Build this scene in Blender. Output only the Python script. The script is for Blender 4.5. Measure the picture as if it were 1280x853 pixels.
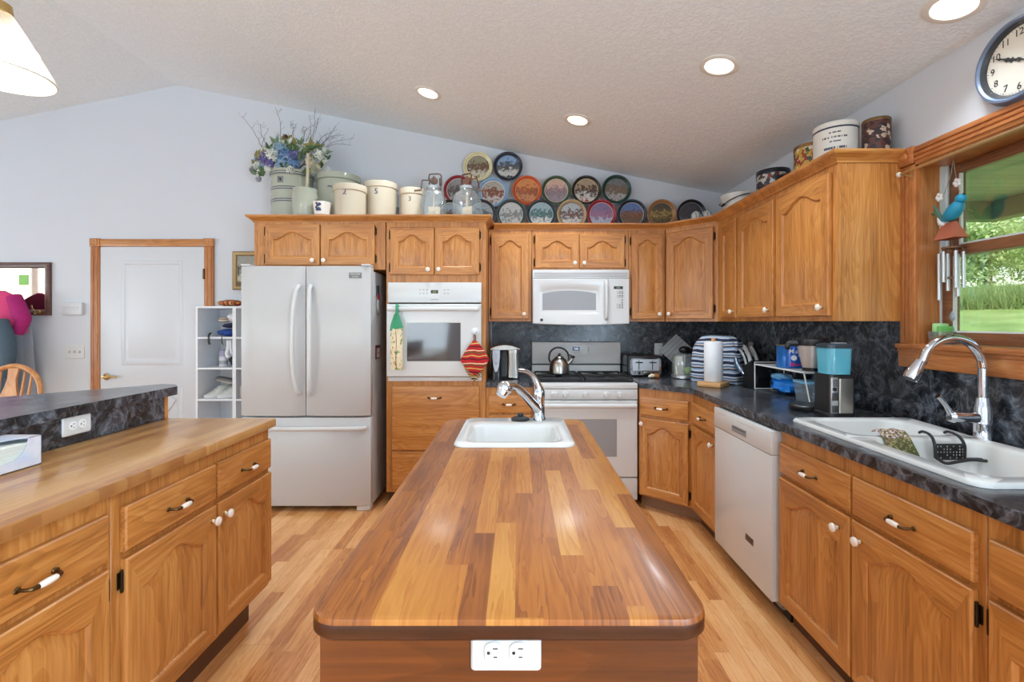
import bpy, bmesh, math, random
from mathutils import Matrix, Vector
PI = math.pi
R = random.Random(7)
for _o in list(bpy.data.objects):
    bpy.data.objects.remove(_o)
scene = bpy.context.scene
COL = scene.collection

# ------------------------------------------------------------------ camera
EYE = 1.36
cd = bpy.data.cameras.new('camera')
cam = bpy.data.objects.new('camera', cd)
COL.objects.link(cam)
cam.location = (0, 0, EYE)
cam.rotation_euler = (PI / 2, 0, 0)
cd.sensor_width = 36
cd.lens = 600 / 1280 * 36
cd.shift_x = -7 / 1280
cd.shift_y = -23.5 / 1280
cd.clip_start = 0.02
scene.camera = cam

# ------------------------------------------------------------------ light and exposure
vs = scene.view_settings
vs.view_transform = 'Standard'
vs.look = 'None'
vs.gamma = 1
vs.use_curve_mapping = False
vs.exposure = 0.0
SKY_STRENGTH = 0.40
SUN_STRENGTH = 3.4
AREA_FRONT = 12
AREA_LEFT = 8
UPFILL_FRONT = 95
UPFILL_LEFT = 88
AREA_RIGHT = 26
UPFILL_RIGHT = 180
CAN_POWER = 43
CAN_COLOR = (0.87, 1.0, 1.10)
scene.cycles.use_denoising = True
scene.cycles.max_bounces = 10
scene.cycles.diffuse_bounces = 6
scene.cycles.glossy_bounces = 4
scene.cycles.transparent_max_bounces = 12
scene.cycles.sample_clamp_indirect = 6.0
scene.cycles.caustics_reflective = False
scene.cycles.caustics_refractive = False

w = bpy.data.worlds.new('world')
scene.world = w
w.use_nodes = True
wn = w.node_tree.nodes
wl = w.node_tree.links
sk = wn.new('ShaderNodeTexSky')
sk.sky_type = 'NISHITA'
sk.sun_disc = False
sk.sun_elevation = math.radians(48)
sk.sun_rotation = math.radians(200)
sk.air_density = 1.2
sk.dust_density = 2.0
wl.new(sk.outputs[0], wn['Background'].inputs[0])
wn['Background'].inputs[1].default_value = SKY_STRENGTH

sd = bpy.data.lights.new('sun', 'SUN')
sd.energy = SUN_STRENGTH
sd.angle = math.radians(1.5)
sd.color = (1.0, 0.95, 0.86)
so = bpy.data.objects.new('sun', sd)
COL.objects.link(so)
so.rotation_euler = (math.radians(42), 0, math.radians(-15))   # shines towards +Y, over the back of the house


def area_light(name, loc, rot, sx, sy, power, color):
    d = bpy.data.lights.new(name, 'AREA')
    d.shape = 'RECTANGLE'
    d.size, d.size_y = sx, sy
    d.energy = power
    d.color = color
    o = bpy.data.objects.new(name, d)
    COL.objects.link(o)
    o.location = loc
    o.rotation_euler = rot
    return o


# area lamps for daylight: window behind the camera, added openings at left and right
area_light('daylight_front', (-3.6, -3.42, 1.45), (PI / 2, 0, 0), 4.2, 2.2, AREA_FRONT, (0.80, 0.99, 1.15))
area_light('added_fill_left', (-7.62, 0.6, 1.5), (PI / 2, 0, -PI / 2), 4.4, 1.9, AREA_LEFT, (0.80, 0.99, 1.15))  # fill lamp in the added left opening
area_light('added_fill_right', (1.76, -1.75, 1.35), (PI / 2, 0, PI / 2), 2.1, 1.9, AREA_RIGHT, (0.80, 0.99, 1.15))  # fill lamp in the added opening right of the camera
area_light('ceiling_fill_right', (1.74, -1.75, 1.1), (PI / 2 + 0.75, 0, PI / 2), 2.1, 1.3, UPFILL_RIGHT, (0.74, 1.0, 1.25))  # up-tilted lamp added to brighten the ceiling
# more up-tilted lamps in the openings, added to brighten the ceiling
area_light('ceiling_fill_front', (-3.6, -3.40, 1.2), (PI / 2 + 0.75, 0, 0), 4.2, 1.4, UPFILL_FRONT, (0.74, 1.0, 1.25))
area_light('ceiling_fill_left', (-7.60, 0.6, 1.2), (PI / 2 + 0.75, 0, -PI / 2), 4.4, 1.4, UPFILL_LEFT, (0.74, 1.0, 1.25))


# ------------------------------------------------------------------ materials
MATS = {}


def nodes_of(name):
    m = bpy.data.materials.new(name)
    m.use_nodes = True
    nt = m.node_tree
    return m, nt.nodes, nt.links, nt.nodes['Principled BSDF']


def rgb(r, g, b):
    """sRGB 0-255 to linear"""
    def f(c):
        c /= 255
        return c / 12.92 if c <= 0.04045 else ((c + 0.055) / 1.055) ** 2.4
    return (f(r), f(g), f(b), 1)


def mat(name, color, rough=0.5, metal=0.0, var=0.05, scale=30, spec=0.5, bump=0.0, bscale=200, coat=0.0, emit=0.0, sheen=0.0, alpha=1.0):
    """plain surface with a little noise in its colour"""
    if name in MATS:
        return MATS[name]
    m, n, l, p = nodes_of(name)
    tc = n.new('ShaderNodeTexCoord')
    nz = n.new('ShaderNodeTexNoise')
    nz.inputs['Scale'].default_value = scale
    nz.inputs['Detail'].default_value = 4
    l.new(tc.outputs['Object'], nz.inputs['Vector'])
    mx = n.new('ShaderNodeMix')
    mx.data_type = 'RGBA'
    mx.inputs[6].default_value = tuple(min(1, c * (1 - var)) for c in color[:3]) + (1,)
    mx.inputs[7].default_value = tuple(min(1, c * (1 + var)) for c in color[:3]) + (1,)
    l.new(nz.outputs['Fac'], mx.inputs[0])
    l.new(mx.outputs[2], p.inputs['Base Color'])
    p.inputs['Roughness'].default_value = rough
    p.inputs['Metallic'].default_value = metal
    p.inputs['Specular IOR Level'].default_value = spec
    p.inputs['Coat Weight'].default_value = coat
    p.inputs['Sheen Weight'].default_value = sheen
    if alpha < 1:
        p.inputs['Alpha'].default_value = alpha
    if emit:
        p.inputs['Emission Color'].default_value = color
        p.inputs['Emission Strength'].default_value = emit
    if bump:
        nb = n.new('ShaderNodeTexNoise')
        nb.inputs['Scale'].default_value = bscale
        nb.inputs['Detail'].default_value = 3
        l.new(tc.outputs['Object'], nb.inputs['Vector'])
        bp = n.new('ShaderNodeBump')
        bp.inputs['Strength'].default_value = bump
        bp.inputs['Distance'].default_value = 0.01
        l.new(nb.outputs['Fac'], bp.inputs['Height'])
        l.new(bp.outputs[0], p.inputs['Normal'])
    MATS[name] = m
    return m


def ramp(n, stops, interp='LINEAR'):
    r = n.new('ShaderNodeValToRGB')
    r.color_ramp.interpolation = interp
    e = r.color_ramp.elements
    while len(e) < len(stops):
        e.new(0.5)
    for k, (p, c) in enumerate(stops):
        e[k].position = p
        e[k].color = c
    return r


def M_(n, l, op, a, b=None):
    x = n.new('ShaderNodeMath')
    x.operation = op
    for k, v in enumerate((a, b)):
        if v is None:
            continue
        if isinstance(v, (int, float)):
            x.inputs[k].default_value = v
        else:
            l.new(v, x.inputs[k])
    return x.outputs[0]


def oak(name, axis, light, mid, dark, rough=0.38, coat=0.25):
    """oak: stretched grain, cathedral rings and fine pores running along one axis"""
    m, n, l, p = nodes_of(name)
    tc = n.new('ShaderNodeTexCoord')
    oi = n.new('ShaderNodeObjectInfo')
    off = n.new('ShaderNodeVectorMath')
    off.operation = 'MULTIPLY_ADD'
    cb = n.new('ShaderNodeCombineXYZ')
    for k in range(3):
        l.new(oi.outputs['Random'], cb.inputs[k])
    l.new(cb.outputs[0], off.inputs[0])
    off.inputs[1].default_value = (7.3, 5.1, 9.7)
    l.new(tc.outputs['Object'], off.inputs[2])

    def stretched(s, along):
        mp = n.new('ShaderNodeMapping')
        v = [s, s, s]
        v[axis] = s * along
        mp.inputs['Scale'].default_value = v
        l.new(off.outputs[0], mp.inputs['Vector'])
        return mp.outputs[0]
    n1 = n.new('ShaderNodeTexNoise')
    n1.inputs['Scale'].default_value = 1
    n1.inputs['Detail'].default_value = 3
    n1.inputs['Distortion'].default_value = 0.6
    l.new(stretched(7, 0.16), n1.inputs['Vector'])
    rings = M_(n, l, 'FRACT', M_(n, l, 'MULTIPLY', n1.outputs['Fac'], 13.0))
    rings = M_(n, l, 'POWER', M_(n, l, 'SUBTRACT', 1.0, M_(n, l, 'ABSOLUTE', M_(n, l, 'SUBTRACT', M_(n, l, 'MULTIPLY', rings, 1.25), 1.0))), 1.6)
    n2 = n.new('ShaderNodeTexNoise')
    n2.inputs['Scale'].default_value = 1
    n2.inputs['Detail'].default_value = 5
    l.new(stretched(120, 0.035), n2.inputs['Vector'])
    n3 = n.new('ShaderNodeTexNoise')
    n3.inputs['Scale'].default_value = 1
    n3.inputs['Detail'].default_value = 2
    l.new(stretched(14, 0.06), n3.inputs['Vector'])
    f = M_(n, l, 'ADD', M_(n, l, 'MULTIPLY', rings, 0.17), M_(n, l, 'MULTIPLY', n2.outputs['Fac'], 0.72))
    f = M_(n, l, 'ADD', f, M_(n, l, 'MULTIPLY', M_(n, l, 'SUBTRACT', n3.outputs['Fac'], 0.5), 0.7))
    cr = ramp(n, [(0.12, light), (0.45, mid), (0.85, dark)])
    l.new(f, cr.inputs[0])
    l.new(cr.outputs[0], p.inputs['Base Color'])
    p.inputs['Roughness'].default_value = rough
    p.inputs['Coat Weight'].default_value = coat
    p.inputs['Coat Roughness'].default_value = 0.25
    bp = n.new('ShaderNodeBump')
    bp.inputs['Strength'].default_value = 0.12
    bp.inputs['Distance'].default_value = 0.002
    l.new(n2.outputs['Fac'], bp.inputs['Height'])
    l.new(bp.outputs[0], p.inputs['Normal'])
    MATS[name] = m
    return m


def staves(name, width, length, stops, rough=0.3, coat=0.3, grain=0.5, gap=0.0, along=1, seam=None):
    """boards or glued staves running along Y (along=1) with a random tone each; object coordinates"""
    m, n, l, p = nodes_of(name)
    tc = n.new('ShaderNodeTexCoord')
    sp = n.new('ShaderNodeSeparateXYZ')
    l.new(tc.outputs['Object'], sp.inputs[0])
    a, c = (sp.outputs[1], sp.outputs[0]) if along == 1 else (sp.outputs[0], sp.outputs[1])
    rowf = M_(n, l, 'DIVIDE', M_(n, l, 'ADD', c, 50.013), width)
    row = M_(n, l, 'FLOOR', rowf)
    w1 = n.new('ShaderNodeTexWhiteNoise')
    w1.noise_dimensions = '1D'
    l.new(row, w1.inputs['W'])
    colf = M_(n, l, 'ADD', M_(n, l, 'DIVIDE', M_(n, l, 'ADD', a, 50.0), length), M_(n, l, 'MULTIPLY', w1.outputs['Value'], 7.7))
    colm = M_(n, l, 'FLOOR', colf)
    cb = n.new('ShaderNodeCombineXYZ')
    l.new(row, cb.inputs[0])
    l.new(colm, cb.inputs[1])
    w2 = n.new('ShaderNodeTexWhiteNoise')
    w2.noise_dimensions = '2D'
    l.new(cb.outputs[0], w2.inputs['Vector'])
    # grain, shifted from stave to stave
    cg = n.new('ShaderNodeCombineXYZ')
    l.new(M_(n, l, 'ADD', M_(n, l, 'MULTIPLY', c, 1.0), M_(n, l, 'MULTIPLY', w2.outputs['Value'], 31.0)), cg.inputs[0])
    l.new(M_(n, l, 'MULTIPLY', a, 0.07), cg.inputs[1])
    l.new(M_(n, l, 'MULTIPLY', w2.outputs['Value'], 9.0), cg.inputs[2])
    g1 = n.new('ShaderNodeTexNoise')
    g1.inputs['Scale'].default_value = 26
    g1.inputs['Detail'].default_value = 4
    g1.inputs['Distortion'].default_value = 0.7
    l.new(cg.outputs[0], g1.inputs['Vector'])
    g2 = n.new('ShaderNodeTexNoise')
    g2.inputs['Scale'].default_value = 190
    g2.inputs['Detail'].default_value = 3
    l.new(cg.outputs[0], g2.inputs['Vector'])
    ringy = M_(n, l, 'POWER', M_(n, l, 'FRACT', M_(n, l, 'MULTIPLY', g1.outputs['Fac'], 7.0)), 2.0)
    big = n.new('ShaderNodeTexNoise')
    big.inputs['Scale'].default_value = 3.0
    l.new(tc.outputs['Object'], big.inputs['Vector'])
    f = M_(n, l, 'ADD', M_(n, l, 'MULTIPLY', w2.outputs['Value'], 1.0 - grain * 0.6),
           M_(n, l, 'MULTIPLY', M_(n, l, 'ADD', M_(n, l, 'MULTIPLY', ringy, 0.5), M_(n, l, 'MULTIPLY', g2.outputs['Fac'], 0.6)), grain))
    f = M_(n, l, 'ADD', f, M_(n, l, 'MULTIPLY', M_(n, l, 'SUBTRACT', big.outputs['Fac'], 0.5), 0.5))
    cr = ramp(n, stops)
    l.new(f, cr.inputs[0])
    out = cr.outputs[0]
    if gap:
        e1 = M_(n, l, 'LESS_THAN', M_(n, l, 'MULTIPLY', M_(n, l, 'FRACT', rowf), width), gap)
        e2 = M_(n, l, 'LESS_THAN', M_(n, l, 'MULTIPLY', M_(n, l, 'FRACT', colf), length), gap)
        e = M_(n, l, 'MULTIPLY', M_(n, l, 'MAXIMUM', e1, e2), 0.55)
        mx = n.new('ShaderNodeMix')
        mx.data_type = 'RGBA'
        l.new(e, mx.inputs[0])
        l.new(out, mx.inputs[6])
        mx.inputs[7].default_value = seam
        out = mx.outputs[2]
    l.new(out, p.inputs['Base Color'])
    p.inputs['Roughness'].default_value = rough
    p.inputs['Coat Weight'].default_value = coat
    p.inputs['Coat Roughness'].default_value = 0.18
    MATS[name] = m
    return m


def laminate(name, vein=1.0):
    """charcoal laminate with smoky blue grey veins"""
    m, n, l, p = nodes_of(name)
    tc = n.new('ShaderNodeTexCoord')
    a = n.new('ShaderNodeTexNoise')
    a.inputs['Scale'].default_value = 8.5
    a.inputs['Detail'].default_value = 9
    a.inputs['Roughness'].default_value = 0.66
    a.inputs['Distortion'].default_value = 1.6
    l.new(tc.outputs['Object'], a.inputs['Vector'])
    b = n.new('ShaderNodeTexNoise')
    b.inputs['Scale'].default_value = 11
    b.inputs['Detail'].default_value = 6
    b.inputs['Distortion'].default_value = 1.2
    l.new(tc.outputs['Object'], b.inputs['Vector'])
    v = M_(n, l, 'ABSOLUTE', M_(n, l, 'SUBTRACT', b.outputs['Fac'], 0.5))
    v = M_(n, l, 'POWER', M_(n, l, 'SUBTRACT', 1.0, M_(n, l, 'MINIMUM', M_(n, l, 'MULTIPLY', v, 16.0), 1.0)), 2.0)
    c1 = ramp(n, [(0.36, rgb(22, 23, 26)), (0.50, rgb(48, 50, 55)), (0.60, rgb(82, 86, 95)), (0.72, rgb(136, 142, 153))])
    l.new(a.outputs['Fac'], c1.inputs[0])
    mx = n.new('ShaderNodeMix')
    mx.data_type = 'RGBA'
    l.new(M_(n, l, 'MULTIPLY', M_(n, l, 'MULTIPLY', v, a.outputs['Fac']), 0.36 * vein), mx.inputs[0])
    l.new(c1.outputs[0], mx.inputs[6])
    mx.inputs[7].default_value = rgb(176, 180, 188)
    l.new(mx.outputs[2], p.inputs['Base Color'])
    p.inputs['Roughness'].default_value = 0.22
    p.inputs['Specular IOR Level'].default_value = 0.5
    MATS[name] = m
    return m


def clear(name, tint=(1, 1, 1, 1), gloss=0.12, rough=0.02, tintmix=0.0, refl=0.5):
    """thin clear glass or plastic"""
    m = bpy.data.materials.new(name)
    m.use_nodes = True
    n, l = m.node_tree.nodes, m.node_tree.links
    n.remove(n['Principled BSDF'])
    t = n.new('ShaderNodeBsdfTransparent')
    t.inputs[0].default_value = tint
    g = n.new('ShaderNodeBsdfGlossy')
    g.inputs['Roughness'].default_value = rough
    fr = n.new('ShaderNodeFresnel')
    fr.inputs['IOR'].default_value = 1.45
    f = M_(n, l, 'ADD', M_(n, l, 'MULTIPLY', fr.outputs[0], refl), gloss * 0.3)
    s = n.new('ShaderNodeMixShader')
    l.new(f, s.inputs[0])
    first = t
    if tintmix:
        d = n.new('ShaderNodeBsdfDiffuse')
        d.inputs[0].default_value = tint
        s0 = n.new('ShaderNodeMixShader')
        s0.inputs[0].default_value = tintmix
        l.new(t.outputs[0], s0.inputs[1])
        l.new(d.outputs[0], s0.inputs[2])
        first = s0
    l.new(first.outputs[0], s.inputs[1])
    l.new(g.outputs[0], s.inputs[2])
    l.new(s.outputs[0], n['Material Output'].inputs[0])
    MATS[name] = m
    return m


OL, OM, OD = rgb(210, 150, 82), rgb(186, 120, 56), rgb(130, 76, 30)
OAK_V = oak('oak_upright_grain', 2, OL, OM, OD)
OAK_H = oak('oak_level_grain', 0, OL, OM, OD)
OAK_Y = oak('oak_lengthwise_grain', 1, rgb(206, 140, 82), rgb(182, 110, 58), rgb(140, 78, 36))
OAK_W = oak('window_oak', 2, rgb(196, 134, 78), rgb(176, 110, 58), rgb(136, 78, 38))
OAK_SHADED = oak('island_oak_shaded', 0, rgb(120, 60, 14), rgb(96, 45, 8), rgb(64, 28, 4))  # dark oak, colour deepened for shade under the worktop overhang
OAK_BR = oak('weathered_sash_wood', 1, rgb(150, 105, 72), rgb(128, 84, 54), rgb(96, 60, 38))
BLOCK = staves('island_butcher_block', 0.043, 0.52,
               [(0.05, rgb(194, 138, 66)), (0.4, rgb(176, 112, 44)), (0.65, rgb(160, 92, 32)), (0.98, rgb(118, 62, 22))], rough=0.42, coat=0.12)
BLOCK_L = staves('left_butcher_block', 0.045, 0.7,
                 [(0.0, rgb(218, 176, 118)), (0.4, rgb(204, 156, 96)), (0.75, rgb(188, 136, 78)), (1.0, rgb(160, 104, 56))], rough=0.3, coat=0.3)
FLOOR = staves('oak_plank_floor', 0.066, 0.85,
               [(0.0, rgb(246, 200, 146)), (0.35, rgb(236, 178, 118)), (0.7, rgb(218, 152, 90)), (1.0, rgb(184, 114, 62))],
               rough=0.33, coat=0.2, grain=0.6, gap=0.0012, seam=rgb(150, 96, 54))
EDGE = oak('stained_shaded_edge', 0, rgb(84, 40, 22), rgb(62, 28, 15), rgb(42, 18, 10), rough=0.3)  # stained edge, its colour also deepened for shade
LAM = laminate('charcoal_laminate')
WHITE = mat('white_enamel', rgb(214, 214, 213), 0.22, var=0.01)
WHITE2 = mat('white_plastic', rgb(210, 210, 209), 0.35, var=0.015)
FRIDGE_W = mat('fridge_white', rgb(194, 193, 192), 0.3, var=0.01, bump=0.02, bscale=400)
GREYLINE = mat('grey_print', rgb(150, 150, 152), 0.5)
DKLINE = mat('dark_gap', rgb(40, 40, 42), 0.6)
BLACK = mat('black_plastic', rgb(24, 24, 26), 0.35)
CERAMIC = mat('cream_ceramic', rgb(238, 226, 212), 0.2, var=0.02)
BRONZE = mat('antique_bronze', rgb(96, 70, 40), 0.35, metal=0.9)
BRASS = mat('polished_brass', rgb(196, 168, 110), 0.25, metal=1.0)
HINGE = mat('dark_hinge', rgb(52, 38, 24), 0.4, metal=0.7)
CHROME = mat('chrome', rgb(215, 217, 222), 0.08, metal=1.0, var=0.0)
STEEL = mat('brushed_steel', rgb(178, 172, 164), 0.28, metal=1.0, var=0.04)
STEEL_L = mat('light_steel', rgb(196, 196, 198), 0.35, metal=0.85)
WALL = mat('wall_paint', rgb(206, 208, 212), 0.7, var=0.015, scale=4, bump=0.05, bscale=90)
GLASS = clear('window_glass', (0.97, 0.99, 0.98, 1), gloss=0.0, refl=0.16)
JAR = clear('jar_glass', (0.86, 0.91, 0.92, 1), gloss=0.25, tintmix=0.12)
OVENGLASS = mat('oven_glass', rgb(62, 54, 54), 0.06, var=0.08, scale=5, spec=0.9)
GREYGLASS = mat('grey_screened_glass', rgb(150, 150, 152), 0.15)


def ceiling_mat():
    m, n, l, p = nodes_of('knockdown_ceiling')
    tc = n.new('ShaderNodeTexCoord')
    a = n.new('ShaderNodeTexNoise')
    a.inputs['Scale'].default_value = 42
    a.inputs['Detail'].default_value = 5
    a.inputs['Distortion'].default_value = 1.2
    l.new(tc.outputs['Object'], a.inputs['Vector'])
    c = ramp(n, [(0.3, rgb(226, 231, 233)), (0.7, rgb(235, 240, 242))])
    l.new(a.outputs['Fac'], c.inputs[0])
    l.new(c.outputs[0], p.inputs['Base Color'])
    h = ramp(n, [(0.44, (0, 0, 0, 1)), (0.56, (1, 1, 1, 1))])
    l.new(a.outputs['Fac'], h.inputs[0])
    bp = n.new('ShaderNodeBump')
    bp.inputs['Strength'].default_value = 0.25
    bp.inputs['Distance'].default_value = 0.006
    l.new(h.outputs[0], bp.inputs['Height'])
    l.new(bp.outputs[0], p.inputs['Normal'])
    p.inputs['Roughness'].default_value = 0.8
    return m


CEIL = ceiling_mat()


# ------------------------------------------------------------------ mesh builder
_textcache = {}


class B:
    """collects shapes; build() links them as ONE mesh object"""
    def __init__(s, m=None):
        s.v, s.f, s.fm, s.mats = [], [], [], []
        s.M = Matrix.Identity(4)
        s.ci = 0
        if m is not None:
            s.use(m)

    def use(s, m):
        if m not in s.mats:
            s.mats.append(m)
        s.ci = s.mats.index(m)
        return s

    def at(s, M):
        s.M = M
        return s

    def add(s, vs_, fs, mi=None):
        o = len(s.v)
        s.v += [s.M @ Vector(q) for q in vs_]
        for f in fs:
            s.f.append([o + i for i in f])
            s.fm.append(s.ci if mi is None else mi)
        return s

    def box(s, x0, x1, y0, y1, z0, z1, bev=0.0, seg=2):
        x0, x1 = min(x0, x1), max(x0, x1)
        y0, y1 = min(y0, y1), max(y0, y1)
        z0, z1 = min(z0, z1), max(z0, z1)
        if bev <= 0:
            vs_ = [(x, y, z) for z in (z0, z1) for y in (y0, y1) for x in (x0, x1)]
            return s.add(vs_, [(0, 2, 3, 1), (4, 5, 7, 6), (0, 1, 5, 4), (2, 6, 7, 3), (0, 4, 6, 2), (1, 3, 7, 5)])
        bev = min(bev, 0.49 * min(x1 - x0, y1 - y0, z1 - z0))
        bm = bmesh.new()
        bmesh.ops.create_cube(bm, size=1)
        for q in bm.verts:
            q.co = Vector(((x0 + x1) / 2 + q.co.x * (x1 - x0), (y0 + y1) / 2 + q.co.y * (y1 - y0), (z0 + z1) / 2 + q.co.z * (z1 - z0)))
        bmesh.ops.bevel(bm, geom=bm.edges[:], offset=bev, segments=seg, profile=0.5, affect='EDGES')
        return s.take(bm)

    def take(s, bm):
        bm.verts.index_update()
        s.add([q.co.copy() for q in bm.verts], [[q.index for q in f.verts] for f in bm.faces])
        bm.free()
        return s

    def loops(s, rings, cap0=True, cap1=True, closed=True, mats=None):
        """bridge rings (each a list of points, same count)"""
        n = len(rings[0])
        o = [q for r in rings for q in r]
        fs, ms = [], []
        for k in range(len(rings) - 1):
            for i in range(n if closed else n - 1):
                j = (i + 1) % n
                fs.append((k * n + i, k * n + j, (k + 1) * n + j, (k + 1) * n + i))
                ms.append(None if mats is None else mats(k, i))
        if cap0:
            fs.append(tuple(reversed(range(n))))
            ms.append(None)
        if cap1:
            fs.append(tuple((len(rings) - 1) * n + i for i in range(n)))
            ms.append(None)
        b = len(s.v)
        s.v += [s.M @ Vector(q) for q in o]
        for f, mi in zip(fs, ms):
            s.f.append([b + i for i in f])
            s.fm.append(s.ci if mi is None else mi)
        return s

    def lathe(s, prof, c=(0, 0, 0), n=28, T=None, cap0=True, cap1=True, ell=(1, 1)):
        """prof: list of (radius, z); turned about z through c, or T applied first"""
        rings = []
        for r, z in prof:
            ring = [Vector((ell[0] * max(r, 1e-5) * math.cos(2 * PI * i / n), ell[1] * max(r, 1e-5) * math.sin(2 * PI * i / n), z)) for i in range(n)]
            if T is not None:
                ring = [T @ q for q in ring]
            rings.append([q + Vector(c) for q in ring])
        return s.loops(rings, cap0, cap1)

    def cyl(s, p0, p1, r0, r1=None, n=16, caps=True):
        p0, p1 = Vector(p0), Vector(p1)
        r1 = r0 if r1 is None else r1
        d = (p1 - p0).normalized()
        u = d.orthogonal().normalized()
        v = d.cross(u)
        rings = [[q + (u * math.cos(2 * PI * i / n) + v * math.sin(2 * PI * i / n)) * r for i in range(n)] for q, r in ((p0, r0), (p1, r1))]
        return s.loops(rings, caps, caps)

    def tube(s, pts, r, n=10, smooth=0, closed=False):
        pts = [Vector(q) for q in pts]
        if smooth:
            pts = spline(pts, smooth)
        m = len(pts)
        rr = r if isinstance(r, (list, tuple)) else [r] * m
        if len(rr) != m:
            rr = [rr[min(len(rr) - 1, int(i / (m - 1) * (len(rr) - 1)))] * (1 - ((i / (m - 1) * (len(rr) - 1)) % 1)) +
                  rr[min(len(rr) - 1, int(i / (m - 1) * (len(rr) - 1)) + 1)] * ((i / (m - 1) * (len(rr) - 1)) % 1) for i in range(m)]
        rings = []
        u = None
        for i, q in enumerate(pts):
            if closed:
                d = (pts[(i + 1) % m] - pts[i - 1]).normalized()
            else:
                d = (pts[min(i + 1, m - 1)] - pts[max(i - 1, 0)]).normalized()
            if u is None:
                u = d.orthogonal().normalized()
            else:
                u = (u - d * u.dot(d))
                u = u.normalized() if u.length > 1e-6 else d.orthogonal().normalized()
            v = d.cross(u)
            rings.append([q + (u * math.cos(2 * PI * k / n) + v * math.sin(2 * PI * k / n)) * rr[i] for k in range(n)])
        if closed:
            rings.append(rings[0])
            return s.loops(rings, False, False)
        return s.loops(rings)

    def ball(s, c, r, n=16, m=10):
        r = r if isinstance(r, (tuple, list)) else (r, r, r)
        rings = []
        for k in range(m + 1):
            t = PI * k / m
            rr = max(math.sin(t), 1e-4)
            rings.append([(c[0] + r[0] * rr * math.cos(2 * PI * i / n), c[1] + r[1] * rr * math.sin(2 * PI * i / n), c[2] - r[2] * math.cos(t)) for i in range(n)])
        return s.loops(rings, False, False)

    def prism(s, pts, a0, a1, axis='z'):
        """polygon extruded along an axis; pts are the two remaining coordinates in order"""
        def put(q, a):
            return {'z': (q[0], q[1], a), 'y': (q[0], a, q[1]), 'x': (a, q[0], q[1])}[axis]
        return s.loops([[put(q, a0) for q in pts], [put(q, a1) for q in pts]])

    def text(s, t, size, T, extrude=0.0004):
        key = t
        if key not in _textcache:
            cu = bpy.data.curves.new('lettering', 'FONT')
            cu.body = t
            cu.size = 1
            cu.align_x = 'CENTER'
            cu.align_y = 'CENTER'
            cu.resolution_u = 3
            cu.offset = 0.012
            o = bpy.data.objects.new('lettering', cu)
            COL.objects.link(o)
            dg = bpy.context.evaluated_depsgraph_get()
            me = bpy.data.meshes.new_from_object(o.evaluated_get(dg))
            _textcache[key] = ([q.co.copy() for q in me.vertices], [list(f.vertices) for f in me.polygons])
            bpy.data.objects.remove(o)
            bpy.data.meshes.remove(me)
        v_, f_ = _textcache[key]
        s.add([T @ (Vector(q) * size) for q in v_], f_)
        return s

    def build(s, name, parent=None, smooth=True, ang=38, fix=True):
        me = bpy.data.meshes.new(name)
        me.from_pydata([tuple(q) for q in s.v], [], s.f)
        for m in s.mats:
            me.materials.append(m)
        me.polygons.foreach_set('material_index', s.fm)
        if fix:
            bm = bmesh.new()
            bm.from_mesh(me)
            bmesh.ops.recalc_face_normals(bm, faces=bm.faces[:])
            bm.to_mesh(me)
            bm.free()
        if smooth:
            me.shade_smooth()
            me.set_sharp_from_angle(angle=math.radians(ang))
        me.update()
        o = bpy.data.objects.new(name, me)
        COL.objects.link(o)
        if parent is not None:
            o.parent = parent
        return o


def spline(pts, k):
    """Catmull-Rom through the points, k steps per span"""
    pts = [Vector(q) for q in pts]
    out = []
    for i in range(len(pts) - 1):
        a, b, c, d = pts[max(i - 1, 0)], pts[i], pts[i + 1], pts[min(i + 2, len(pts) - 1)]
        for j in range(k):
            t = j / k
            out.append(0.5 * ((2 * b) + (c - a) * t + (2 * a - 5 * b + 4 * c - d) * t * t + (3 * b - a - 3 * c + d) * t ** 3))
    out.append(pts[-1])
    return out


def rrect(cx, cy, hx, hy, r, z, n=6):
    """rounded rectangle ring in the xy plane; r may be four radii (++, -+, --, +-)"""
    rr = r if isinstance(r, (list, tuple)) else (r,) * 4
    out = []
    for k, (sx, sy) in enumerate(((1, 1), (-1, 1), (-1, -1), (1, -1))):
        q = max(1e-4, min(rr[k], hx, hy))
        for i in range(n + 1):
            a = PI / 2 * (k + i / n)
            out.append((cx + sx * (hx - q) + q * math.cos(a), cy + sy * (hy - q) + q * math.sin(a), z))
    return out


def tag(o, label=None, cat=None, group=None, kind=None):
    if label:
        o['label'] = label
    if cat:
        o['category'] = cat
    if group:
        o['group'] = group
    if kind:
        o['kind'] = kind
    return o


def thing(name, label, cat, loc=(0, 0, 0), rotz=0.0, group=None):
    o = bpy.data.objects.new(name, None)
    COL.objects.link(o)
    o.location = loc
    o.rotation_euler = (0, 0, rotz)
    o.empty_display_size = 0.05
    return tag(o, label, cat, group)


def struct(o, label=None):
    return tag(o, label, None, None, 'structure')


FACE = Matrix.Rotation(PI / 2, 4, 'X')          # lettering drawn in xy now stands upright and faces -y
T_ = Matrix.Translation
def RX(a): return Matrix.Rotation(a, 4, 'X')
def RY(a): return Matrix.Rotation(a, 4, 'Y')
def RZ(a): return Matrix.Rotation(a, 4, 'Z')

WX, WY = 1.80, 4.20           # inner faces of the right and the back wall
RIDGE = -2.975
def ceil_z(x): return 2.48 + 0.2 * (1.8 - x) if x > RIDGE else 2.48 + 0.2 * (1.8 - RIDGE) - 0.2 * (RIDGE - x)
LX, FY = -7.75, -3.5          # the left wall and the wall behind the camera
CT = 0.918                    # worktop height
DK = 2.15                     # top of the wall and tall cabinets

# ------------------------------------------------------------------ the room
b = B(FLOOR)
b.box(LX, WX + 0.14, FY, WY + 0.1, -0.12, 0)
struct(b.build('floor', smooth=False))

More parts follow.
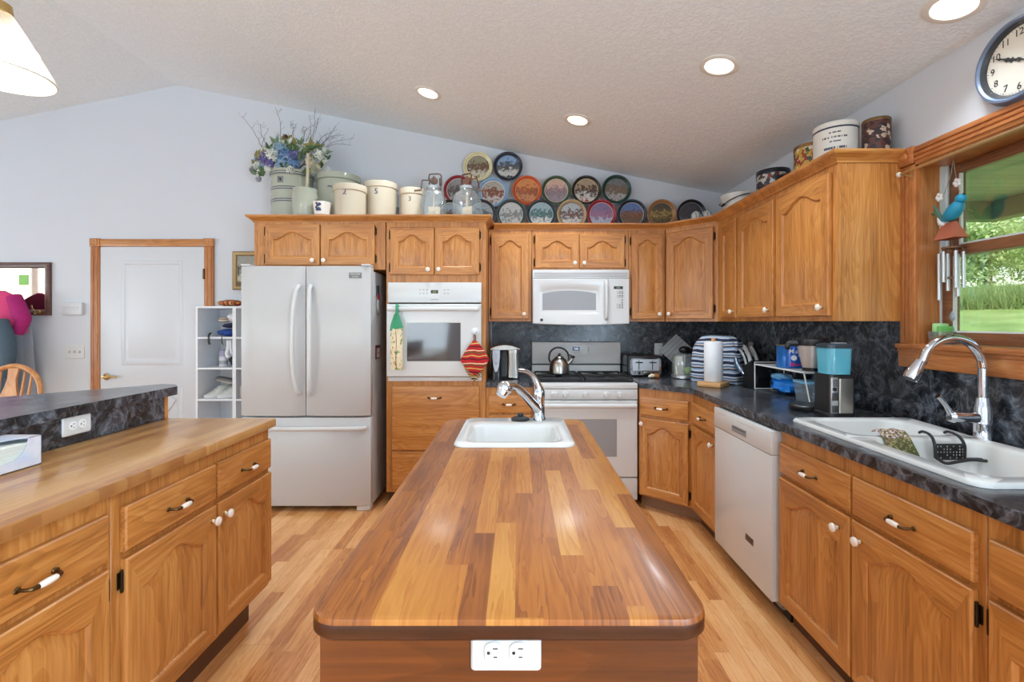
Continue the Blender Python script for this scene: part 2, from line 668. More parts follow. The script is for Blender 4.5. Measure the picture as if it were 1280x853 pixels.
# back wall: a gable
b = B(WALL)
b.prism([(LX, 0), (WX + 0.14, 0), (WX + 0.14, ceil_z(WX)), (RIDGE, ceil_z(RIDGE)), (LX, ceil_z(LX))], WY, WY + 0.12, 'y')
struct(b.build('wall_back', smooth=False))

# right wall with the window opening
WIN_Y0, WIN_Y1, WIN_Z0, WIN_Z1 = 1.00, 2.145, 1.262, 2.062
b = B(WALL)
def wall_with_hole(b, axis, a0, a1, u0, u1, z1, hu0, hu1, hz0, hz1):
    for (p, q, r, s_) in ((u0, hu0, 0, z1), (hu1, u1, 0, z1), (hu0, hu1, 0, hz0), (hu0, hu1, hz1, z1)):
        if axis == 'x':
            b.box(a0, a1, p, q, r, s_)
        else:
            b.box(p, q, a0, a1, r, s_)
wall_with_hole(b, 'x', WX, WX + 0.14, FY, -0.3, 2.48, -2.85, -0.65, 0.1, 2.2)  # opening behind the camera, added to light the room
wall_with_hole(b, 'x', WX, WX + 0.14, -0.3, WY, 2.48, WIN_Y0, WIN_Y1, WIN_Z0, WIN_Z1)
struct(b.build('wall_right', smooth=False))
b = B(WALL)
wall_with_hole(b, 'x', LX - 0.12, LX, FY, WY, 2.485, -1.6, 2.8, 0.55, 2.45)  # unseen opening added to let light in
struct(b.build('wall_left', smooth=False))
b = B(WALL)
wall_with_hole(b, 'y', FY - 0.12, FY, LX, WX + 0.14, 2.48, -5.7, -1.5, 0.3, 2.35)
b.prism([(LX, 2.48), (WX + 0.14, 2.48), (WX, ceil_z(WX)), (RIDGE, ceil_z(RIDGE))], FY - 0.12, FY, 'y')
struct(b.build('wall_front', smooth=False))
for nm, pts in (('ceiling_right', [(RIDGE, ceil_z(RIDGE)), (WX + 0.14, ceil_z(WX + 0.14)), (WX + 0.14, ceil_z(WX + 0.14) + 0.12), (RIDGE, ceil_z(RIDGE) + 0.12)]),
                ('ceiling_left', [(LX - 0.12, ceil_z(LX - 0.12)), (RIDGE, ceil_z(RIDGE)), (RIDGE, ceil_z(RIDGE) + 0.12), (LX - 0.12, ceil_z(LX - 0.12) + 0.12)])):
    b = B(CEIL)
    b.prism(pts, FY - 0.12, WY + 0.12, 'y')
    struct(b.build(nm, smooth=False))
# glazing of unseen openings, left and right ones added for light, plain oak frames
for nm, fn in (('added_window_left', 'x'), ('window_3', 'y'), ('added_window_right', 'r')):
    t = thing(nm, None, None)
    struct(t)
    f, g = B(OAK_W), B(GLASS)
    if fn == 'x':
        for (p, q, r, s_) in ((-1.6, 2.8, 0.55, 0.61), (-1.6, 2.8, 2.39, 2.45), (-1.6, -1.54, 0.61, 2.39), (2.74, 2.8, 0.61, 2.39), (0.57, 0.63, 0.61, 2.39)):
            f.box(LX - 0.1, LX - 0.04, p, q, r, s_)
        g.box(LX - 0.075, LX - 0.07, -1.54, 2.74, 0.61, 2.39)
    elif fn == 'r':
        for (p, q, r, s_) in ((-2.85, -0.65, 0.1, 0.16), (-2.85, -0.65, 2.14, 2.2), (-2.85, -2.79, 0.16, 2.14), (-0.71, -0.65, 0.16, 2.14), (-1.78, -1.72, 0.16, 2.14)):
            f.box(WX + 0.04, WX + 0.1, p, q, r, s_)
        g.box(WX + 0.07, WX + 0.075, -2.79, -0.71, 0.16, 2.14)
    else:
        for (p, q, r, s_) in ((-5.7, -1.5, 0.3, 0.36), (-5.7, -1.5, 2.29, 2.35), (-5.7, -5.64, 0.36, 2.29), (-1.56, -1.5, 0.36, 2.29), (-3.63, -3.57, 0.36, 2.29)):
            f.box(p, q, FY - 0.1, FY - 0.04, r, s_)
        g.box(-5.64, -1.56, FY - 0.075, FY - 0.07, 0.36, 2.29)
    f.build('window_frame', t)
    g.build('window_pane', t)

# kitchen window: casing, jamb, double hung sashes
t = thing('window_1', None, None)
struct(t)
b = B(OAK_W)
CX0, CX1 = WX - 0.026, WX - 0.001
b.box(CX0, CX1, WIN_Y1, WIN_Y1 + 0.085, 1.262, 2.07, 0.004)            # far side casing
b.box(CX0, CX1, WIN_Y0 - 0.085, WIN_Y0, 1.262, 2.07, 0.004)
for k in (0.25, 0.5, 0.75):
    b.box(CX0 - 0.003, CX0, WIN_Y1 + 0.085 * k - 0.006, WIN_Y1 + 0.085 * k + 0.006, 1.27, 2.06, 0.0015)
b.build('side_casing', t)
b = B(OAK_Y)
b.box(CX0, CX1, WIN_Y0 - 0.0, WIN_Y1 + 0.0, 2.063, 2.145, 0.004)       # head casing
for k in (0.2, 0.45, 0.7):
    b.box(CX0 - 0.006, CX0, WIN_Y0, WIN_Y1, 2.063 + 0.082 * k, 2.063 + 0.082 * k + 0.014, 0.003)
b.build('head_casing', t)
for y0 in (WIN_Y1 + 0.001, WIN_Y0 - 0.09):
    b = B(OAK_Y)
    b.box(CX0 - 0.012, CX1, y0, y0 + 0.089, 2.072, 2.15, 0.004)
    T = T_((CX0 - 0.012, y0 + 0.0445, 2.111)) @ RY(-PI / 2)
    b.lathe([(0.034, 0), (0.034, 0.004), (0.027, 0.001), (0.018, 0.001), (0.015, 0.005), (0, 0.006)], T=T, n=24)
    b.build('corner_block', t)
b = B(OAK_Y)
b.box(WX - 0.045, WX + 0.13, WIN_Y0 - 0.0, WIN_Y1 - 0.0, 1.242, 1.264, 0.004)     # stool
b.box(WX - 0.03, WX - 0.001, WIN_Y0 - 0.09, WIN_Y1 + 0.09, 1.156, 1.2425, 0.005)    # apron
b.box(WX - 0.034, WX - 0.03, WIN_Y0 - 0.09, WIN_Y1 + 0.09, 1.226, 1.2425, 0.002)
b.box(WX - 0.045, WX - 0.001, WIN_Y0 - 0.09, WIN_Y0, 1.242, 1.262, 0.004)
b.box(WX - 0.045, WX - 0.001, WIN_Y1, WIN_Y1 + 0.09, 1.242, 1.262, 0.004)
b.build('window_sill', t)
b = B(OAK_W)
b.box(WX - 0.02, WX + 0.075, WIN_Y1 - 0.012, WIN_Y1 - 0.0005, 1.264, 2.062)      # jamb liners
b.box(WX - 0.02, WX + 0.075, WIN_Y0 + 0.0005, WIN_Y0 + 0.012, 1.264, 2.062)
b.box(WX - 0.02, WX + 0.13, WIN_Y0, WIN_Y1, 2.05, 2.0625)
b.build('jamb', t)
b = B(mat('white_vinyl_track', rgb(214, 220, 218), 0.4))
for y0, y1 in ((WIN_Y1 - 0.02, WIN_Y1 - 0.001), (WIN_Y0 + 0.001, WIN_Y0 + 0.02)):
    b.box(WX + 0.076, WX + 0.13, y0, y1, 1.264, 2.05)
    b.box(WX + 0.098, WX + 0.103, min(y0, y1) - 0.005, max(y0, y1) + 0.005, 1.264, 2.05)
b.build('sash_track', t)
def sash(nm, x, z0, z1, stile=0.055):
    b = B(OAK_BR)
    y0, y1 = WIN_Y0 + 0.021, WIN_Y1 - 0.021
    b.box(x, x + 0.03, y0, y0 + stile, z0, z1, 0.003)
    b.box(x, x + 0.03, y1 - stile, y1, z0, z1, 0.003)
    b.box(x, x + 0.03, y0 + stile, y1 - stile, z0, z0 + 0.05, 0.003)
    b.box(x, x + 0.03, y0 + stile, y1 - stile, z1 - 0.045, z1, 0.003)
    s = b.build(nm, t)
    g = B(GLASS)
    g.box(x + 0.012, x + 0.016, y0 + stile - 0.005, y1 - stile + 0.005, z0 + 0.045, z1 - 0.04)
    g.build('pane', s)
    f = B(mat('white_vinyl_track', (1, 1, 1, 1)))
    for yy in (y0 + stile, y1 - stile - 0.008):
        f.box(x - 0.002, x + 0.01, yy, yy + 0.008, z0 + 0.05, z1 - 0.045)
    f.box(x - 0.002, x + 0.01, y0 + stile + 0.008, y1 - stile - 0.008, z0 + 0.05, z0 + 0.057)
    f.build('glazing_bead', s)
sash('lower_sash', WX + 0.078, 1.266, 1.69)
sash('upper_sash', WX + 0.109, 1.645, 2.049, 0.05)

# white passage door in the back wall, with oak casing
t = thing('door_1', None, None, (-3.185, WY, 0))
struct(t)
b = B(OAK_W)
b.box(-0.535, -0.455, -0.022, -0.0005, 0, 2.02, 0.004)
b.box(0.455, 0.535, -0.022, -0.0005, 0, 2.02, 0.004)
for sx in (-0.495, 0.495):
    for q in (-0.018, 0.018):
        b.box(sx + q - 0.008, sx + q + 0.008, -0.026, -0.022, 0.02, 2.01, 0.002)
b.build('door_casing', t)
b = B(OAK_H)
b.box(-0.455, 0.455, -0.022, -0.0005, 2.02, 2.085, 0.004)
for q in (2.035, 2.058):
    b.box(-0.45, 0.45, -0.026, -0.022, q, q + 0.012, 0.002)
b.build('head_casing', t)
for sx in (-0.495, 0.495):
    b = B(OAK_V)
    b.box(sx - 0.043, sx + 0.043, -0.03, -0.0005, 2.0205, 2.09, 0.004)
    b.lathe([(0.03, 0), (0.03, 0.004), (0.022, 0.001), (0.012, 0.001), (0.01, 0.004), (0, 0.005)], T=T_((sx, -0.03, 2.056)) @ RX(PI / 2), n=20)
    b.build('corner_block', t)
DOORW = mat('door_white_paint', rgb(208, 209, 212), 0.35, var=0.01)
b = B(DOORW)
# the leaf is a slab with moulded panels
b.box(-0.452, 0.452, -0.016, -0.0005, 0.006, 2.018, 0.002)
def moulded(b, x0, x1, z0, z1):
    rings = []
    for d, y in ((0, -0.016), (0.012, -0.023), (0.03, -0.0235), (0.042, -0.013), (0.05, -0.013), (0.075, -0.0215)):
        rings.append([(x0 + d, y, z0 + d), (x1 - d, y, z0 + d), (x1 - d, y, z1 - d), (x0 + d, y, z1 - d)])
    b.loops(rings, False, True)
moulded(b, -0.27, 0.27, 0.985, 1.9)
moulded(b, -0.27, 0.27, 0.12, 0.8)
# crossed braces on the lower panel
for sgn in (1, -1):
    a = math.atan2(0.5, 0.36)
    L = math.hypot(0.5, 0.36) / 2
    d = Vector((math.cos(a) * sgn, 0, math.sin(a)))
    nrm = Vector((-d.z, 0, d.x)) * 0.045
    c = Vector((0, 0, 0.46))
    P = [c - d * L * 1.0 - nrm, c + d * L - nrm, c + d * L + nrm, c - d * L + nrm]
    b.loops([[(q.x, -0.014 - 0.001 * sgn, q.z) for q in P], [(q.x, -0.0295 - 0.0008 * sgn, q.z) for q in P]])
leaf = b.build('door_panel', t)
b = B(BRASS)
b.lathe([(0.031, 0), (0.031, 0.004), (0.022, 0.01), (0.012, 0.014), (0.012, 0.045), (0, 0.046)], T=T_((-0.395, -0.0165, 0.885)) @ RX(PI / 2))
b.tube([(-0.395, -0.055, 0.885), (-0.36, -0.06, 0.888), (-0.32, -0.058, 0.892), (-0.285, -0.05, 0.884)], [0.011, 0.009, 0.008, 0.006], smooth=4)
b.build('handle', leaf)
for z in (0.25, 1.05, 1.78):
    b = B(BRONZE)
    b.cyl((0.456, -0.028, z - 0.045), (0.456, -0.028, z + 0.045), 0.007)
    b.build('hinge', leaf)
# baseboards
b = B(OAK_H)
b.box(LX, -3.73, WY - 0.016, WY - 0.001, 0, 0.09, 0.003)
struct(b.build('baseboard_back'))
b = B(OAK_Y)
b.box(LX + 0.001, LX + 0.016, FY, WY - 0.02, 0, 0.09, 0.003)
struct(b.build('baseboard_left'))

# half wall carrying the raised bar; laminate on the kitchen side, oak on its end
b = B(WALL)
b.box(-1.78, -1.634, -1.2, 2.20, 0, 1.018)
b.use(OAK_V).box(-1.78, -1.617, 2.20, 2.222, 0, 1.018, 0.002)
b.use(LAM).box(-1.632, -1.617, -1.2, 2.199, CT + 0.001, 1.018)
struct(b.build('wall_bar', smooth=False))

# laminate splash behind the worktops
b = B(LAM)
b.box(-0.222, WX - 0.014, WY - 0.012, WY - 0.0005, CT + 0.001, 1.374)
b.box(0.118, 0.882, WY - 0.012, WY - 0.0005, 0.80, CT + 0.001)
tag(b.build('backsplash'), 'charcoal laminate splash panel behind the stove, toaster and coffee brewer', 'backsplash')
b = B(LAM)
b.box(WX - 0.012, WX - 0.0005, 2.24, WY - 0.014, CT + 0.001, 1.374)
b.box(WX - 0.012, WX - 0.0005, 0.5, 2.24, CT + 0.001, 1.155)
b.box(WX - 0.026, WX - 0.0125, 0.5, 2.75, CT + 0.001, 1.004, 0.004)
tag(b.build('backsplash'), 'charcoal laminate splash panel under the window and right-hand wall cabinets', 'backsplash')


# ------------------------------------------------------------------ cabinet joinery
def arch_top(u, zs, zp):
    q = min(1.0, abs(2 * u - 1) / 0.9)
    return zs + (zp - zs) * (0.5 + 0.5 * math.cos(PI * q)) ** 0.85


def panel_door(b, x0, x1, z0, z1, rise=None):
    """cathedral raised panel door, front at y=-0.0205"""
    iv = b.mats.index(OAK_V)
    ih = b.mats.index(OAK_H)
    w_, h_ = x1 - x0, z1 - z0
    st = min(0.058, 0.2 * w_, 0.22 * h_)
    rise = min(0.055, 0.16 * w_, 0.2 * h_) if rise is None else rise
    zp = z1 - st * 0.92
    zs = zp - rise
    na = 24

    def rect(d, y):
        P = [(x0 + d, y, z0 + d), (x1 - d, y, z0 + d)]
        for i in range(na + 1):
            u = i / na
            xa, xb = x1 - d, x0 + d
            P.append((xa + (xb - xa) * u, y, z1 - d))
        return P

    def inner(d, y):
        xa, xb = x1 - st - d, x0 + st + d
        P = [(xb, y, z0 + st + d), (xa, y, z0 + st + d)]
        for i in range(na + 1):
            u = i / na
            P.append((xa + (xb - xa) * u, y, arch_top(u, zs, zp) - d))
        return P
    F = -0.0205
    pw = min(0.03, 0.12 * (w_ - 2 * st))
    rings = [rect(0, -0.001), rect(0, F + 0.004), rect(0.004, F), inner(0, F), inner(0.005, F + 0.004), inner(0.008, F + 0.0105),
             inner(0.012, F + 0.0105), inner(0.012 + pw, F + 0.003)]

    def which(k, i):
        if k in (0, 1, 2, 3):
            return ih if (i == 0 or 2 <= i < 2 + na) else iv
        return iv
    b.ci = iv
    b.loops(rings, True, True, mats=which)


def slab_front(b, x0, x1, z0, z1):
    b.ci = b.mats.index(OAK_H)
    F = -0.0205
    def rect(d, y):
        return [(x0 + d, y, z0 + d), (x1 - d, y, z0 + d), (x1 - d, y, z1 - d), (x0 + d, y, z1 - d)]
    b.loops([rect(0, -0.001), rect(0, F + 0.006), rect(0.004, F + 0.002), rect(0.012, F)])


def knob_mesh(x, z):
    b = B(BRASS)
    T = T_((x, -0.0205, z)) @ RX(PI / 2)
    b.lathe([(0.009, 0), (0.009, 0.003), (0.006, 0.006)], T=T, n=16)
    b.use(CERAMIC)
    b.lathe([(0.006, 0.004), (0.007, 0.012), (0.0145, 0.018), (0.0165, 0.023), (0.0145, 0.028), (0.008, 0.031), (0, 0.032)], T=T, n=20)
    return b


def pull_mesh(x, z):
    b = B(BRONZE)
    F = -0.0205
    for s in (-1, 1):
        b.lathe([(0.008, 0), (0.008, 0.002), (0.005, 0.005)], T=T_((x + s * 0.043, F, z)) @ RX(PI / 2), n=14)
        b.tube([(x + s * 0.043, F - 0.003, z), (x + s * 0.041, F - 0.016, z - 0.001), (x + s * 0.034, F - 0.025, z - 0.002), (x + s * 0.022, F - 0.028, z - 0.002)],
               [0.0042, 0.0042, 0.005, 0.0062], n=8, smooth=3)
        b.ball((x + s * 0.0475, F - 0.003, z), (0.007, 0.003, 0.006), 10, 6)
    b.use(CERAMIC)
    prof = [(0.0058, -0.022), (0.0078, -0.016), (0.0088, 0), (0.0078, 0.016), (0.0058, 0.022)]
    b.lathe(prof, T=T_((x, F - 0.028, z - 0.002)) @ RY(PI / 2), n=14)
    return b


def hinge_mesh(x, z):
    b = B(HINGE)
    b.box(x - 0.007, x + 0.007, -0.0035, -0.0006, z - 0.024, z + 0.024, 0.001)
    b.cyl((x - 0.001, -0.0105, z - 0.026), (x - 0.001, -0.0105, z + 0.026), 0.0045, n=10)
    b.ball((x - 0.001, -0.0105, z + 0.029), 0.0045, 8, 6)
    b.ball((x - 0.001, -0.0105, z - 0.029), 0.0045, 8, 6)
    return b


def cabinet(name, label, loc, rotz, w_, z0, z1, d, doors=(), drawers=(), toe=0.0, toe_in=0.075, group=None, open_top=True, hinges=True, skew=None):
    """local frame: x to the right, y into the cabinet, front at y=0; built of panels"""
    t = thing(name, label, 'cabinet', (loc[0], loc[1], 0), rotz, group)
    b = B(OAK_V)
    b.use(OAK_H).use(OAK_V)
    zb = z0
    b.box(0, 0.018, 0.019, d, zb, z1)
    b.box(w_ - 0.018, w_, 0.019, d, zb, z1)
    b.box(0.018, w_ - 0.018, d - 0.01, d, zb, z1)
    b.box(0.018, w_ - 0.018, 0.019, d - 0.01, zb, zb + 0.016)
    if not open_top:
        b.box(0.018, w_ - 0.018, 0.019, d - 0.01, z1 - 0.016, z1)
    b.box(0, w_, 0, 0.019, zb, z1, 0.0015, 1)
    b.build('body', t)
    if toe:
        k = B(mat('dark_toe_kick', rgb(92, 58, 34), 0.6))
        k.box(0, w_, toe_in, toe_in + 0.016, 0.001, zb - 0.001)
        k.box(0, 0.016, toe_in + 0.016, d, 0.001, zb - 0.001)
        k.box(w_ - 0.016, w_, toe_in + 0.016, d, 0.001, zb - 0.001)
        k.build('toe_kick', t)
    for q in doors:
        x0, x1, a, c = q[:4]
        kx = q[4] if len(q) > 4 else None
        hs = q[5] if len(q) > 5 else None
        b = B(OAK_V)
        b.use(OAK_H)
        panel_door(b, x0, x1, a, c)
        o = b.build('door', t, ang=30)
        if kx:
            knob_mesh(*kx).build('knob', o)
        if hs and hinges:
            hx = x0 - 0.005 if hs == 'L' else x1 + 0.005
            for hz in (a + min(0.06, (c - a) * 0.16), c - min(0.06, (c - a) * 0.16)):
                hinge_mesh(hx, hz).build('hinge', o)
    for q in drawers:
        x0, x1, a, c = q[:4]
        b = B(OAK_H)
        slab_front(b, x0, x1, a, c)
        o = b.build('drawer', t, ang=30)
        if len(q) > 4 and q[4]:
            pull_mesh(*q[4]).build('handle', o)
    return t


# ---- tall cabinets on the back wall (front plane y=3.56)
TF = 3.56
def tx(px): return (px - 647) * 3.54 / 600
fx0, fx1 = -1.953, -0.980
cabinet('wall_cabinet', 'two-door oak wall cabinet above the white refrigerator', (fx0, TF), 0, fx1 - fx0, 1.75, DK - 0.042, WY - TF - 0.002,
        doors=[(tx(331) - fx0, tx(399.3) - fx0, 1.782, 2.082, (tx(391.5) - fx0, 1.815), 'L'),
               (tx(400.7) - fx0, tx(468) - fx0, 1.782, 2.082, (tx(403.8 + 1) - fx0 + 0.004, 1.815), 'R')], open_top=False)
ox0, ox1 = -0.973, -0.237
t_oven = cabinet('oven_cabinet', 'tall oak oven cabinet with two arched doors above the built-in oven', (ox0, TF), 0, ox1 - ox0, 0.10, DK - 0.042, WY - TF - 0.002,
        doors=[(tx(487.5) - ox0, tx(542.3) - ox0, 1.71, 2.062, (tx(535.3) - ox0, 1.748), 'L'),
               (tx(543.4) - ox0, tx(599) - ox0, 1.71, 2.062, (tx(548.5) - ox0, 1.748), 'R')],
        drawers=[(0.045, 0.69, 0.415, 0.888, (0.36, 0.803)), (0.045, 0.69, 0.125, 0.402)], toe=0.1, open_top=False)

# ---- wall cabinets over the range (front plane y=3.86)
UF = 3.86
def ux(px): return (px - 647) * 3.84 / 600
def up(label, px0, px1, z0, doors, name='wall_cabinet'):
    x0, x1 = ux(px0), ux(px1)
    return cabinet(name, label, (x0, UF), 0, x1 - x0, z0, DK - 0.042, WY - UF - 0.014, open_top=False,
                   doors=[(ux(a) - x0, ux(c) - x0, zz0, zz1, (ux(kx) - x0, kz), hs) for a, c, zz0, zz1, kx, kz, hs in doors])
up('narrow single-door oak wall cabinet between the oven and the microwave', 610.5, 664.6, 1.365, [(614, 661, 1.385, 2.07, 655, 1.425, 'L')])
up('short two-door oak wall cabinet above the microwave', 665, 786, 1.783,
   [(669, 723.6, 1.795, 2.066, 718.5, 1.832, 'L'), (724.8, 781, 1.795, 2.066, 730, 1.832, 'R')])
up('slim single-door oak wall cabinet on the right of the microwave', 786.4, 832, 1.365, [(789.5, 829, 1.385, 2.07, 823.5, 1.425, 'L')])
# diagonal corner wall cabinet: its own carcass
dx0, dy0, dx1, dy1 = 1.19, UF, 1.483, 3.553
DW = math.hypot(dx1 - dx0, dy1 - dy0)
t = thing('wall_cabinet', 'diagonal oak corner wall cabinet where the two cabinet runs meet', 'cabinet', (dx0, dy0, 0), math.atan2(dy1 - dy0, dx1 - dx0))
b = B(OAK_V)
inv = Matrix.Rotation(-math.atan2(dy1 - dy0, dx1 - dx0), 4, 'Z') @ T_((-dx0, -dy0, 0))
P = [inv @ Vector(q + (0,)) for q in ((dx0, dy0), (dx1, dy1), (WX - 0.014, dy1), (WX - 0.014, WY - 0.014), (dx0, WY - 0.014))]
b.prism([(q.x, q.y) for q in P], 1.365, DK - 0.042)
b.build('body', t, smooth=False)
b = B(OAK_V)
b.use(OAK_H)
panel_door(b, 0.02, DW - 0.03, 1.385, 2.072)
o = b.build('door', t, ang=30)
knob_mesh(0.05, 1.425).build('knob', o)
for hz in (1.46, 2.0):
    hinge_mesh(DW - 0.024, hz).build('hinge', o)
# right-hand wall run, facing -X; local x runs towards the camera
RF = 1.483
def rup(label, y_far, y_near, d0, d1, kx):
    return cabinet('wall_cabinet', label, (RF, y_far), -PI / 2, y_far - y_near, 1.365, DK - 0.042, WX - RF - 0.014, open_top=False,
                   doors=[(y_far - d0, y_far - d1, 1.39, 2.066, (y_far - kx, 1.432), 'L')])
rup('narrowest oak wall cabinet of the right wall, next to the diagonal corner', 3.551, 3.212, 3.47, 3.225, 3.262)
rup('oak wall cabinet second from the window, above the wire shelf', 3.210, 2.743, 3.195, 2.755, 2.80)
rup('widest oak wall cabinet of the right wall, its end panel beside the window', 2.741, 2.225, 2.72, 2.262, 2.305)

# crown mouldings with flat decks above the cabinets
def crown(name, label, path, deck, closed_ends=True):
    """path: plan polyline of the face; the moulding flares outwards; deck: plan polygon at the top"""
    b = B(OAK_H)
    path = [Vector(q + (0,)) for q in path]
    prof = [(0.001, -0.05), (0.006, -0.05), (0.008, -0.042), (0.014, -0.036), (0.03, -0.022), (0.042, -0.014), (0.045, -0.008), (0.045, 0.0)]
    rings = []
    n = len(path)
    for i, q in enumerate(path):
        d0 = (path[i] - path[i - 1]).normalized() if i else None
        d1 = (path[i + 1] - path[i]).normalized() if i < n - 1 else None
        n0 = Vector((d0.y, -d0.x, 0)) if d0 else None
        n1 = Vector((d1.y, -d1.x, 0)) if d1 else None
        if n0 and n1:
            m = (n0 + n1)
            m = m / m.dot(n0)
        else:
            m = n0 or n1
        ring = [q + m * o_ + Vector((0, 0, DK + z)) for o_, z in prof] + [q - m * 0.012 + Vector((0, 0, DK)), q - m * 0.012 + Vector((0, 0, DK - 0.04)), q + m * 0.001 + Vector((0, 0, DK - 0.04))]
        rings.append(ring)
    b.loops(rings)
    b.prism(deck, DK - 0.0405, DK - 0.002)
    return struct(b.build(name, ang=30))
y_ = WY - 0.015
crown('trim_1', '', [(fx0, y_), (fx0, TF), (ox1, TF), (ox1, y_)], [(fx0 + .013, y_), (fx0 + .013, TF + .013), (ox1 - .013, TF + .013), (ox1 - .013, y_)])
crown('trim_2', '', [(ox1 + 0.046, UF), (dx0, UF), (dx1, dy1), (RF, 2.225), (WX - 0.03, 2.225)],
      [(ox1 + 0.047, y_), (ox1 + 0.047, UF + .013), (dx0 + .006, UF + .013), (dx1 + .014, dy1 + .01), (RF + .014, 2.24), (WX - 0.03, 2.24), (WX - 0.03, y_)])

# ---- base cabinets
BFX = 1.185
cabinet('base_cabinet', 'slim oak base cabinet between the oven cabinet and the stove', (-0.234, TF), 0, 0.35, 0.10, 0.879, 0.62,
        doors=[(0.02, 0.335, 0.12, 0.672, (0.30, 0.62), 'L')], drawers=[(0.02, 0.335, 0.69, 0.822, (0.17, 0.755))], toe=0.1)
# angled corner base cabinet
ax0, ay0, ax1, ay1 = 0.892, 3.515, 1.185, 3.245
aw, aa = math.hypot(ax1 - ax0, ay1 - ay0), math.atan2(ay1 - ay0, ax1 - ax0)
t = thing('base_cabinet', 'angled oak corner base cabinet on the right of the stove', 'cabinet', (ax0, ay0, 0), aa)
inv = Matrix.Rotation(-aa, 4, 'Z') @ T_((-ax0, -ay0, 0))
b = B(OAK_V)
P = [inv @ Vector(q + (0,)) for q in ((ax0, ay0), (ax1, ay1), (WX - 0.03, ay1), (WX - 0.03, WY - 0.014), (ax0, WY - 0.014))]
b.prism([(q.x, q.y) for q in P], 0.10, 0.879)
b.build('body', t, smooth=False)
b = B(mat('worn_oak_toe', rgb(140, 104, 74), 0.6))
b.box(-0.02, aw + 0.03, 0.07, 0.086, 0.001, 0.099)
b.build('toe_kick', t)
b = B(OAK_V)
b.use(OAK_H)
panel_door(b, 0.012, aw - 0.025, 0.112, 0.668)
o = b.build('door', t, ang=30)
knob_mesh(0.035, 0.628).build('knob', o)
for hz in (0.18, 0.6):
    hinge_mesh(aw - 0.02, hz).build('hinge', o)
b = B(OAK_H)
slab_front(b, 0.012, aw - 0.025, 0.69, 0.82)
o = b.build('drawer', t, ang=30)
pull_mesh(0.18, 0.752).build('handle', o)

def rbase(label, y_far, y_near, doors, drawers, name='base_cabinet', toe_in=0.055):
    f = lambda y: y_far - y
    return cabinet(name, label, (BFX, y_far), -PI / 2, y_far - y_near, 0.10, 0.879, WX - BFX - 0.03, toe=0.1, toe_in=toe_in,
                   doors=[(f(a), f(c), z0, z1, (f(k), kz), hs) for a, c, z0, z1, k, kz, hs in doors],
                   drawers=[(f(a), f(c), z0, z1, (f((a + c) / 2), (z0 + z1) / 2 - 0.004)) for a, c, z0, z1 in drawers])
rbase('narrow oak base cabinet between the corner and the dishwasher', 3.243, 2.806,
      [(3.215, 2.82, 0.112, 0.668, 2.862, 0.625, 'L')], [(3.215, 2.82, 0.69, 0.822)])
rbase('wide oak sink base cabinet with two doors under the white double sink', 2.152, 1.212,
      [(2.142, 1.688, 0.112, 0.672, 1.742, 0.615, None), (1.676, 1.232, 0.112, 0.672, 1.628, 0.615, 'R')],
      [(2.142, 1.688, 0.69, 0.822), (1.676, 1.232, 0.69, 0.822)])
rbase('oak base cabinet at the right picture edge, nearer than the sink base', 1.21, 0.55,
      [(1.19, 0.565, 0.112, 0.672, 0.62, 0.615, 'L')], [(1.19, 0.565, 0.69, 0.822)])

# ---- left bank, facing +X; local x runs away from the camera
LFX = -1.137
def lbase(label, y_near, y_far, doors, drawers):
    f = lambda y: y - y_near
    return cabinet('base_cabinet', label, (LFX, y_near), PI / 2, y_far - y_near, 0.165, 0.879, 0.478, toe=0.165, toe_in=0.09,
                   doors=[(f(a), f(c), z0, z1, (f(k), kz), hs) for a, c, z0, z1, k, kz, hs in doors],
                   drawers=[(f(a), f(c), z0, z1, (f((a + c) / 2), (z0 + z1) / 2 - 0.006)) for a, c, z0, z1 in drawers])
lbase('oak base cabinet with two doors at the far end of the left counter', 1.342, 2.19,
      [(1.372, 1.783, 0.19, 0.682, 1.755, 0.632, 'L'), (1.797, 2.18, 0.19, 0.682, 1.83, 0.632, 'R')],
      [(1.372, 1.783, 0.702, 0.832), (1.797, 2.18, 0.702, 0.832)])
lbase('nearest oak base cabinet of the left counter, cut by the picture edge', 0.50, 1.34,
      [(0.515, 0.90, 0.19, 0.682, 0.865, 0.632, 'L'), (0.912, 1.315, 0.19, 0.682, 0.95, 0.632, 'R')],
      [(0.515, 0.90, 0.702, 0.832), (0.912, 1.315, 0.702, 0.832)])

# ---- island
t = thing('island_cabinet', 'dark oak kitchen island base, colour deepened for shade, under the long butcher block', 'cabinet', (-0.0135, 0.752, 0))
b = B(OAK_SHADED)
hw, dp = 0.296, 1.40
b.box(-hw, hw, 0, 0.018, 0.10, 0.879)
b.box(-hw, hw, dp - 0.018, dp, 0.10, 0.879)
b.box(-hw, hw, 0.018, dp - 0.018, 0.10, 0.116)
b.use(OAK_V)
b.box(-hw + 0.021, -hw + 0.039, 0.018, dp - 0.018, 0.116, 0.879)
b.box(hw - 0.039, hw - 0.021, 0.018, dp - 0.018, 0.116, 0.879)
b.use(OAK_SHADED)
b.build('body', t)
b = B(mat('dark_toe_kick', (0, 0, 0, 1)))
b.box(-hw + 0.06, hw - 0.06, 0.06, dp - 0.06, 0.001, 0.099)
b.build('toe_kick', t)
M4 = {1: T_((hw - 0.021, 0.03, 0)) @ RZ(PI / 2), -1: T_((-hw + 0.021, 1.37, 0)) @ RZ(-PI / 2)}
